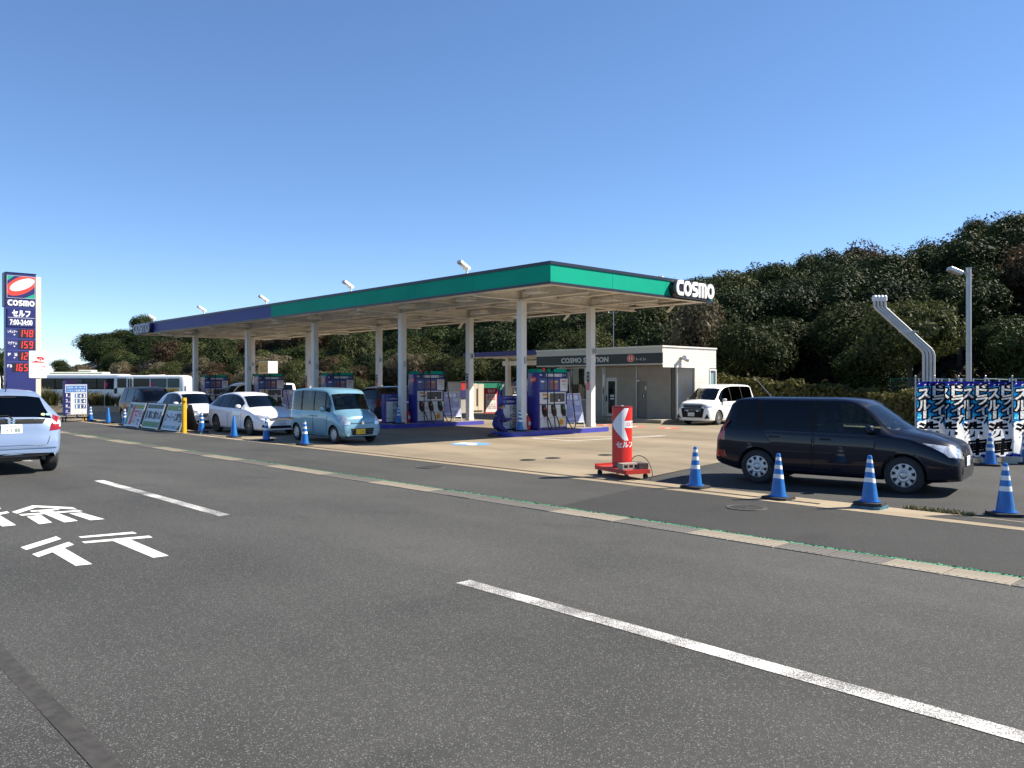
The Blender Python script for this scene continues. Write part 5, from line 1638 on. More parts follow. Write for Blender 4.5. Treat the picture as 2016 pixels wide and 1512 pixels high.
def dispenser(label):
    """local: origin at base centre, width along y (1.5), depth along x (.6), front +x"""
    t = thing('fuel_dispenser', label, 'fuel pump', (0, 0, 0), 0, 'fuel dispensers')
    W, D, H = 1.5, .6, 2.26
    mb = MB(); mb.box(-D / 2, -W / 2, 0, D / 2, W / 2, H - .14); mb.build('cabinet', VIOLET, t, bevel=.015)
    mb = MB()
    pl = [(-W / 2, 0), (W / 2, 0), (W / 2, .06), (W / 2 - .05, .11), (W / 2 - .25, .13), (-W / 2 + .25, .13), (-W / 2 + .05, .11), (-W / 2, .06)]
    mb.prism(pl, -D / 2 - .01, D / 2 + .01, 0, frame((0, 0, H - .138), (0, 1, 0), (0, 0, 1))); mb.build('top_band', GREEN, t)
    # end plaques
    for s in (-1, 1):
        X = frame((0, s * (W / 2 + .002), H - .40), (-s, 0, 0), (0, 0, 1))
        mb = MB()
        pl = []
        for cx, cy, a0 in ((.13, .06, 0), (-.13, .06, 90), (-.13, -.06, 180), (.13, -.06, 270)): pl += arc(cx, cy, .03, .03, a0, a0 + 90, 3)
        mb.prism(pl, 0, .012, 0, X); p = mb.build('self_plaque', RED, t)
        b2 = MB(); put_text(b2, 'セルフ', 0, 0, .24, .10, X, z=.0135, bold=.03); b2.build('plaque_lettering', WHITE, p)
    for f in (1, -1):
        X = frame((f * (D / 2), 0, 0), (0, f, 0), (0, 0, 1))
        def P(nm, a0, a1, b0, b1, mt, d=.012, par=t):
            m2 = MB(); m2.box((a0 - .5) * W, H * (1 - b1), -.01, (a1 - .5) * W, H * (1 - b0), d, 0, X); return m2.build(nm, mt, par)
        def T(par, mt, *items):
            m2 = MB()
            for tx, a, b_, w, h, z in items: put_text(m2, tx, (a - .5) * W, H * (1 - b_), w, h, X, z=z, bold=.01)
            return m2.build('panel_lettering', mt, par)
        hd = P('header_panel', .0, 1.0, .068, .15, M('pump dark blue header', (.012, .014, .10), .4), .006)
        T(hd, WHITE, ('現金', .06, .105, .13, .07, .0075), ('カード', .90, .105, .2, .07, .0075))
        m2 = MB(); m2.box((.24 - .5) * W, H * (1 - .13), 0, (.80 - .5) * W, H * (1 - .085), .009, 0, X); wq = m2.build('header_strip', PANELW, hd)
        T(wq, INK, ('レギュラー・ハイオク・軽油', .52, .107, .78, .06, .0105))
        ip = P('info_panel', .02, .70, .165, .355, M('info panel blue', (.06, .08, .22), .4), .008)
        for r in range(4):
            for c in range(4):
                m2 = MB(); a = .05 + c * .16; bb = .20 + r * .037
                m2.box((a - .5) * W, H * (1 - bb - .024), .008, (a + .12 - .5) * W, H * (1 - bb), .012, 0, X)
                m2.build('info_tile', [M('tile blue', (.10, .16, .36), .5), M('tile slate', (.12, .16, .20), .5), M('tile brick', (.34, .10, .06), .5), M('tile orange', (.45, .17, .05), .5)][min(3, c)] if r else [WHITE, M('tile blue', (.10, .16, .36), .5), PINK, YEL][c], ip)
        nb = P('notice', .74, 1.0, .165, .37, PANELW, .014)
        T(nb, RED_TXT, ('静電気', .87, .205, .26, .10, .0155))
        T(nb, INK, ('除去', .87, .255, .22, .06, .0155), ('タッチして給油', .87, .30, .28, .04, .0155))
        pp = P('payment_panel', .02, .93, .385, .575, PANELW, .016)
        sc = P('screen', .37, .89, .405, .545, SCREEN, .022, pp)
        m2 = MB()
        for c in range(3): m2.box((.39 + c * .165 - .5) * W, H * (1 - .535), .022, (.53 + c * .165 - .5) * W, H * (1 - .415), .025, 0, X)
        m2.build('screen_pane', M('screen pane', (.09, .09, .09), .2, 0, .5), sc)
        m2 = MB(); m2.box((.66 - .5) * W, H * (1 - .535), .025, (.71 - .5) * W, H * (1 - .505), .029, 0, X); m2.build('receipt', WHITE, sc)
        for i, (a, bb, mt) in enumerate(((.10, .41, ORANGE), (.20, .44, YEL), (.14, .475, M('sticker violet', (.10, .05, .25), .5)))):
            m2 = MB(); m2.box((a - .5) * W, H * (1 - bb - .028), .016, (a + .18 - .5) * W, H * (1 - bb), .018 + i * .0008, 0, X); m2.build('sticker', mt, pp)
        P('divider', .0, 1.0, .578, .588, INK, .02)
        npnl = P('nozzle_panel', .03, .97, .59, .80, PANELW, .014)
        T(npnl, RED_TXT, ('セルフ給油', .33, .715, .2, .05, .0155))
        T(npnl, INK, ('給油ノズル', .64, .665, .16, .04, .0155))
        for i, (a, cl) in enumerate(((.17, (.50, .03, .03)), (.50, (.60, .45, .03)), (.84, (.04, .25, .08)))):
            m2 = MB(); yc = (a - .5) * W; zc = H * (1 - .685)
            pl = [(yc - .14, zc + .21), (yc + .06, zc + .21), (yc + .15, zc - .05), (yc + .14, zc - .21), (yc - .02, zc - .23), (yc - .12, zc - .08)][::-1]
            m2.prism(pl, .01, .035, 0, X); hold = m2.build('nozzle_holder', RUBBER, t, bevel=.01)
            m2 = MB()
            m2.tube([X @ Vector((yc - .05, zc + .15, .05)), X @ Vector((yc - .02, zc + .02, .09)), X @ Vector((yc + .03, zc - .1, .08)), X @ Vector((yc + .06, zc - .17, .06))], [.016, .026, .024, .016], 8, 0)
            m2.cyl(tuple(X @ Vector((yc - .045, zc + .12, .055))), tuple(X @ Vector((yc - .03, zc + .04, .085))), .036, n=10, m=1)
            m2.build('nozzle', [RUBBER, M('nozzle %d' % i, cl, .4)], t)
        lp = P('lower_panel', .04, .95, .805, .955, PANELW, .012)
        m2 = MB(); m2.disc(((.77 - .5) * W, H * (1 - .88), .014), .14, 24, 0, X, ry=.145); dsc = m2.build('round_sticker', YEL, lp)
        m2 = MB(); m2.disc(((.77 - .5) * W, H * (1 - .88), .0155), .10, 20, 0, X); m2.build('sticker_core', ORANGE, dsc)
        T(lp, M('print violet', (.10, .08, .3), .5), ('ご利用ありがとうございます', .24, .825, .34, .035, .0135))
        T(lp, INK, ('エンジン停止', .24, .87, .24, .035, .0135), ('給油中', .5, .93, .18, .04, .0135))
        # hoses hang from the top and loop back up to the nozzles
        for i, (a, an, sg) in enumerate(((.20, .20, .32), (.42, .52, .36), (1.02, .86, .42))):
            yt = (a - .5) * W; yn = (an - .5) * W; zn = H * (1 - .79); y2 = yt + (-.04, .0, .22)[i]
            pts = [Vector((yt, H - .03, .10)), Vector((yt, H - .20, .14)), Vector((yt + (y2 - yt) * .35, H * .55, .16)), Vector((y2, .45, .17)), Vector((y2 + .04, .10, .17)), Vector((y2 + .16 if i < 2 else y2 - .1, -.02, .17)), Vector(((y2 + yn) / 2 + (.22 if i < 2 else .0), .10, .16)), Vector((yn + .10, .36, .12)), Vector((yn + .06, zn + .02, .08))]
            # smooth
            cur = pts
            for _ in range(2):
                nw = [cur[0]]
                for p, q in zip(cur[:-1], cur[1:]): nw += [p * .75 + q * .25, p * .25 + q * .75]
                nw.append(cur[-1]); cur = nw
            m2 = MB(); m2.tube([X @ p for p in cur], .021, 6); m2.build('hose', RUBBER, t, smooth=180)
        for a in (.2, .42, 1.0):
            m2 = MB(); m2.box((a - .5) * W - .05, H - .11, .01, (a - .5) * W + .05, H - .0, .11, 0, X)
            m2.build('hose_outlet', RUBBER, t, bevel=.01)
        m2 = MB(); m2.box((.13 - .5) * W - .06, H - .1, .0, (.13 - .5) * W + .05, H + .01, .09, 0, X); m2.build('call_lamp', RED, t, bevel=.02)
    return t
DLAB = ['fuel pump on the island with the kneeling attendant, white front with three hoses', 'fuel pump left of the attendant, on the second island from the red sign', 'fuel pump rising behind the roof of the blue microvan', 'fuel pump below the yellow exit sign', 'furthest left fuel pump, behind the white van']
d0 = dispenser(DLAB[0])
d0.location = (-21.3, 21.75, .17)
for k in range(1, 5): dup(d0, (-21.3 - 7.45 * k, 21.75, .17), 0, DLAB[k])

# price cabinets on the islands
def price_cabinet(label):
    t = thing('price_cabinet', label, 'price sign', (0, 0, 0), 0, 'price cabinets on the islands')
    mb = MB(); mb.box(-.12, -.46, 0, .12, .46, 1.26); mb.build('cabinet', VIOLET, t, bevel=.02)
    X = frame((.121, 0, 0), (0, 1, 0), (0, 0, 1))
    mb = MB(); mb.box(-.36, .06, 0, .36, .93, .008, 0, X); f = mb.build('price_panel', PANELW, t)
    b2 = MB()
    for i, num in enumerate(('148', '159', '120')):
        for j, ch in enumerate(num):
            seg_digit(b2, ch, -.12 + j * .16 - (.0 if ch != '1' else 0), .70 - i * .295 - .03, .12, .23, .028, X, 0, .0095)
    b2.build('price_digit', INK, f)
    b2 = MB()
    for i, tx in enumerate(('レギュラー', 'ハイオク', '軽油')): put_text(b2, tx, -.25, .80 - i * .295, .16, .05, X, z=.0096)
    b2.build('fuel_name', INK, f)
    b2 = MB(); put_text(b2, 'コスモ・ザ・カード会員様', 0, 1.19, .7, .06, X, z=.0015); put_text(b2, '店頭価格', 0, 1.05, .4, .09, X, z=.0015, bold=.004)
    for sx in (-.3, .3): b2.add([(sx - .06, 1.0, .0015), (sx + .06, 1.0, .0015), (sx + .06, 1.1, .0015), (sx - .06, 1.1, .0015)], [(0, 1, 2, 3)], 1, X)
    b2.build('header_lettering', [WHITE, M('tile blue', (.10, .16, .36), .5)], t)
    return t
pc = price_cabinet('blue price cabinet showing 148 159 120, beside the kneeling attendant')
pc.location = (-22.0, 20.40, .17)
pc1 = dup(pc, (-29.45, 20.40, .17), 0, 'blue price cabinet standing just right of the blue microvan')

# A-frame boards advertising car inspection
def aframe(label):
    t = thing('a_frame_board', label, 'a-frame sign', (0, 0, 0), 0, 'a-frame boards on the islands')
    tilt = R(11); W, Hh = 1.02, 1.12
    X = Matrix.Translation((.17, 0, .22)) @ Matrix.Rotation(-tilt, 4, 'Y') @ frame((0, 0, 0), (0, 1, 0), (0, 0, 1))
    Xb = Matrix.Translation((-.30, 0, .22)) @ Matrix.Rotation(tilt, 4, 'Y') @ frame((0, 0, 0), (0, -1, 0), (0, 0, 1))
    FR = M('a-frame white tube', (.72, .72, .70), .4)
    mb = MB()
    for XX in (X, Xb):
        for sy in (-1, 1): mb.tube([XX @ Vector((sy * W / 2, -.24, 0)), XX @ Vector((sy * W / 2, Hh + .02, 0))], .016, 6)
        for z in (0, Hh): mb.tube([XX @ Vector((-W / 2, z, 0)), XX @ Vector((W / 2, z, 0))], .014, 6)
    mb.build('stand', FR, t)
    PB = M('poster lilac print', (.30, .32, .52), .5, var=.2, vscale=7)
    mb = MB(); mb.box(-W / 2 + .015, .015, -.006, W / 2 - .015, Hh - .015, .006, 0, X); p = mb.build('poster', PB, t)
    mb = MB(); put_text(mb, '車検', .14, Hh * .87, .44, .21, X, z=.0075, bold=.02); put_text(mb, '千葉', -.28, Hh * .86, .3, .12, X, z=.0075, bold=.02)
    mb.build('poster_heading', WHITE, p)
    mb = MB(); put_text(mb, '5', -.33, Hh * .68, .09, .13, X, z=.0076, bold=.03); put_text(mb, 'つの安心', -.02, Hh * .69, .34, .08, X, z=.0076); mb.build('poster_highlight', YEL, p)
    mb = MB(); mb.box(.16, Hh * .60, .006, .42, Hh * .74, .0072, 0, X); mb.box(-.02, Hh * .25, .006, .44, Hh * .36, .0072, 0, X); mb.box(-.42, Hh * .10, .006, .1, Hh * .16, .0072, 0, X); mb.build('poster_block', M('poster pale block', (.50, .52, .64), .5), p)
    mb = MB()
    for i in range(7): mb.box(-.44, Hh * (.17 + .055 * i), .0062, -.44 + .3 + .05 * ((i * 7) % 3), Hh * (.17 + .055 * i) + .018, .0068, 0, X)
    mb.build('poster_line', M('poster dark line', (.10, .11, .26), .5), p)
    mb = MB(); mb.box(-W / 2 + .015, .015, -.006, W / 2 - .015, Hh - .015, .006, 0, Xb); mb.build('back_board', PANELW, t)
    return t
af = aframe('lilac a-frame board leaning right of the pump, near the kneeling attendant')
af.location = (-21.35, 23.12, .17)
dup(af, (-28.8, 23.12, .17), 0, 'lilac a-frame board on the second island from the red sign')
dup(af, (-43.7, 23.12, .17), 0, 'lilac a-frame board just behind the rear of the blue microvan')

# fire extinguishers
def extinguisher(label):
    t = thing('fire_extinguisher', label, 'fire extinguisher', (0, 0, 0), 0, 'fire extinguishers')
    mb = MB(); mb.lathe([(.001, 0), (.085, 0), (.09, .02), (.09, .40), (.075, .46), (.03, .50), (.03, .53)], 16); mb.build('cylinder', RED, t, smooth=40)
    mb = MB(); mb.box(-.02, -.03, .53, .02, .10, .56); mb.box(-.015, -.03, .58, .015, .12, .60); mb.cyl((0, 0, .5), (0, 0, .58), .022, n=8)
    mb.tube([(0, -.03, .54), (0, -.11, .50), (0, -.13, .36), (.02, -.11, .2)], .013, 6); mb.build('valve_and_hose', RUBBER, t)
    mb = MB(); mb.box(.03, -.05, .18, .0925, .05, .32); mb.build('label_patch', PANELW, t)
    return t
ex = extinguisher('red fire extinguisher at the foot of the pump near the attendant')
ex.location = (-21.45, 20.88, .17)
dup(ex, (-28.9, 20.88, .17), 0, 'red fire extinguisher on the second island, left of its pump')

# ================================================================== STATION BUILDING
BX0, BX1, BY0, BYW, BY1 = -31.4, -23.05, 31.2, 32.4, 35.7
SID = M('pale ribbed cladding', (.66, .63, .56), .6, var=.06, vscale=2)
SID2 = M('taupe cladding', (.27, .25, .215), .65, var=.08, vscale=2)
BAND = M('charcoal sign band', (.028, .033, .036), .5)
ALU = M('window aluminium', (.42, .42, .40), .4, .5)
BGL = glass_mat('office window glass', (.5, .55, .54))
CORR = M('weathered corrugated steel', (.30, .34, .37), .5, .3, wear=(.40, .28, .14), vscale=1.4)
_n = CORR.node_tree.nodes; _mp = _n.new('ShaderNodeMapping'); _mp.inputs['Scale'].default_value = (1, 2.4, .55); _mp.inputs['Rotation'].default_value = (.35, 0, 0)
_tc = [q for q in _n if q.type == 'TEX_COORD'][0]; _nz = [q for q in _n if q.type == 'TEX_NOISE'][0]
CORR.node_tree.links.new(_tc.outputs['Object'], _mp.inputs['Vector']); CORR.node_tree.links.new(_mp.outputs[0], _nz.inputs['Vector'])
bd = thing('station_building', 'low flat roofed cream station shop with dark sign band and toilet sign', 'building', (BX0, BYW, 0))
def bb(mb, name, mt, parent=bd, **k):
    if parent is bd or True:
        mb.v = [(v[0] - BX0, v[1] - BYW, v[2]) for v in mb.v]
    return mb.build(name, mt, parent, **k)
# upper box: fascia with band
mb = MB()
mb.box(BX0, BY0 + .06, 2.80, BX1 - .06, BY1 - .05, 3.60); bb(mb, 'upper_wall', SID)
mb = MB(); mb.box(BX0, BY0, 3.33, BX1, BY0 + .055, 3.60); bb(mb, 'fascia', M('grey white fascia', (.52, .50, .45), .55))
mb = MB(); mb.box(BX0, BY0, 2.84, BX1 - .01, BY0 + .05, 3.325); band = bb(mb, 'sign_band', BAND)
mb = MB(); mb.box(BX0, BY0 - .01, 2.78, BX1, BY0 + .06, 2.835); mb.box(BX0, BY0 + .06, 2.77, BX1 - .02, BYW, 2.80); bb(mb, 'soffit', M('soffit grey white', (.48, .46, .42), .6))
mb = MB(); mb.box(BX0 - .02, BY0 - .03, 3.60, BX1 + .04, BY0 + .1, 3.67); mb.box(BX1 - .1, BY0 + .1, 3.60, BX1 + .04, BY1 + .03, 3.67); mb.box(BX0, BY1 - .1, 3.60, BX1 - .1, BY1 + .03, 3.67); mb.box(BX0, BY0 + .1, 3.55, BX1 - .1, BY1 - .1, 3.60); bb(mb, 'parapet', M('parapet cap', (.70, .67, .61), .5))
# right side wall in horizontal boards
z = .18; i = 0
while z < 3.59:
    z1 = min(z + .145, 3.598)
    mb = MB()
    if z1 <= 2.78:
        mb.box(BX1 - .05, 33.86, z, BX1, 35.10 if .95 < z < 2.6 else BY1, z1 - .008)
    else:
        mb.box(BX1 - .05, BY0 + .06, z, BX1, BY1, z1 - .008)
    bb(mb, 'wall_board', SID); z = z1; i += 1
mb = MB(); mb.box(BX1 - .35, 33.86, .18, BX1 - .06, BY1 - .02, 2.795); mb.box(BX1 - .3, 32.36, .18, BX1 - .125, 33.85, 2.76); bb(mb, 'side_wall', M('corner brown', (.10, .09, .075), .6))
mb = MB(); mb.box(BX0, BY1 - .06, 0, BX1 - .36, BY1 - .02, 2.79); bb(mb, 'rear_wall', SID)
# weathered corrugated panel on the side
mb = MB()
n = 11
pts = []
for i in range(n * 2 + 1):
    y = 32.46 + (33.80 - 32.46) * i / (n * 2); pts.append((BX1 - .11 + (.055 if (i // 1) % 2 else 0), y))
for (xa, ya), (xb, yb_) in zip(pts[:-1], pts[1:]): mb.quad((xa, ya, .2), (xb, yb_, .2), (xb, yb_, 2.74), (xa, ya, 2.74))
bb(mb, 'corrugated_panel', CORR)
mb = MB(); mb.box(BX1 - .12, 32.40, .18, BX1 - .02, 32.455, 2.77); mb.box(BX1 - .12, 33.805, .18, BX1 - .01, 33.857, 2.77); mb.box(BX1 - .12, 32.455, 2.745, BX1 - .02, 33.805, 2.77); bb(mb, 'panel_frame', ALU)
# side window at the far corner
mb = MB(); mb.box(BX1 - .06, 35.10, .98, BX1 + .03, 35.16, 2.6); mb.box(BX1 - .06, 35.64, .98, BX1 + .03, 35.70, 2.6); mb.box(BX1 - .06, 35.16, .98, BX1 + .04, 35.64, 1.06); mb.box(BX1 - .06, 35.16, 2.53, BX1 + .03, 35.64, 2.6); wf = bb(mb, 'window', M('white window frame', (.72, .72, .70), .4))
mb = MB(); mb.box(BX1 - .05, 35.16, 1.06, BX1 - .04, 35.64, 2.53); bb(mb, 'pane', M('pale blue blind', (.24, .34, .36), .15, 0, .6), wf)
# wall lamp on the side
mb = MB(); mb.box(BX1, 32.6, 3.02, BX1 + .10, 32.78, 3.16); mb.cyl((BX1 + .05, 32.69, 3.1), (BX1 + .30, 32.55, 3.12), .07, .11, n=10); mb.cyl((BX1 + .05, 32.69, 3.1), (BX1 + .26, 32.95, 2.98), .06, .09, n=10); bb(mb, 'wall_lamp', ALU)
# front wall pieces from left to right
def fw(name, x0, x1, z0, z1, mt, y=BYW, d=.06, parent=bd):
    q = MB(); q.box(x0, y - d / 2, z0, x1, y + d / 2, z1); return bb(q, name, mt, parent)
fw('window_sill_panel', BX0, -28.2, .18, .98, SID2)
fw('door_panel', -28.2, -27.72, .18, 2.76, SID2)
for i, (x0, x1) in enumerate(((-31.0, -29.99), (-29.93, -28.22))):
    q = MB(); q.box(x0, BYW - .04, 1.0, x0 + .06, BYW + .04, 2.74); q.box(x1 - .06, BYW - .04, 1.0, x1, BYW + .04, 2.74); q.box(x0 + .06, BYW - .04, 1.0, x1 - .06, BYW + .04, 1.05); q.box(x0 + .06, BYW - .04, 2.68, x1 - .06, BYW + .04, 2.74)
    w = bb(q, 'window', ALU); q = MB(); q.box(x0 + .06, BYW - .006, 1.05, x1 - .06, BYW + .006, 2.68); bb(q, 'pane', BGL, w)
fw('notice', -27.66, -27.5, 1.75, 2.35, PANELW, BYW - .06, .01); fw('notice', -27.66, -27.5, 1.35, 1.62, M('notice red brown', (.25, .08, .06), .6), BYW - .06, .01)
q = MB(); q.box(-27.72, BYW - .05, .18, -27.62, BYW + .05, 2.76); q.box(-27.54, BYW - .08, .18, -27.47, BYW + .08, 2.76); bb(q, 'door_post', ALU)
q = MB(); q.box(-27.47, BYW - .04, .2, -27.33, BYW + .04, 2.1); q.box(-26.86, BYW - .04, .2, -26.74, BYW + .04, 2.1); q.box(-27.33, BYW - .04, .2, -26.86, BYW + .04, .34); q.box(-27.33, BYW - .04, 2.0, -26.86, BYW + .04, 2.1); q.box(-27.47, BYW - .05, 2.11, -26.74, BYW + .05, 2.18)
door = bb(q, 'door', ALU); q = MB(); q.box(-27.33, BYW - .008, .34, -26.86, BYW + .008, 2.0); bb(q, 'pane', BGL, door)
q = MB(); q.box(-27.45, BYW - .10, .95, -27.41, BYW - .04, 1.25); bb(q, 'handle', INK, door)
q = MB(); q.box(-27.2, BYW - .012, 1.2, -26.95, BYW - .009, 1.3); q.box(-27.2, BYW - .012, 1.06, -26.95, BYW - .009, 1.14); bb(q, 'door_sticker', PANELW, door)
fw('transom', -27.47, -26.74, 2.18, 2.76, SID2)
fw('door_panel', -26.74, -26.48, .18, 2.76, SID2)
x = -26.48
while x < -25.5:
    fw('wall_plank', x + .004, min(x + .10, -25.5), .18, 2.76, SID2, d=.05); x += .10
q = MB(); q.box(-25.5, BYW - .06, .18, -25.44, BYW + .06, 2.76); bb(q, 'door_post', ALU)
fw('wall_panel', -25.44, -24.84, 1.98, 2.76, SID2, d=.04); 
tdoor = fw('toilet_door', -25.42, -24.86, .2, 1.965, M('toilet door brown grey', (.17, .155, .135), .5), BYW + .03, .05)
q = MB(); q.disc((-25.06, 1.28, 0), .10, 20, 0, frame((0, BYW - .0005, 0), (1, 0, 0), (0, 0, 1)), ry=.13); sg = bb(q, 'toilet_sign', INK, tdoor)
Xt = frame((-25.06, BYW - .003, 1.28), (1, 0, 0), (0, 0, 1)); q = MB(); q.disc((0, .07, 0), .022, 10, 0, Xt); q.add([(-.035, .04, 0), (-.02, -.09, 0), (.02, -.09, 0), (.035, .04, 0)], [(0, 1, 2, 3)], 0, Xt); bb(q, 'person_symbol', WHITE, sg)
q = MB(); q.box(-24.98, BYW - .012, 1.55, -24.9, BYW + .0, 1.75); bb(q, 'notice', PANELW, tdoor)
q = MB(); q.box(-25.42, BYW - .11, 1.98, -25.25, BYW - .03, 2.05); bb(q, 'door_closer', PANELW)
fw('wall_panel', -24.84, -24.22, .18, 2.76, SID2, d=.05)
x = -24.22
while x < -23.42:
    fw('wall_plank', x + .004, min(x + .10, -23.42), .18, 2.76, SID2, d=.05); x += .10
fw('corner_panel', -23.42, -23.18, .18, 2.76, M('corner brown', (.10, .09, .075), .6), BYW + .05)
# interior glimpsed through the windows
q = MB(); q.box(BX0 + .1, 35.3, .1, -26.8, 35.4, 2.7); bb(q, 'inner_wall', M('office wall', (.50, .50, .47), .7))
q = MB(); q.box(BX0, BYW + .04, .10, -26.8, 35.3, .14); bb(q, 'inner_floor', M('office floor', (.25, .23, .2), .6))
q = MB(); q.box(-30.4, 33.2, .14, -29.2, 33.8, 1.05); q.box(-28.7, 33.3, .14, -28.3, 33.9, 1.65); q.box(-29.9, 33.0, 1.9, -29.3, 33.05, 1.98); bb(q, 'office_furniture', M('office furniture', (.55, .53, .5), .6))
# step in front
q = MB(); q.box(-26.4, BY0 - .05, 0, BX1 - .05, BYW - .03, .17); bb(q, 'step', C_STEP, bevel=.015)
q = MB(); q.box(BX0, BY0 + .5, 0, -26.42, BYW - .03, .12); bb(q, 'step', C_STEP, bevel=.015)
q = MB(); q.box(BX0, BYW - .03, 0, BX1 - .06, BYW + .1, .18); q.box(BX1 - .25, BYW + .1, 0, BX1 - .02, BY1, .18); bb(q, 'plinth', C_STEP)
# lettering on the band
Xs = frame((0 - BX0, BY0 - .004 - BYW, 0), (1, 0, 0), (0, 0, 1))
def btext(tx, x0, x1, z0, z1, mt, name, bold=.012, parent=band):
    q = MB(); put_text(q, tx, (x0 + x1) / 2, (z0 + z1) / 2, x1 - x0, z1 - z0, Xs, bold=bold); return q.build(name, mt, parent)
LETG = M('grey white letters', (.58, .58, .56), .5)
btext('COSMO STATION', -29.55, -26.32, 2.94, 3.21, LETG, 'band_lettering', .035)
btext('トイレ', -24.58, -23.98, 2.98, 3.12, LETG, 'band_lettering', .02)
q = MB(); q.disc((-24.92, 3.10, 0), .235, 28, 0, Xs, ry=.19); rw = q.build('toilet_symbol', M('symbol ring', (.55, .30, .28), .5), band)
q = MB(); q.disc((-24.92, 3.10, .004), .205, 28, 0, Xs, ry=.165); rr_ = q.build('symbol_disc', RED, band)
q = MB()
for sx in (-.075, .075):
    q.disc((-24.92 + sx, 3.195, .008), .026, 10, 0, Xs); q.add([(-24.92 + sx - .045, 3.16, .008), (-24.92 + sx - .03, 2.99, .008), (-24.92 + sx + .03, 2.99, .008), (-24.92 + sx + .045, 3.16, .008)], [(0, 1, 2, 3)], 0, Xs)
q.build('symbol_figure', M('figure cream', (.62, .50, .44), .5), rr_)
# aerial on the roof
mb = MB(); mb.cyl((0, 0, 0), (0, 0, 2.3), .02, n=6); mb.tube([(-.35, 0, 2.12), (-.30, 0, 2.05), (.3, 0, 2.05), (.35, 0, 2.12)], .012, 6); mb.cyl((0, 0, 2.3), (0, 0, 3.1), .01, n=6); mb.tube([(-.05, 0, 1.5), (.12, 0, 1.38)], .01, 5)
mb.tube(arc3 := [(.13 * math.cos(a * .4), 0, .12 + .13 * math.sin(a * .4)) for a in range(16)], .012, 5)
al = mb.build('roof_aerial', GREY_ST); al.location = (-28.0, 33.6, 3.6)
tag(al, 'thin antenna mast on the station building roof', 'antenna')

# ================================================================== SMALL BLUE CANOPY BESIDE THE BUILDING
sc_ = thing('small_canopy', 'small blue edged canopy joined to the left of the station building', 'canopy', (-34.5, 33.5, 0))
SO = (-34.5, 33.5)
def sb(mb, n, mt, p=sc_, **k):
    mb.v = [(v[0] - SO[0], v[1] - SO[1], v[2]) for v in mb.v]; return mb.build(n, mt, p, **k)
mb = MB(); mb.box(-37.6, 31.2, 3.43, -31.42, 31.26, 3.70); mb.box(-37.6, 31.26, 3.43, -37.54, 36.4, 3.70); mb.box(-37.54, 36.34, 3.43, -31.42, 36.4, 3.70); sb(mb, 'fascia', M('small canopy blue', (.022, .022, .17), .4))
mb = MB(); mb.box(-37.54, 31.26, 3.44, -31.42, 36.34, 3.50); sb(mb, 'soffit', CREAM_D)
mb = MB()
for i in range(6): mb.box(-37.5, 31.9 + i * .8, 3.40, -31.42, 32.0 + i * .8, 3.438)
sb(mb, 'soffit_rib', CREAM)
for i in range(4):
    mb = MB(); mb.cyl((-36.6 + i * 1.4, 32.2, 3.41), (-36.6 + i * 1.4, 32.2, 3.439), .09, n=12); sb(mb, 'downlight', INK)
mb = MB(); mb.box(-37.3, 34.1, 2.98, -31.42, 34.3, 3.26); sb(mb, 'beam', CREAM)
for x in (-36.9, -32.3):
    mb = MB(); mb.box(x - .13, 34.07, 0, x + .13, 34.33, 3.42); sb(mb, 'post', COLW, bevel=.01)

# wash kiosk behind
kb = thing('wash_kiosk', 'grey kiosk with red, green and blue bands behind the small canopy', 'kiosk', (-41.4, 35.9, 0))
def kbb(mb, n, mt, p=kb, **k):
    mb.v = [(v[0] + 41.4, v[1] - 35.9, v[2]) for v in mb.v]; return mb.build(n, mt, p, **k)
KG = M('kiosk grey', (.32, .31, .29), .6, var=.08, vscale=3)
mb = MB(); mb.box(-42.2, 33.6, 0, -40.75, 38.3, 1.98); kbb(mb, 'body', KG)
mb = MB(); mb.box(-40.75, 33.6, 1.45, -40.70, 33.93, 1.98); kbb(mb, 'red_panel', M('kiosk red', (.42, .02, .02), .5))
mb = MB(); mb.box(-40.75, 33.94, 1.45, -40.70, 37.2, 1.98); gp = kbb(mb, 'green_panel', M('kiosk green', (.01, .17, .10), .5))
mb = MB(); logo_word(mb, 33.97, 1.55, .95, .34, frame((-40.695, 0, 0), (0, 1, 0), (0, 0, 1)), t=.07); kbb(mb, 'panel_lettering', LETG, gp)
mb = MB(); mb.box(-40.75, 33.6, .92, -40.70, 34.55, 1.445); bp_ = kbb(mb, 'blue_panel', M('kiosk blue', (.02, .022, .12), .5))
mb = MB(); put_text(mb, '洗車', 34.3, 1.18, .3, .16, frame((-40.695, 0, 0), (0, 1, 0), (0, 0, 1))); kbb(mb, 'panel_lettering', LETG, bp_)
mb = MB(); mb.box(-40.75, 35.55, .92, -40.70, 37.2, 1.445); kbb(mb, 'blue_panel', M('kiosk blue', (.02, .022, .12), .5))
for y0, y1 in ((34.56, 34.98), (35.02, 35.5)):
    mb = MB(); mb.box(-40.70, y0, .12, -40.66, y1, 1.85); dd_ = kbb(mb, 'door', M('kiosk door cream', (.52, .46, .36), .6))
mb = MB(); mb.box(-40.66, 34.86, .4, -40.645, 34.97, 1.55); kbb(mb, 'door_slot', M('slot brown', (.05, .03, .02), .6), dd_)
mb = MB(); mb.box(-42.25, 33.5, 1.98, -40.65, 38.35, 2.04); kbb(mb, 'roof', INK)
# flat grey wall right of the kiosk
w = MB(); w.box(-.75, -1.7, 0, .75, 1.7, 2.05); ws = w.build('rear_shed', M('shed grey', (.45, .43, .39), .6, var=.07, vscale=2), None); ws.location = (-40.6, 40.3, 0)
tag(ws, 'plain grey shed just behind the green banded kiosk', 'shed')
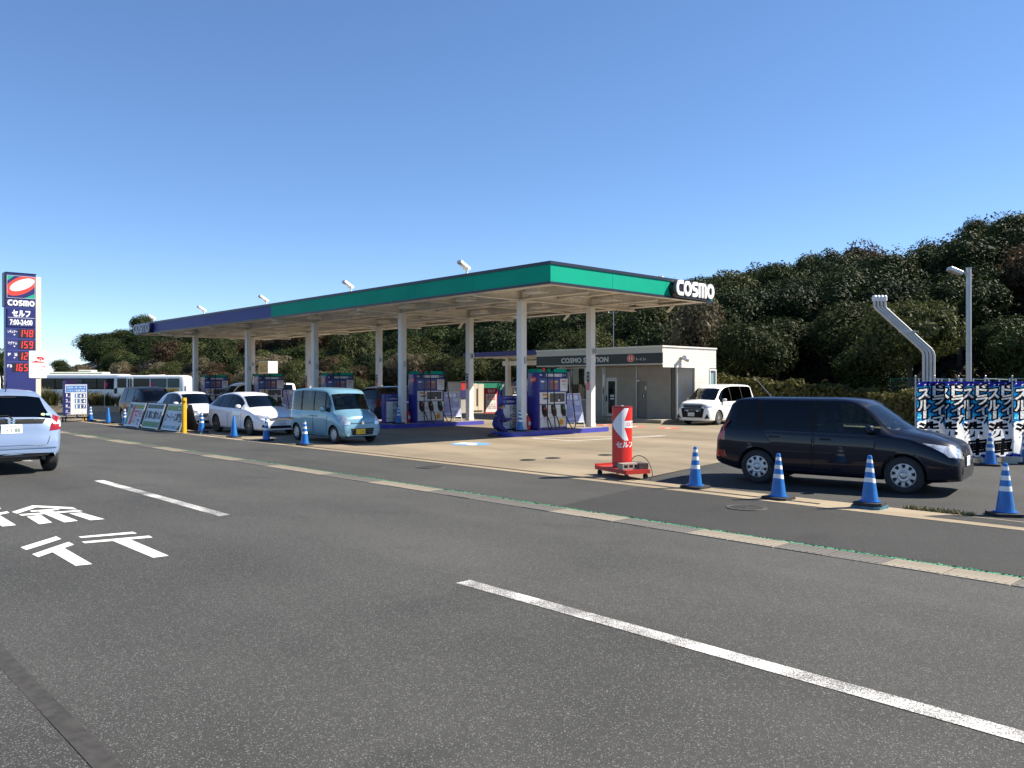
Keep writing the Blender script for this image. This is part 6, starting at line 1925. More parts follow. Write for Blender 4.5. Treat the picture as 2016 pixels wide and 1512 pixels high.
# kerosene board and dispensers
kt = thing('kerosene_board', 'red framed board advertising kerosene left of the grey kerosene pump', 'sign', (-38.4, 34.1, 0))
X = frame((0.04, 0, 0), (0, 1, 0), (0, 0, 1))
mb = MB(); mb.box(-.04, -.55, 0, .04, .55, 1.60); mb.build('board', M('kerosene red', (.40, .02, .03), .5), kt)
mb = MB(); mb.box(-.45, .08, 0, .45, 1.22, .008, 0, X); p = mb.build('price_panel', PANELW, kt)
b2 = MB(); put_text(b2, '灯油', 0, .98, .66, .34, X, z=.0095, bold=.02); b2.build('panel_lettering', RED_TXT, p)
b2 = MB()
for j, ch in enumerate('1656'): seg_digit(b2, ch, -.4 + j * .21, .28, .15, .32, .035, X, 0, .0095)
b2.build('price_digit', M('digit red brown', (.30, .08, .06), .5), p)
b2 = MB(); put_text(b2, 'セルフ', 0, 1.41, .6, .2, X, z=.0015, bold=.03); b2.build('heading', WHITE, kt)
kd = thing('kerosene_pump', 'grey kerosene pump with dark display windows under the small canopy', 'fuel pump', (-37.0, 34.95, 0))
mb = MB(); mb.box(-.25, -.42, 0, .25, .42, 1.12); mb.build('cabinet', M('pump grey', (.36, .36, .35), .5), kd, bevel=.02)
mb = MB(); mb.box(-.27, -.62, 1.12, .27, .62, 1.72); h_ = mb.build('head', PANELW, kd, bevel=.02)
mb = MB(); mb.box(.27, -.52, 1.22, .28, -.1, 1.62); mb.box(.27, -.02, 1.22, .28, .50, 1.62); mb.build('display', SCREEN, h_)
mb = MB(); mb.box(.28, -.48, 1.3, .286, -.3, 1.58); mb.box(.28, .04, 1.3, .286, .2, 1.58); mb.build('display_label', PANELW, h_)
mb = MB(); mb.box(.25, -.35, .55, .30, .0, .95); mb.build('nozzle_holder', INK, kd); mb = MB(); mb.tube([(.3, -.1, .9), (.36, -.1, .5), (.36, .1, .2), (.32, .3, .1), (.3, .36, .7)], .02, 6); mb.build('hose', RUBBER, kd)
vp_ = thing('self_service_post', 'violet blue post with a small red self service plaque by the kerosene pump', 'post', (-36.6, 35.75, 0))
mb = MB(); mb.box(-.16, -.22, 0, .16, .22, 1.75); mb.build('post_body', M('post violet', (.06, .05, .42), .4), vp_, bevel=.03)
mb = MB(); mb.box(.16, -.14, 1.28, .175, .2, 1.48); q = mb.build('self_plaque', RED, vp_); b2 = MB(); put_text(b2, 'セルフ', .03, 1.38, .28, .12, frame((.1765, 0, 0), (0, 1, 0), (0, 0, 1)), bold=.02); b2.build('plaque_lettering', WHITE, q)
# white planter-like guard tube beside second island column
# exit sign box
et = thing('exit_sign', 'yellow and white exit light box on a pole behind the pumps', 'sign', (-55.9, 27.8, 0))
mb = MB(); mb.box(-.75, -.38, 2.62, .75, .38, 3.50); mb.build('light_box', M('sign box white', (.74, .74, .72), .4), et, bevel=.01)
X = frame((0, -.381, 0), (1, 0, 0), (0, 0, 1)); mb = MB(); mb.box(-.72, 2.65, 0, .72, 3.47, .006, 0, X); f = mb.build('face', M('sign face amber', (.60, .36, .04), .5), et)
b2 = MB(); put_text(b2, '出口', 0, 2.98, 1.0, .5, X, z=.0075, bold=.01); b2.build('face_lettering', M('sign brown ink', (.20, .10, .02), .5), f)
mb = MB(); mb.cyl((0, 0, 0), (0, 0, 2.62), .07, n=10); mb.build('pole', GREY_ST, et)
# ================================================================== CONES
CONE_B = M('cone blue plastic', (.006, .125, .40), .42, 0, .2, var=.18, vscale=5)
CONE_W = M('cone reflective white', (.72, .72, .70), .4, var=.1, vscale=8)
CONE_BASE = M('cone weight black rubber', (.018, .018, .02), .8, var=.3, vscale=8)
CONE_TEAL = M('cone weight teal rubber', (.03, .12, .17), .7, var=.3, vscale=8)
def cone(label, striped=True, bases=1, slant=False):
    t = thing('traffic_cone', label, 'traffic cone', (0, 0, 0), 0, 'blue traffic cones')
    z0 = .05 * bases
    H = .70; r0, r1 = .125, .032
    prof = [(r0 + .03, z0), (r0 + .03, z0 + .012)]
    bands = [(.30, .37), (.455, .52), (.595, .65)] if striped else []
    zs = [.012] + [z for b in bands for z in b] + [H - .03]
    mb = MB()
    pts = [(r0 + (r1 - r0) * (z / H), z0 + z) for z in zs]
    allp = [(r0 + .03, z0), (r0 + .03, z0 + .014)] + pts + [(r1 * .8, z0 + H - .006), (.001, z0 + H)]
    ms = [0, 0]
    for i in range(len(pts) - 1): ms.append(1 if (striped and i % 2 == 1) else 0)
    ms += [0, 0]
    mb.lathe(allp, 24, 0, None, ms)
    if slant: mb.v = [(v[0], v[1], v[2] + (.22 * abs(v[1]) - .02 if z0 + .2 < v[2] < z0 + .66 else 0)) for v in mb.v]
    mb.build('cone_body', [CONE_B, CONE_W], t, smooth=50, weld=True)
    for b_ in range(bases):
        m2 = MB(); s = .205 - .012 * b_; a = .15 * b_
        pl = []
        for q in range(4):
            c = R(45 + 90 * q) + a
            for dd in (-.16, .16): pl.append((s * 1.32 * math.cos(c + dd), s * 1.32 * math.sin(c + dd)))
        m2.prism(pl, .002 + .05 * b_, .046 + .05 * b_); m2.build('weight', CONE_BASE if b_ == bases - 1 else CONE_TEAL, t, bevel=.01)
    return t
c_s1 = cone('striped blue cone nearest the red sign, beside the rear of the navy wagon')
c_s1.location = (-8.45, 12.42, 0)
def cdup(src, x, y, label, rz=0., z=0.):
    return dup(src, (x, y, z), rz, label)
c_sl = cone('blue cone with slanted white bands before the rear door of the navy wagon', True, 1, True); c_sl.location = (-6.72, 12.22, 0)
c_2b = cone('striped blue cone on two stacked weights before the front wheel of the navy wagon', True, 2, True); c_2b.location = (-5.30, 12.36, 0)
cdup(c_s1, -3.68, 13.08, 'large striped blue cone at the right edge, beside the weeds', .6)
c_pl = cone('plain blue cone without bands in front of the white estate car', False); c_pl.location = (-27.4, 12.35, 0)
cdup(c_s1, -22.45, 12.36, 'striped blue cone in front of the blue microvan', .3)
cdup(c_sl, -25.1, 12.42, 'slanted striped cone in front of the grille of the white estate car', .9)
c_2c = cone('striped blue cone just right of the yellow bollard by the advertising boards', True, 2); c_2c.location = (-30.35, 12.42, 0)
cdup(c_s1, -38.95, 12.42, 'striped blue cone just left of the red figure advertising board', .2)
cdup(c_pl, -41.2, 12.40, 'plain blue cone standing alone between the black minivan and the price board', .4)
cdup(c_s1, -44.0, 12.42, 'striped blue cone beside the price board and its yellow bollard', .5)
cdup(c_sl, -6.15, 20.75, 'striped blue cone behind the bonnet of the navy wagon, before the banners', .2)
cdup(c_sl, -5.72, 21.85, 'striped blue cone cut by the right edge, beside the white banner weight', .7)
cdup(c_sl, -21.15, 20.18, 'striped blue cone on the island between the price cabinet and the pump', .4, .17)
cdup(c_s1, -28.62, 20.18, 'striped blue cone on the second island beside its price cabinet', .4, .17)

# ================================================================== YELLOW BOLLARDS
BOLL = M('bollard yellow paint', (.78, .40, .008), .45, 0, .2, var=.06, vscale=3)
def bollard(label):
    t = thing('yellow_bollard', label, 'bollard', (0, 0, 0), 0, 'yellow bollards')
    mb = MB(); pl = []
    for cx, cy, a0 in ((.045, .045, 0), (-.045, .045, 90), (-.045, -.045, 180), (.045, -.045, 270)): pl += arc(cx, cy, .03, .03, a0, a0 + 90, 3)
    mb.prism(pl, 0, 1.34); mb.build('post', BOLL, t, smooth=40)
    mb = MB(); mb.box(-.16, -.16, 0, .16, .16, .012); mb.build('base_plate', C_KERB, t)
    mb = MB(); mb.lathe([(.045, 0), (.05, .03), (.03, .06), (.001, .065)], 12, 0, frame((.07, 0, 1.22), (0, 1, 0), (0, 0, 1))); mb.build('reflector_knob', BOLL, t, smooth=60)
    return t
bo = bollard('yellow bollard at the right end of the advertising boards'); bo.location = (-30.95, 12.0, 0)
dup(bo, (-45.2, 12.45, 0), 0, 'yellow bollard just right of the price board')

# ================================================================== LEANING ADVERTISING BOARDS
FRAME_S = M('aluminium board frame', (.55, .56, .56), .35, .6)
POST_W = M('poster white', (.60, .61, .63), .5)
POST_G = M('poster green', (.10, .24, .06), .5)
POST_Y = M('poster lime', (.26, .30, .02), .5)
POST_GD = M('poster dark green', (.03, .07, .05), .5)
BACKB = M('board back black', (.02, .022, .018), .7)
def ad_board(label, x, w, h, kind):
    t = thing('advertising_board', label, 'advertising board', (x, 12.05, 0), R(-1), 'advertising boards along the kerb')
    X = Matrix.Translation((0, 0, .04)) @ Matrix.Rotation(R(-17), 4, 'X') @ frame((0, 0, 0), (1, 0, 0), (0, 0, 1))
    Xb = Matrix.Translation((0, .72, .04)) @ Matrix.Rotation(R(14), 4, 'X') @ frame((0, 0, 0), (-1, 0, 0), (0, 0, 1))
    mb = MB()
    for XX in (X,):
        mb.box(-w / 2, 0, -.02, -w / 2 + .03, h, .02, 0, XX); mb.box(w / 2 - .03, 0, -.02, w / 2, h, .02, 0, XX)
        mb.box(-w / 2 + .03, 0, -.02, w / 2 - .03, .03, .02, 0, XX); mb.box(-w / 2 + .03, h - .03, -.02, w / 2 - .03, h, .02, 0, XX)
    mb.build('frame', FRAME_S, t)
    mb = MB(); mb.box(-w / 2 + .031, .031, -.012, w / 2 - .031, h - .031, .004, 0, X); p = mb.build('poster', POST_W, t)
    mb = MB(); mb.box(-w / 2, 0, -.015, w / 2, h, .015, 0, Xb); mb.build('back_board', BACKB, t)
    def rect(n, x0, x1, y0, y1, mt, z=.0055):
        q = MB(); q.add([(x0 * w / 2, y0 * h, z), (x1 * w / 2, y0 * h, z), (x1 * w / 2, y1 * h, z), (x0 * w / 2, y1 * h, z)], [(0, 1, 2, 3)], 0, X); return q.build(n, mt, p)
    def txt(n, s, cx, cy, ww, hh, mt, bold=.02, z=.007):
        q = MB(); put_text(q, s, cx * w / 2, cy * h, ww * w / 2, hh * h, X, z=z, bold=bold); return q.build(n, mt, p)
    if kind == 0:
        rect('poster_panel', -.93, -.70, .05, .93, POST_G); rect('poster_panel', -.90, -.55, .76, .93, M('poster navy', (.02, .06, .12), .5), .0058); rect('poster_panel', -.9, -.62, .42, .60, POST_Y, .006); rect('poster_panel', -.35, .93, .74, .92, POST_Y)
        txt('poster_figure', '1', -.33, .48, .34, .82, RED_TXT, .06); txt('poster_text', '万', .12, .40, .50, .55, RED_TXT, .03); txt('poster_text', '円台', .62, .55, .46, .30, RED_TXT, .03); txt('poster_text', 'で', .62, .20, .34, .26, M('poster navy', (.02, .06, .12), .5), .03)
    elif kind == 1:
        rect('poster_panel', -.93, .93, .80, .95, POST_GD); rect('poster_panel', -.93, .93, .05, .27, POST_G)
        txt('poster_heading', '月々定額・コミコミ', 0, .875, 1.3, .10, POST_Y, .02, .0072); txt('poster_text', '新車に乗れる', 0, .53, 1.78, .36, INK, .04)
        txt('poster_text', '軽・コンパクト・ミニバン', 0, .16, 1.5, .12, M('poster leaf text', (.05, .16, .05), .5), .01)
    else:
        rect('poster_panel', -.93, .93, .76, .95, POST_G); rect('poster_panel', -.93, .1, .79, .95, POST_Y, .0058); rect('poster_panel', -.93, .60, .05, .20, M('poster pale blue', (.42, .50, .54), .5))
        txt('poster_heading', 'お任せ', .50, .85, .66, .11, WHITE, .02); txt('poster_text', 'カーリース専門店', 0, .50, 1.8, .36, INK, .03)
        txt('poster_text', 'お問い合わせ・お見積り', -.2, .12, 1.3, .08, M('poster navy', (.02, .06, .12), .5), .01)
        q = MB(); q.add([(.55 * w / 2, .03 * h, .008), (.93 * w / 2, .03 * h, .008), (.93 * w / 2, .30 * h, .008)], [(0, 1, 2)], 0, X); q.build('poster_torn_corner', M('torn corner brown', (.16, .12, .09), .7), p)
    return t
ad_board('advertising board with a big red figure one, leftmost of the leaning green boards', -36.95, 2.0, 1.05, 0)
ad_board('middle leaning advertising board with bold black writing between lime bands', -34.75, 2.0, 1.05, 1)
ad_board('advertising board with a torn lower corner, next to the yellow bollard', -32.5, 2.0, 1.05, 2)

# ================================================================== PRICE BOARD ON WHEELS
pt = thing('price_board', 'wheeled blue and white price board showing 143 154 117 by the kerb', 'price sign', (-44.35, 11.82, 0))
NAVYB = M('price board navy', (.018, .02, .13), .45)
mb = MB(); mb.box(-.10, -.55, .30, .10, .55, 1.86); mb.box(-.10, -.55, 1.86, .10, -.45, 2.0); mb.build('cabinet', NAVYB, pt, bevel=.01)
mb = MB(); mb.prism([(-.10, 1.862), (.10, 1.862), (-.02, 2.10)], -.1, .54, 0, frame((0, 0, 0), (1, 0, 0), (0, 0, 1)) @ Matrix.Rotation(0, 4, 'Z')); mb.v = [(v[0], -v[1] if False else v[1], v[2]) for v in mb.v]; mb.build('hood', M('board hood dark', (.012, .008, .03), .9, 0, 0, .1), pt)
X = frame((.101, 0, 0), (0, 1, 0), (0, 0, 1))
mb = MB(); mb.box(-.48, .36, 0, .50, 1.83, .006, 0, X); f = mb.build('face', PANELW, pt)
mb = MB(); mb.box(-.45, 1.45, .006, .47, 1.78, .009, 0, X); q = mb.build('header', M('header mid blue', (.05, .17, .44), .4), f)
b2 = MB(); put_text(b2, 'コスモ・ザ・カード', .01, 1.68, .84, .10, X, z=.0105, bold=.02); put_text(b2, '＋ライフ会員 価格', .01, 1.53, .80, .10, X, z=.0105, bold=.006); b2.build('header_lettering', WHITE, q)
mb = MB(); mb.box(-.50, .34, .0065, -.24, 1.42, .009, 0, X); cN = mb.build('fuel_column', NAVYB, f)
for r, (nm, num) in enumerate((('1', '143'), ('2', '154'), ('軽', '117'), ('灯', ''))):
    zc = 1.27 - r * .265
    b2 = MB(); put_text(b2, nm, -.41, zc + .03, .10 if nm != '1' else .05, .15, X, z=.0105, bold=.004); put_text(b2, '円', -.30, zc - .05, .07, .07, X, z=.0105)
    b2.build('fuel_name', WHITE, cN)
    if num:
        for j, ch in enumerate(num):
            m2 = MB(); y0 = -.05 + j * .17; m2.box(y0, zc - .10, .0065, y0 + .165, zc + .11, .009, 0, X)
            tl = m2.build('digit_tile', M('digit tile %d' % j, [(.10, .20, .40), (.05, .09, .22), (.03, .05, .15)][j], .4), f)
            b2 = MB(); put_text(b2, ch, y0 + .085, zc, .10 if ch != '1' else .045, .17, X, z=.0105, bold=.03); b2.build('price_digit', WHITE, tl)
    else:
        m2 = MB()
        for j in range(3): m2.box(-.05 + j * .17, zc - .11, .0065, -.042 + j * .17, zc + .11, .008, 0, X)
        m2.build('divider', GREY_ST, f)
mb = MB(); mb.box(-.32, -.58, .16, .32, .58, .24); mb.build('trolley', M('trolley dark steel', (.04, .04, .045), .5), pt)
for sx in (-1, 1):
    for sy in (-1, 1):
        mb = MB(); mb.cyl((sx * .26, sy * .5 - .02, .07), (sx * .26, sy * .5 + .02, .07), .07, n=14); mb.box(sx * .26 - .02, sy * .5 - .035, .07, sx * .26 + .02, sy * .5 + .035, .17); mb.build('castor', CONE_BASE, pt)

def cblock(label, loc, rz, mat=None):
    """hollow concrete block, three holes through its long face (along local y)"""
    t = thing('concrete_block', label, 'concrete block', loc, rz, 'concrete blocks used as weights')
    mb = MB(); L_, H_, D_ = .39, .12, .19
    mb.box(-L_ / 2, -D_ / 2, 0, L_ / 2, D_ / 2, .03); mb.box(-L_ / 2, -D_ / 2, H_ - .03, L_ / 2, D_ / 2, H_)
    for i in range(4):
        x = -L_ / 2 + i * (L_ - .03) / 3; mb.box(x, -D_ / 2, .03, x + .03, D_ / 2, H_ - .03)
    mb.build('block_body', mat or M('block concrete', (.30, .27, .22), .9, var=.15, vscale=9, bump=.3, bscale=60), t)
    return t
cblock('concrete block in the left half of the price board trolley', (-44.06, 11.55, .24), R(90))
cblock('concrete block in the right half of the price board trolley', (-44.06, 12.06, .24), R(90))

# ================================================================== RED SELF SERVICE SIGN ON A TROLLEY
ANG = math.atan2(.7302, .6833)       # its flat side looks towards the road
rs = thing('arrow_sign', 'tall red rounded sign column with a white arrow on a red trolley', 'sign', (-10.49, 12.86, 0), R(72))
SR = M('sign column red', (.66, .028, .022), .35, 0, .4, var=.05, vscale=2)
A_, B_ = .225, .135
def ell(th, k=1.0): return (A_ * k * math.sin(th), -B_ * k * math.cos(th))
mb = MB()
pl = [ell(-R(i * 10)) for i in range(36)][::-1]
mb.prism(pl[::-1] if False else pl, .30, 1.40); mb.build('column', SR, rs, smooth=40)
mb = MB(); mb.prism([(p[0] * 1.02, p[1] * 1.04) for p in pl], 1.40, 1.425); mb.prism([(p[0] * 1.02, p[1] * 1.04) for p in pl], .285, .30); mb.build('rim_band', M('sign cap dark red', (.22, .01, .012), .4), rs)
mb = MB(); mb.box(-.02, -.02, 1.425, .02, .02, 1.44); mb.build('top_bolt', PANELW, rs)
def wrap(polys, z_off, name, mt, parent):
    """flat outlines (arc length s across, height z) bent round the column face"""
    q = MB()
    for poly in polys:
        bm = bmesh.new(); vs = [bm.verts.new((p[0], p[1], 0)) for p in poly]; bm.faces.new(vs)
        bmesh.ops.triangulate(bm, faces=bm.faces[:])
        for k in range(-9, 10): bmesh.ops.bisect_plane(bm, geom=bm.verts[:] + bm.edges[:] + bm.faces[:], plane_co=(k * .035, 0, 0), plane_no=(1, 0, 0))
        bm.verts.ensure_lookup_table(); bm.verts.index_update()
        vv = []
        for v in bm.verts:
            e = ell(v.co.x / .185, 1 + z_off); vv.append((e[0], e[1], v.co.y))
        q.add(vv, [tuple(v.index for v in f.verts) for f in bm.faces]); bm.free()
    return q.build(name, mt, parent)
ACX = -.10
arrow = [(-.20, 1.06), (.07, 1.385), (.16, 1.385), (.07, 1.13), (.30, 1.13), (.30, .99), (.07, .99), (.155, .735), (.07, .735)]
ao = wrap([[(p[0] + ACX, p[1]) for p in arrow]], .012, 'arrow', M('sign white', (.80, .80, .80), .4), rs)
def wtext(s_, cx, cy, w, h, off, name, mt, parent, bold):
    vs, fs, a = text_geo(s_, bold); vv = []
    q = MB()
    for v in vs:
        e = ell((cx + (v[0] - .5) * w) / .185, 1 + off); vv.append((e[0], e[1], cy + (v[1] - .5) * h))
    q.add(vv, fs); return q.build(name, mt, parent)
wtext('OUT', ACX + .20, 1.06, .17, .085, .02, 'arrow_lettering', RED, ao, .02)
wtext('セルフ', ACX + .09, .655, .34, .12, .014, 'sign_lettering', M('sign white', (.8, .8, .8), .4), rs, .04)
mb = MB(); mb.box(-.28, -.58, .11, .28, .60, .19); mb.box(-.28, .57, .19, .28, .60, .225); mb.build('trolley', M('trolley red steel', (.42, .022, .015), .5, var=.1, vscale=5), rs)
mb = MB(); mb.box(-.16, -.10, .191, .16, .10, .286); mb.build('pedestal', M('sign cap dark red', (.22, .01, .012), .4), rs)
for sx in (-1, 1):
    for sy in (-1, 1):
        mb = MB(); mb.cyl((sx * .22, sy * .5 - .02, .05), (sx * .22, sy * .5 + .02, .05), .05, n=14); mb.box(sx * .22 - .03, sy * .5 - .03, .05, sx * .22 + .015, sy * .5 + .03, .112); mb.build('castor', CONE_BASE, rs)
Rz = Matrix.Rotation(R(72), 4, 'Z')
def on_trolley(x, y, z): return tuple(Vector((-10.49, 12.86, 0)) + (Rz @ Vector((x, y, z))))
cblock('grey concrete block lying on the red sign trolley, left of the dark block', on_trolley(-.085, -.36, .192), R(72))
cblock('dark brown concrete block at the right end of the red sign trolley', on_trolley(.20, -.34, .192), R(150), M('dark block', (.09, .075, .065), .9, var=.2, vscale=9))
pc_ = MB(); pts = [on_trolley(.20, -.02, .32), on_trolley(.22, -.12, .42), on_trolley(.28, -.26, .44), on_trolley(.33, -.42, .36), on_trolley(.35, -.52, .20), on_trolley(.33, -.60, .03), on_trolley(.22, -.66, .012)]
cur = [Vector(p) for p in pts]
for _ in range(2):
    nw = [cur[0]]
    for p, q in zip(cur[:-1], cur[1:]): nw += [p * .75 + q * .25, p * .25 + q * .75]
    nw.append(cur[-1]); cur = nw
o0 = cur[0].copy(); pc_.tube([p - o0 for p in cur], .008, 6); po = pc_.build('power_cord', RUBBER); po.location = o0
tag(po, 'black power cord looping over the right end of the red sign trolley', 'cord')

# ================================================================== PYLON PRICE SIGN
py = thing('price_pylon', 'tall dark blue price pylon with oval emblem and red led prices', 'pylon sign', (-57.3, 12.17, 0))
PB_ = M('pylon blue', (.022, .030, .155), .45, 0, .1, var=.05, vscale=.8)
mb = MB(); mb.box(-.28, -.82, 0, .28, .80, 8.60); mb.build('casing', PB_, py, bevel=.02)
mb = MB(); mb.box(-.30, .80, 0, .22, 1.10, 8.50); mb.build('side_post', M('pylon cream post', (.66, .60, .50), .5), py)
mb = MB(); mb.box(-.30, -.90, 6.55, .30, -.82, 8.62); mb.box(-.30, -.84, 8.60, .30, .82, 8.66); mb.build('head_trim', M('pylon dark trim', (.01, .012, .05), .4), py)
X = frame((.281, 0, 0), (0, 1, 0), (0, 0, 1))
LGX = frame((.281, -.01, 7.76), (0, 1, 0), (0, 0, 1))
mb = MB(); mb.box(-.76, -.67, 0, .76, .70, .03, 0, LGX); em = mb.build('emblem_panel', M('emblem navy', (.02, .022, .12), .4), py)
mb = MB()
for a, b_, c_, d_ in ((-.76, .68, .76, .70), (-.76, -.67, .76, -.65), (-.76, -.65, -.74, .68), (.74, -.65, .76, .68)): mb.box(a, b_, .03, c_, d_, .04, 0, LGX)
mb.build('emblem_frame', M('emblem pale frame', (.55, .56, .62), .4), em)
def oval(rx, ry, ang, cx, cy, z, mt, nm, parent, clip=.735):
    q = MB(); p = []
    for i in range(48):
        a = 2 * math.pi * i / 48; x = rx * math.cos(a); y = ry * math.sin(a)
        X_ = cx + x * math.cos(ang) - y * math.sin(ang); Y_ = cy + x * math.sin(ang) + y * math.cos(ang)
        p.append((max(-clip, min(clip, X_)), max(-.645, min(.675, Y_)), z))
    q.add(p, [tuple(range(48))], 0, LGX); return q.build(nm, mt, parent)
q = MB(); q.add([(-.735, .675, .032), (-.735, .36, .032), (-.36, .675, .032)], [(0, 1, 2)], 0, LGX); q.add([(.735, -.645, .032), (.735, -.34, .032), (.20, -.645, .032)], [(0, 2, 1)], 0, LGX); q.build('emblem_corner', M('emblem green', (.01, .36, .22), .4), em)
oval(.96, .50, R(30), .02, .12, .036, M('emblem red', (.70, .06, .04), .4), 'emblem_ring', em)
oval(.72, .30, R(26), .06, .17, .040, M('emblem white', (.80, .80, .79), .4), 'emblem_oval', em)
q = MB(); logo_word(q, -.74, 6.62, 1.47, .36, X, 0, .012, .02, t=.092); q.build('name_lettering', WHITE, py)
mb = MB(); mb.box(-.74, 5.35, 0, .74, 6.44, .04, 0, X); hp = mb.build('hours_panel', M('pylon panel blue', (.018, .022, .13), .4), py)
q = MB(); put_text(q, 'セルフ', 0, 6.16, 1.0, .42, X, z=.042, bold=.05); q.box(-.72, 5.89, .04, .72, 5.91, .044, 0, X); put_text(q, '7:00-24:00', 0, 5.62, 1.22, .36, X, z=.042, bold=.04); q.build('hours_lettering', WHITE, hp)
LED = M('red led', (.30, .01, .01), .5, emit=(1.0, .05, .06), estr=.55)
LEDB = M('led panel black', (.03, .022, .022), .4)
for r, (nm, num) in enumerate((('レギュラー', '148'), ('マグナム', '159'), ('軽　油', '122'), ('灯油', '1656'))):
    zt = 5.22 - r * .70
    m2 = MB(); x0 = -.14 if len(num) == 3 else -.46
    m2.box(x0, zt - .52, 0, .74, zt, .012, 0, X); lp = m2.build('led_panel', LEDB, py)
    q = MB(); n0 = .70 - len(num) * .28
    for j, ch in enumerate(num): seg_digit(q, ch, n0 + j * .28, zt - .48, .20, .44, .05, X, 0, .0135, .08)
    q.build('led_digit', LED, lp)
    q = MB(); put_text(q, nm, -.46 if len(num) == 3 else -.62, zt - .17, .50 if len(num) == 3 else .26, .20, X, z=.0015, bold=.03)
    q.add([(-.36, zt - .42, .0015), (-.42, zt - .34, .0015), (-.30, zt - .34, .0015)], [(0, 2, 1)], 0, X); q.build('fuel_name', WHITE, py)
    if r < 3:
        m2 = MB(); m2.box(-.80, zt - .63, 0, .78, zt - .60, .004, 0, X); m2.build('row_line', M('pylon row line', (.07, .08, .26), .5), py)
# warning sign on a post
wt = thing('warning_sign', 'white warning sign with a red car pictogram on a pale post', 'sign', (-53.0, 12.16, 0))
mb = MB(); mb.box(-.09, -.10, 0, .0, .12, 2.3); mb.build('post', M('pylon cream post', (.66, .60, .50), .5), wt)
mb = MB()
pl = []
for cx, cy, a0 in ((.40, .72, 0), (-.40, .72, 90), (-.40, -.72, 180), (.40, -.72, 270)): pl += arc(cx, cy, .06, .06, a0, a0 + 90, 4)
X = frame((.0, .0, 2.98), (0, 1, 0), (0, 0, 1)); mb.prism(pl, 0, .03, 0, X); wp = mb.build('panel', M('warning white', (.80, .78, .76), .45), wt)
q = MB()
q.add([(-.30, .10, .032), (.30, .10, .032), (.30, .16, .032), (.02, .17, .032), (-.10, .23, .032), (-.22, .17, .032), (-.30, .16, .032)], [tuple(range(7))], 0, X)
q.add([(-.06, .44, .032), (-.08, .36, .032), (.04, .27, .032), (.30, .25, .032), (.30, .38, .032), (.16, .44, .032)], [tuple(range(6))], 0, X)
q.build('pictogram', RED, wp)
q = MB(); q.disc((.12, .27, .034), .075, 18, 0, X); wd_ = q.build('pictogram_wheel', M('warning white', (.8, .78, .76), .45), wp); q = MB(); q.disc((.12, .27, .0355), .05, 18, 0, X); q.build('pictogram_hub', RED, wd_)
q = MB()
for a, b_ in (((-.16, .47), (-.13, .53)), ((-.20, .42), (-.26, .46)), ((-.04, .50), (-.04, .57))): stroke(q, [a, b_], .025, X, 0, .032)
q.build('pictogram_line', RED_TXT, wp)
q = MB(); put_text(q, 'マウンド注意', 0, -.12, .74, .11, X, z=.032, bold=.01)
for i, tx in enumerate(('車の出入りに御注意', 'スピードを落として', 'おすすみください', 'ご協力ください')): put_text(q, tx, -.05, -.30 - i * .1, .62 - .06 * i, .055, X, z=.032)
q.build('sign_lettering', M('warning pink red', (.58, .16, .16), .5), wp)

# ================================================================== PLANTING BED BEFORE THE BUSES
p0 = Vector((-62.0, 11.6)); p1 = Vector((-53.2, 20.6)); dd = (p1 - p0).normalized(); nn = Vector((-dd.y, dd.x)); LEN = (p1 - p0).length
bed = bpy.data.objects.new('planting_bed', None); COL.objects.link(bed); bed.location = (p0.x, p0.y, 0); bed.rotation_euler = (0, 0, math.atan2(dd.y, dd.x)); bed['kind'] = 'structure'
mb = MB(); mb.box(.2, .2, 0, LEN - .2, 3.4, .36); mb.build('bed_soil', EARTH, bed)
x = 0
while x < LEN - .3:
    l = min(1.2, LEN - x)
    mb = MB(); mb.add([(x + .01, 0, -.02), (x + l, 0, -.02), (x + l, .24, .42), (x + .01, .24, .42), (x + .01, .4, .42), (x + l, .4, .42), (x + .01, .4, -.02), (x + l, .4, -.02)], [(0, 1, 2, 3), (3, 2, 5, 4), (4, 5, 7, 6), (0, 3, 4, 6), (1, 7, 5, 2)])
    mb.build('kerb_block', C_KERB, bed); x += l
PLM = leaf_mat('bed plant leaves', (.045, .055, .02), (.17, .15, .07))
def grass_mesh(seed, n=170, h=.8):
    rr = random.Random(seed); b = MB()
    for i in range(n):
        a = rr.uniform(0, 6.28); r0 = rr.uniform(0, .16); lean = rr.uniform(.08, .5); hh = h * rr.uniform(.5, 1.1); w = rr.uniform(.012, .03)
        bx, by = r0 * math.cos(a), r0 * math.sin(a); dx, dy = math.cos(a), math.sin(a); px_, py_ = -dy * w, dx * w
        m = (bx + dx * lean * .35, by + dy * lean * .35, hh * .6); e = (bx + dx * lean, by + dy * lean, hh)
        b.add([(bx - px_, by - py_, 0), (bx + px_, by + py_, 0), (m[0] + px_, m[1] + py_, m[2]), (m[0] - px_, m[1] - py_, m[2]), e], [(0, 1, 2, 3), (3, 2, 4)])
    me = bpy.data.meshes.new('leaves'); me.from_pydata(b.v, [], b.f); me.materials.append(PLM); return me
GM = [grass_mesh(i) for i in range(4)]
random.seed(31)
for i in range(46):
    u = .6 + (LEN - 1.2) * (i / 45.0) + random.uniform(-.15, .15); v = random.uniform(.7, 2.4)
    P = p0 + dd * u + nn * v
    o = bpy.data.objects.new('bed_plant', random.choice(GM)); COL.objects.link(o); o.location = (P.x, P.y, .34); s = random.uniform(.8, 1.35); o.scale = (s, s, s * random.uniform(.8, 1.2)); o.rotation_euler = (0, 0, random.uniform(0, 6))
    tag(o, 'tufted leafy plant growing in the kerbed bed before the buses', 'plant', 'plants in the planting bed')
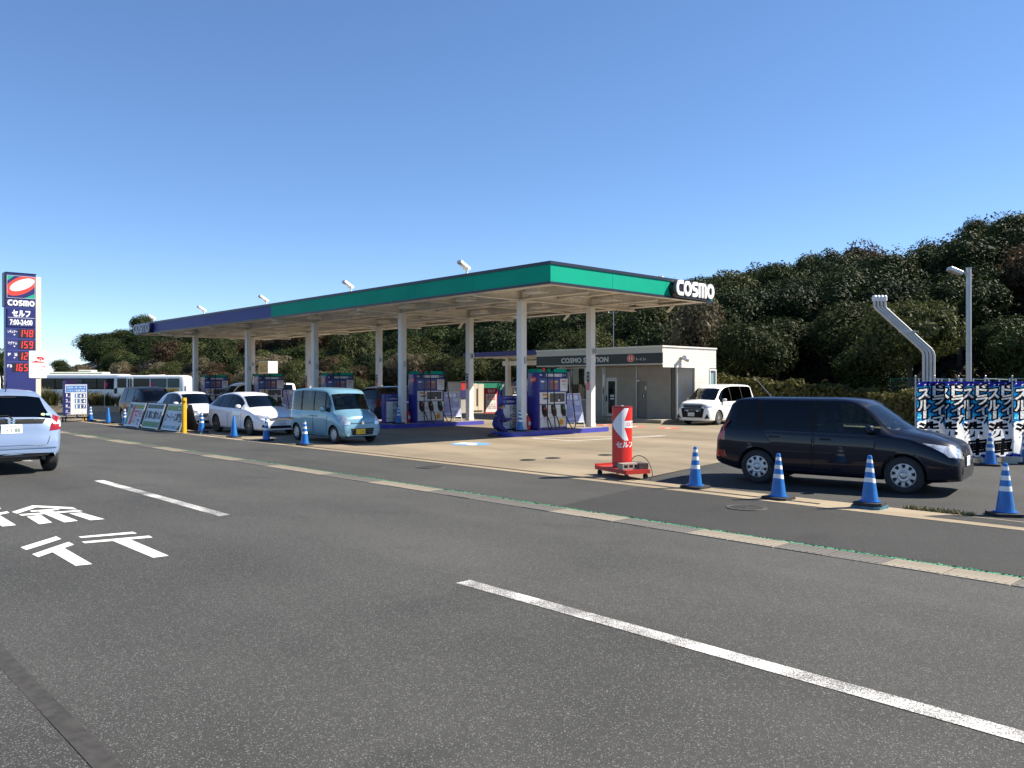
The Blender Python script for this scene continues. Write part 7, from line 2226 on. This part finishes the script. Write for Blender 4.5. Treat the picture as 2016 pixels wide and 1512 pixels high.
for i, (x, y) in enumerate(((-56.9, 16.9), (-54.9, 19.1))):
    t = thing('pink_flag', ['small pink flag on a pole, left one, in front of the bus door side', 'small pink flag on a pole before the yellow bus stripe'][i], 'flag', (x, y, .3), R(40), 'pink flags in the planting bed')
    mb = MB(); mb.cyl((0, 0, 0), (0, 0, 1.75), .016, n=6); mb.build('pole', PANELW, t)
    mb = MB(); mb.add([(.02 + .04 * k, .02 * math.sin(k * 2.0), 1.7 - .02 * k) for k in range(6)] + [(.02 + .04 * k, .02 * math.sin(k * 2.0), 1.7 - .55 + .07 * k) for k in range(6)], [(k, k + 1, k + 7, k + 6) for k in range(5)]); mb.build('cloth', M('flag pink', (.62, .03, .16), .7), t)

# ================================================================== CAR WASH BANNERS
BN_WHITE = M('banner white', (.66, .67, .68), .7)
BW, BH = .60, 1.80
def banner_cloth_mat():
    m = bpy.data.materials.new('printed banner cloth'); m.use_nodes = True
    nt = m.node_tree; N = nt.nodes; L = nt.links
    for n in list(N): N.remove(n)
    out = N.new('ShaderNodeOutputMaterial'); mix = N.new('ShaderNodeMixShader'); mix.inputs[0].default_value = .62
    d = N.new('ShaderNodeBsdfDiffuse'); t = N.new('ShaderNodeBsdfTranslucent'); a = N.new('ShaderNodeAttribute'); a.attribute_name = 'print'
    L.new(a.outputs['Color'], d.inputs['Color']); L.new(a.outputs['Color'], t.inputs['Color'])
    L.new(d.outputs[0], mix.inputs[1]); L.new(t.outputs[0], mix.inputs[2]); L.new(mix.outputs[0], out.inputs['Surface'])
    return m
GX, GY = 96, 288
def raster_print():
    """the flat print, as one colour per small cloth cell (u to the right, v up, both in metres)"""
    img = np.zeros((GY, GX, 3)); us = (np.arange(GX) + .5) / GX * BW; vs = (np.arange(GY) + .5) / GY * BH
    U, V = np.meshgrid(us, vs)
    def tri(a, b, c, col):
        x0, x1 = min(a[0], b[0], c[0]), max(a[0], b[0], c[0]); y0, y1 = min(a[1], b[1], c[1]), max(a[1], b[1], c[1])
        i0, i1 = max(0, int(x0 / BW * GX) - 1), min(GX, int(x1 / BW * GX) + 2); j0, j1 = max(0, int(y0 / BH * GY) - 1), min(GY, int(y1 / BH * GY) + 2)
        if i0 >= i1 or j0 >= j1: return
        u = U[j0:j1, i0:i1]; v = V[j0:j1, i0:i1]
        def e(p, q): return (q[0] - p[0]) * (v - p[1]) - (q[1] - p[1]) * (u - p[0])
        e1, e2, e3 = e(a, b), e(b, c), e(c, a)
        k = ((e1 >= 0) & (e2 >= 0) & (e3 >= 0)) | ((e1 <= 0) & (e2 <= 0) & (e3 <= 0))
        img[j0:j1, i0:i1][k] = col
    def poly(p, col):
        for i in range(1, len(p) - 1): tri(p[0], p[i], p[i + 1], col)
    def ch(c, cx, cy, w, h, col, bold=0.0, rot=.16, grow=0.0):
        vsx, fs, a = text_geo(c, bold)
        rings = [(0, 0)] if not grow else [(grow * math.cos(k * math.pi / 6), grow * math.sin(k * math.pi / 6)) for k in range(12)] + [(0, 0)]
        for dx, dy in rings:
            q = [(cx + (v[0] - .5) * w + dx, cy + (v[1] - .5) * h + (v[0] - .5) * w * rot + dy) for v in vsx]
            for f in fs: poly([q[i] for i in f], col)
    NV, BL, CY, WH, BK, SV = (.010, .014, .16), (.008, .16, .42), (.03, .42, .66), (.78, .79, .80), (.008, .008, .010), (.62, .63, .64)
    img[:] = BL
    rr = random.Random(5)
    for i in range(10):
        x = rr.uniform(0, BW - .1); y = rr.uniform(.7, 1.75); poly([(x, y), (x + .1, y - .03), (x + .12, y + .08), (x + .03, y + .11)], CY)
    poly([(0, 1.66), (BW, 1.72), (BW, BH), (0, BH)], NV)
    poly([(0, .30), (0, .62), (.14, .86), (.32, .98), (.48, 1.0), (BW, .70), (BW, .12), (.3, .05), (0, .12)], WH)
    for i in range(70):
        x = rr.uniform(0, BW); y = rr.choice([rr.uniform(.05, .22), rr.uniform(.75, 1.1), rr.uniform(1.6, 1.78)]); s = rr.uniform(.006, .02); poly([(x, y), (x + s, y - s * .4), (x + s * 1.2, y + s), (x, y + s)], rr.choice([WH, WH, CY]))
    poly([(0, 0), (BW, 0), (BW, .09), (.3, .05), (0, .10)], NV)
    D = [(c, .465, 1.60 - i * .235, .26, .23) for i, c in enumerate('ドライブ')] + [(c, .155, 1.50 - i * .265, .27, .25) for i, c in enumerate('スル')]
    for c, cx, cy, w, h in D: ch(c, cx, cy, w, h, BK, .03, grow=.040)
    poly([(.10, .88), (.25, .905), (.25, 1.15), (.10, 1.12)], BK)
    for c, cx, cy, w, h in D: ch(c, cx, cy, w, h, SV, .035)
    poly([(.14, .92), (.21, .93), (.21, 1.11), (.14, 1.10)], SV)
    for c, cx, cy, w, h in (('洗', .25, .66, .46, .38), ('車', .37, .26, .40, .40)):
        ch(c, cx, cy, w, h, WH, .03, grow=.045); ch(c, cx, cy, w, h, BK, .05)
    # silver sheen across the light letters belongs to the print
    sv = np.all(np.isclose(img, SV), axis=2)
    img[sv] *= (.78 + .34 * np.sin(U[sv] * 26 + V[sv] * 31) ** 2)[:, None]
    return img
def bcurve(u, v):
    k = (BH - v) / BH
    return (u, .030 * math.sin(u * 7 + v * 2.2) * (.25 + k) + .012 * math.sin(v * 5.0 + u * 3), v)
BPRINT = raster_print(); BCLOTH = banner_cloth_mat()
bv = [bcurve(BW * i / GX, BH * j / GY) for j in range(GY + 1) for i in range(GX + 1)]
bf = [(j * (GX + 1) + i, j * (GX + 1) + i + 1, (j + 1) * (GX + 1) + i + 1, (j + 1) * (GX + 1) + i) for j in range(GY) for i in range(GX)]
BMESH = bpy.data.meshes.new('cloth'); BMESH.from_pydata(bv, [], bf); BMESH.materials.append(BCLOTH)
at = BMESH.attributes.new('print', 'FLOAT_COLOR', 'FACE')
at.data.foreach_set('color', np.concatenate([BPRINT.reshape(-1, 3), np.ones((GX * GY, 1))], axis=1).astype(np.float32).ravel())
BMESH.polygons.foreach_set('use_smooth', [True] * len(BMESH.polygons)); BMESH.update()
def banner(label, loc, rz):
    t = thing('car_wash_banner', label, 'banner', loc, rz, 'car wash banners on poles')
    c = bpy.data.objects.new('cloth', BMESH); COL.objects.link(c); adopt(c, t); c.location = (.03, 0, .13)
    # the parts above hang on the pole; cloth lifted off the ground
    mb = MB(); mb.cyl((0, 0, 0), (0, 0, 2.03), .014, n=8); mb.lathe([(.001, 2.03), (.02, 2.04), (.022, 2.06), (.001, 2.08)], 8); mb.build('pole', GREY_ST, t)
    mb = MB(); mb.cyl((-.05, 0, 2.0), (.66, 0, 1.965), .008, n=6)
    mb.build('crossbar', GREY_ST, t)
    for k in range(3):
        mb = MB(); mb.box(.06 + k * .24, -.012, 1.92, .09 + k * .24, .012, 2.0); mb.build('cloth_loop', BN_WHITE, t)
    for k in range(3):
        mb = MB(); mb.box(-.015, -.015, .5 + k * .5, .05, .015, .525 + k * .5); mb.build('cloth_clip', BN_WHITE, t)
    mb = MB(); pl = []
    for cx, cy, a0 in ((.14, .06, 0), (-.14, .06, 90), (-.14, -.06, 180), (.14, -.06, 270)): pl += arc(cx, cy, .08, .08, a0, a0 + 90, 4)
    mb.prism(pl, 0, .16); mb.build('water_weight', M('banner weight beige', (.50, .45, .36), .6, var=.1, vscale=5), t, bevel=.03, bseg=2)
    return t
BLAB = ['car wash banner furthest left, half behind the first vent pipes', 'second car wash banner from the left', 'third car wash banner from the left, showing the black character below the bonnet line', 'fourth car wash banner from the left, with its white weight visible', 'car wash banner cut by the right edge of the picture']
bpos = [(-7.62, 20.30), (-7.27, 20.52), (-6.86, 20.88), (-6.42, 21.33), (-5.98, 21.75)]
b0 = banner(BLAB[0], (*bpos[0], 0), R(20))
for i in range(1, 5): dup(b0, (*bpos[i], 0), R([16, 6, 30, 44, 12][i]), BLAB[i])

# ================================================================== VENT PIPES, LAMP POST
vp = thing('vent_pipes', 'set of four galvanised vent pipes bent to the left above the banners', 'vent pipes', (-10.4, 28.4, 0), R(46.9))
VG = M('vent pipe grey', (.52, .51, .48), .45, .3, var=.08, vscale=3)
for i in range(4):
    x = i * .115
    mb = MB(); mb.tube([(x, 0, 0), (x, 0, 2.82), (x - .03, 0, 2.93), (x - .12, 0, 3.04), (x - 1.42 - .16, 0, 4.36), (x - 1.62, 0, 4.42), (x - 1.63, 0, 4.62)], .042, 10); mb.build('pipe', VG, vp, smooth=40)
    mb = MB(); mb.lathe([(.045, 4.60), (.075, 4.62), (.075, 4.76), (.05, 4.80), (.001, 4.80)], 14); o = mb.build('vent_cap', M('vent cap white', (.72, .72, .72), .4), vp, smooth=40); o.location = (x - 1.63, 0, 0)
mb = MB(); X = Matrix.Translation((-.68, 0, 3.60)); mb.box(-.12, -.06, -.02, .42, .06, .03, 0, X); mb.build('pipe_clamp', VG, vp)
mb = MB(); mb.box(-.1, -.06, 1.4, .45, .06, 1.46); mb.build('pipe_clamp', VG, vp)
lp_ = thing('lamp_post', 'tall grey lamp post with an angled floodlight rising behind the banners', 'lamp post', (-11.1, 34.9, 0))
mb = MB(); mb.cyl((0, 0, 0), (0, 0, 6.4), .105, .095, 14); mb.cyl((0, 0, 6.4), (0, 0, 6.42), .11, n=14); mb.build('pole', M('lamp post grey', (.42, .42, .41), .4, .4, var=.06, vscale=2), lp_, smooth=40)
u = Vector((-.6833, -.7302, 0)); 
mb = MB(); a = u * .1; c_ = u * .42; mb.cyl((a.x, a.y, 6.22), (c_.x, c_.y, 6.24), .04, n=8)
X = frame((u.x * .42, u.y * .42, 6.22), (u.x, u.y, .42), (0.45 * -u.x, .45 * -u.y, 1)); mb.box(-.12, -.06, -.17, .40, .09, .17, 0, X); mb.build('lamp_head', M('lamp head grey', (.5, .5, .5), .35, .4), lp_, bevel=.03)

# ================================================================== KNEELING ATTENDANT
ps = thing('person', 'person kneeling in a dark blue work uniform and cap at the price cabinet', 'person', (-21.46, 19.42, 0), R(78))
UNI = M('uniform blue cloth', (.020, .020, .135), .8, var=.2, vscale=9, bump=.3, bscale=30)
SKIN = M('skin', (.36, .20, .13), .55)
HAIR = M('dark hair', (.012, .010, .009), .6)
SHOE = M('brown work shoe', (.07, .045, .03), .6)
def skinned(name, verts, edges, radii, mat, parent, sub=2, root=0):
    me = bpy.data.meshes.new(name); me.from_pydata(verts, edges, []); me.update()
    o = bpy.data.objects.new(name, me); COL.objects.link(o)
    o.modifiers.new('s', 'SKIN')
    sv = me.skin_vertices[0].data
    for i, r_ in enumerate(radii): sv[i].radius = (r_, r_) if not isinstance(r_, tuple) else r_
    sv[root].use_root = True
    sb_ = o.modifiers.new('u', 'SUBSURF'); sb_.levels = sub; sb_.render_levels = sub
    dg = bpy.context.evaluated_depsgraph_get(); m2 = bpy.data.meshes.new_from_object(o.evaluated_get(dg)); bpy.data.objects.remove(o)
    m2.materials.clear(); m2.materials.append(mat)
    return link(name, m2, parent, smooth=180)
# local frame: faces +x; left is +y. kneels on both knees, sitting back on the heels
V = [(-.10, 0, .42), (-.07, 0, .56), (-.01, 0, .72), (.05, 0, .86), (.08, 0, .93),      # pelvis .. neck base
     (.03, .175, .83), (.10, .19, .60), (.32, .13, .52), (.42, .11, .53),                 # left arm
     (.03, -.175, .83), (.14, -.19, .62), (.40, -.14, .60), (.49, -.10, .62),             # right arm
     (-.08, .11, .38), (.26, .15, .16), (.20, .15, .075), (-.18, .14, .07),              # left leg
     (-.08, -.11, .38), (.28, -.15, .17), (.22, -.15, .075), (-.18, -.14, .07),          # right leg
     (.095, 0, .99)]
E_ = [(0, 1), (1, 2), (2, 3), (3, 4), (3, 5), (5, 6), (6, 7), (7, 8), (3, 9), (9, 10), (10, 11), (11, 12), (0, 13), (13, 14), (14, 15), (15, 16), (0, 17), (17, 18), (18, 19), (19, 20), (4, 21)]
Rr = [(.17, .13), (.165, .125), (.17, .125), (.15, .11), (.065, .065), .075, .058, .046, .038, .075, .058, .046, .038, .105, .08, .07, .05, .105, .08, .07, .05, .05]
skinned('body', V, E_, Rr, UNI, ps)
hd = MB(); bm = bmesh.new(); bmesh.ops.create_uvsphere(bm, u_segments=20, v_segments=14, radius=1)
for v in bm.verts:
    x, y, z = v.co
    k = 1.0 if z > 0 else 1 - .18 * (-z)
    v.co = (x * .098 * k + (.012 if z < -.2 and x > 0 else 0), y * .076 * k, z * .115)
bm.verts.index_update(); hd.add([tuple(v.co) for v in bm.verts], [tuple(q.index for q in f.verts) for f in bm.faces]); bm.free()
hd.tube([(.085, 0, .02), (.112, 0, -.025), (.092, 0, -.035)], [.010, .016, .010], 6)
for s in (-1, 1):
    hd.lathe([(.001, -.006), (.018, -.004), (.024, 0), (.018, .006), (.001, .008)], 10, 0, Matrix.Translation((-.005, s * .078, -.01)) @ Matrix.Rotation(R(90), 4, 'X') @ Matrix.Diagonal((.8, 1.3, 1, 1)))
    hd.disc((0, 0, 0), .011, 8, 1, frame((.0905, s * .032, .008), (0, 1, 0), (0, 0, 1)), ry=.006)
hd.box(.088, -.022, -.062, .092, .022, -.056, 2)
h = hd.build('head', [SKIN, HAIR, M('lip', (.28, .10, .08), .5)], ps, smooth=60); h.location = (.135, 0, 1.075); h.rotation_euler = (0, R(22), 0)
hr = MB(); hr.lathe([(.074, -.05), (.086, -.01), (.088, .03)], 18, 0, Matrix.Translation((-.028, 0, 0)) @ Matrix.Diagonal((.95, .92, 1, 1))); hr.build('hair', HAIR, h, smooth=60)
cp = MB(); cp.lathe([(.103, .025), (.104, .06), (.09, .10), (.055, .128), (.001, .136)], 20, 0, Matrix.Diagonal((1, .82, 1, 1)))
cp.add([(.08, -.07, .034), (.14, -.055, .026), (.172, 0, .022), (.14, .055, .026), (.08, .07, .034), (.08, 0, .046), (.08, -.07, .028), (.14, -.055, .018), (.172, 0, .014), (.14, .055, .018), (.08, .07, .028)], [(0, 1, 2, 5), (5, 2, 3, 4), (6, 8, 7), (6, 10, 9, 8), (0, 6, 7, 1), (1, 7, 8, 2), (2, 8, 9, 3), (3, 9, 10, 4)])
cp.build('cap', UNI, h, smooth=50)
def hand(base, dirv, side):
    d = Vector(dirv).normalized(); up = Vector((0, 0, 1)); sd = d.cross(up).normalized() * side; n = sd.cross(d).normalized()
    b = Vector(base); q = MB()
    q.tube([b - d * .02, b + d * .03, b + d * .075, b + d * .09], [.026, .036, .038, .03], 8)
    for k, (o_, l) in enumerate(((-.027, .062), (-.009, .072), (.010, .067), (.028, .052))):
        r0 = b + d * .08 + sd * o_; c = n * -.01 * side
        q.tube([r0, r0 + d * l * .45 + up * -.008, r0 + d * l * .8 + up * -.024, r0 + d * l + up * -.040], [.0095, .009, .008, .006], 6)
    t0 = b + d * .025 + sd * -.034; q.tube([t0, t0 + d * .025 - sd * .022, t0 + d * .055 - sd * .022 + up * -.008], [.012, .010, .007], 6)
    return q.build('hand', SKIN, ps, smooth=60)
hand((.42, .12, .53), (.9, -.25, .15), 1); hand((.49, -.10, .62), (.95, .1, .2), -1)
for s in (-1, 1):
    q = MB(); q.tube([(-.15, s * .14, .065), (-.22, s * .14, .06), (-.30, s * .14, .045), (-.36, s * .14, .035)], [.05, .05, .042, .028], 10); q.build('shoe', SHOE, ps, smooth=60)
q = MB(); X = frame((-.135, 0, .74), (0, -1, 0), (.18, 0, 1)); put_text(q, 'STAFF', 0, 0, .24, .055, X, bold=.03); q.build('back_lettering', M('uniform yellow print', (.45, .36, .06), .6), ps)
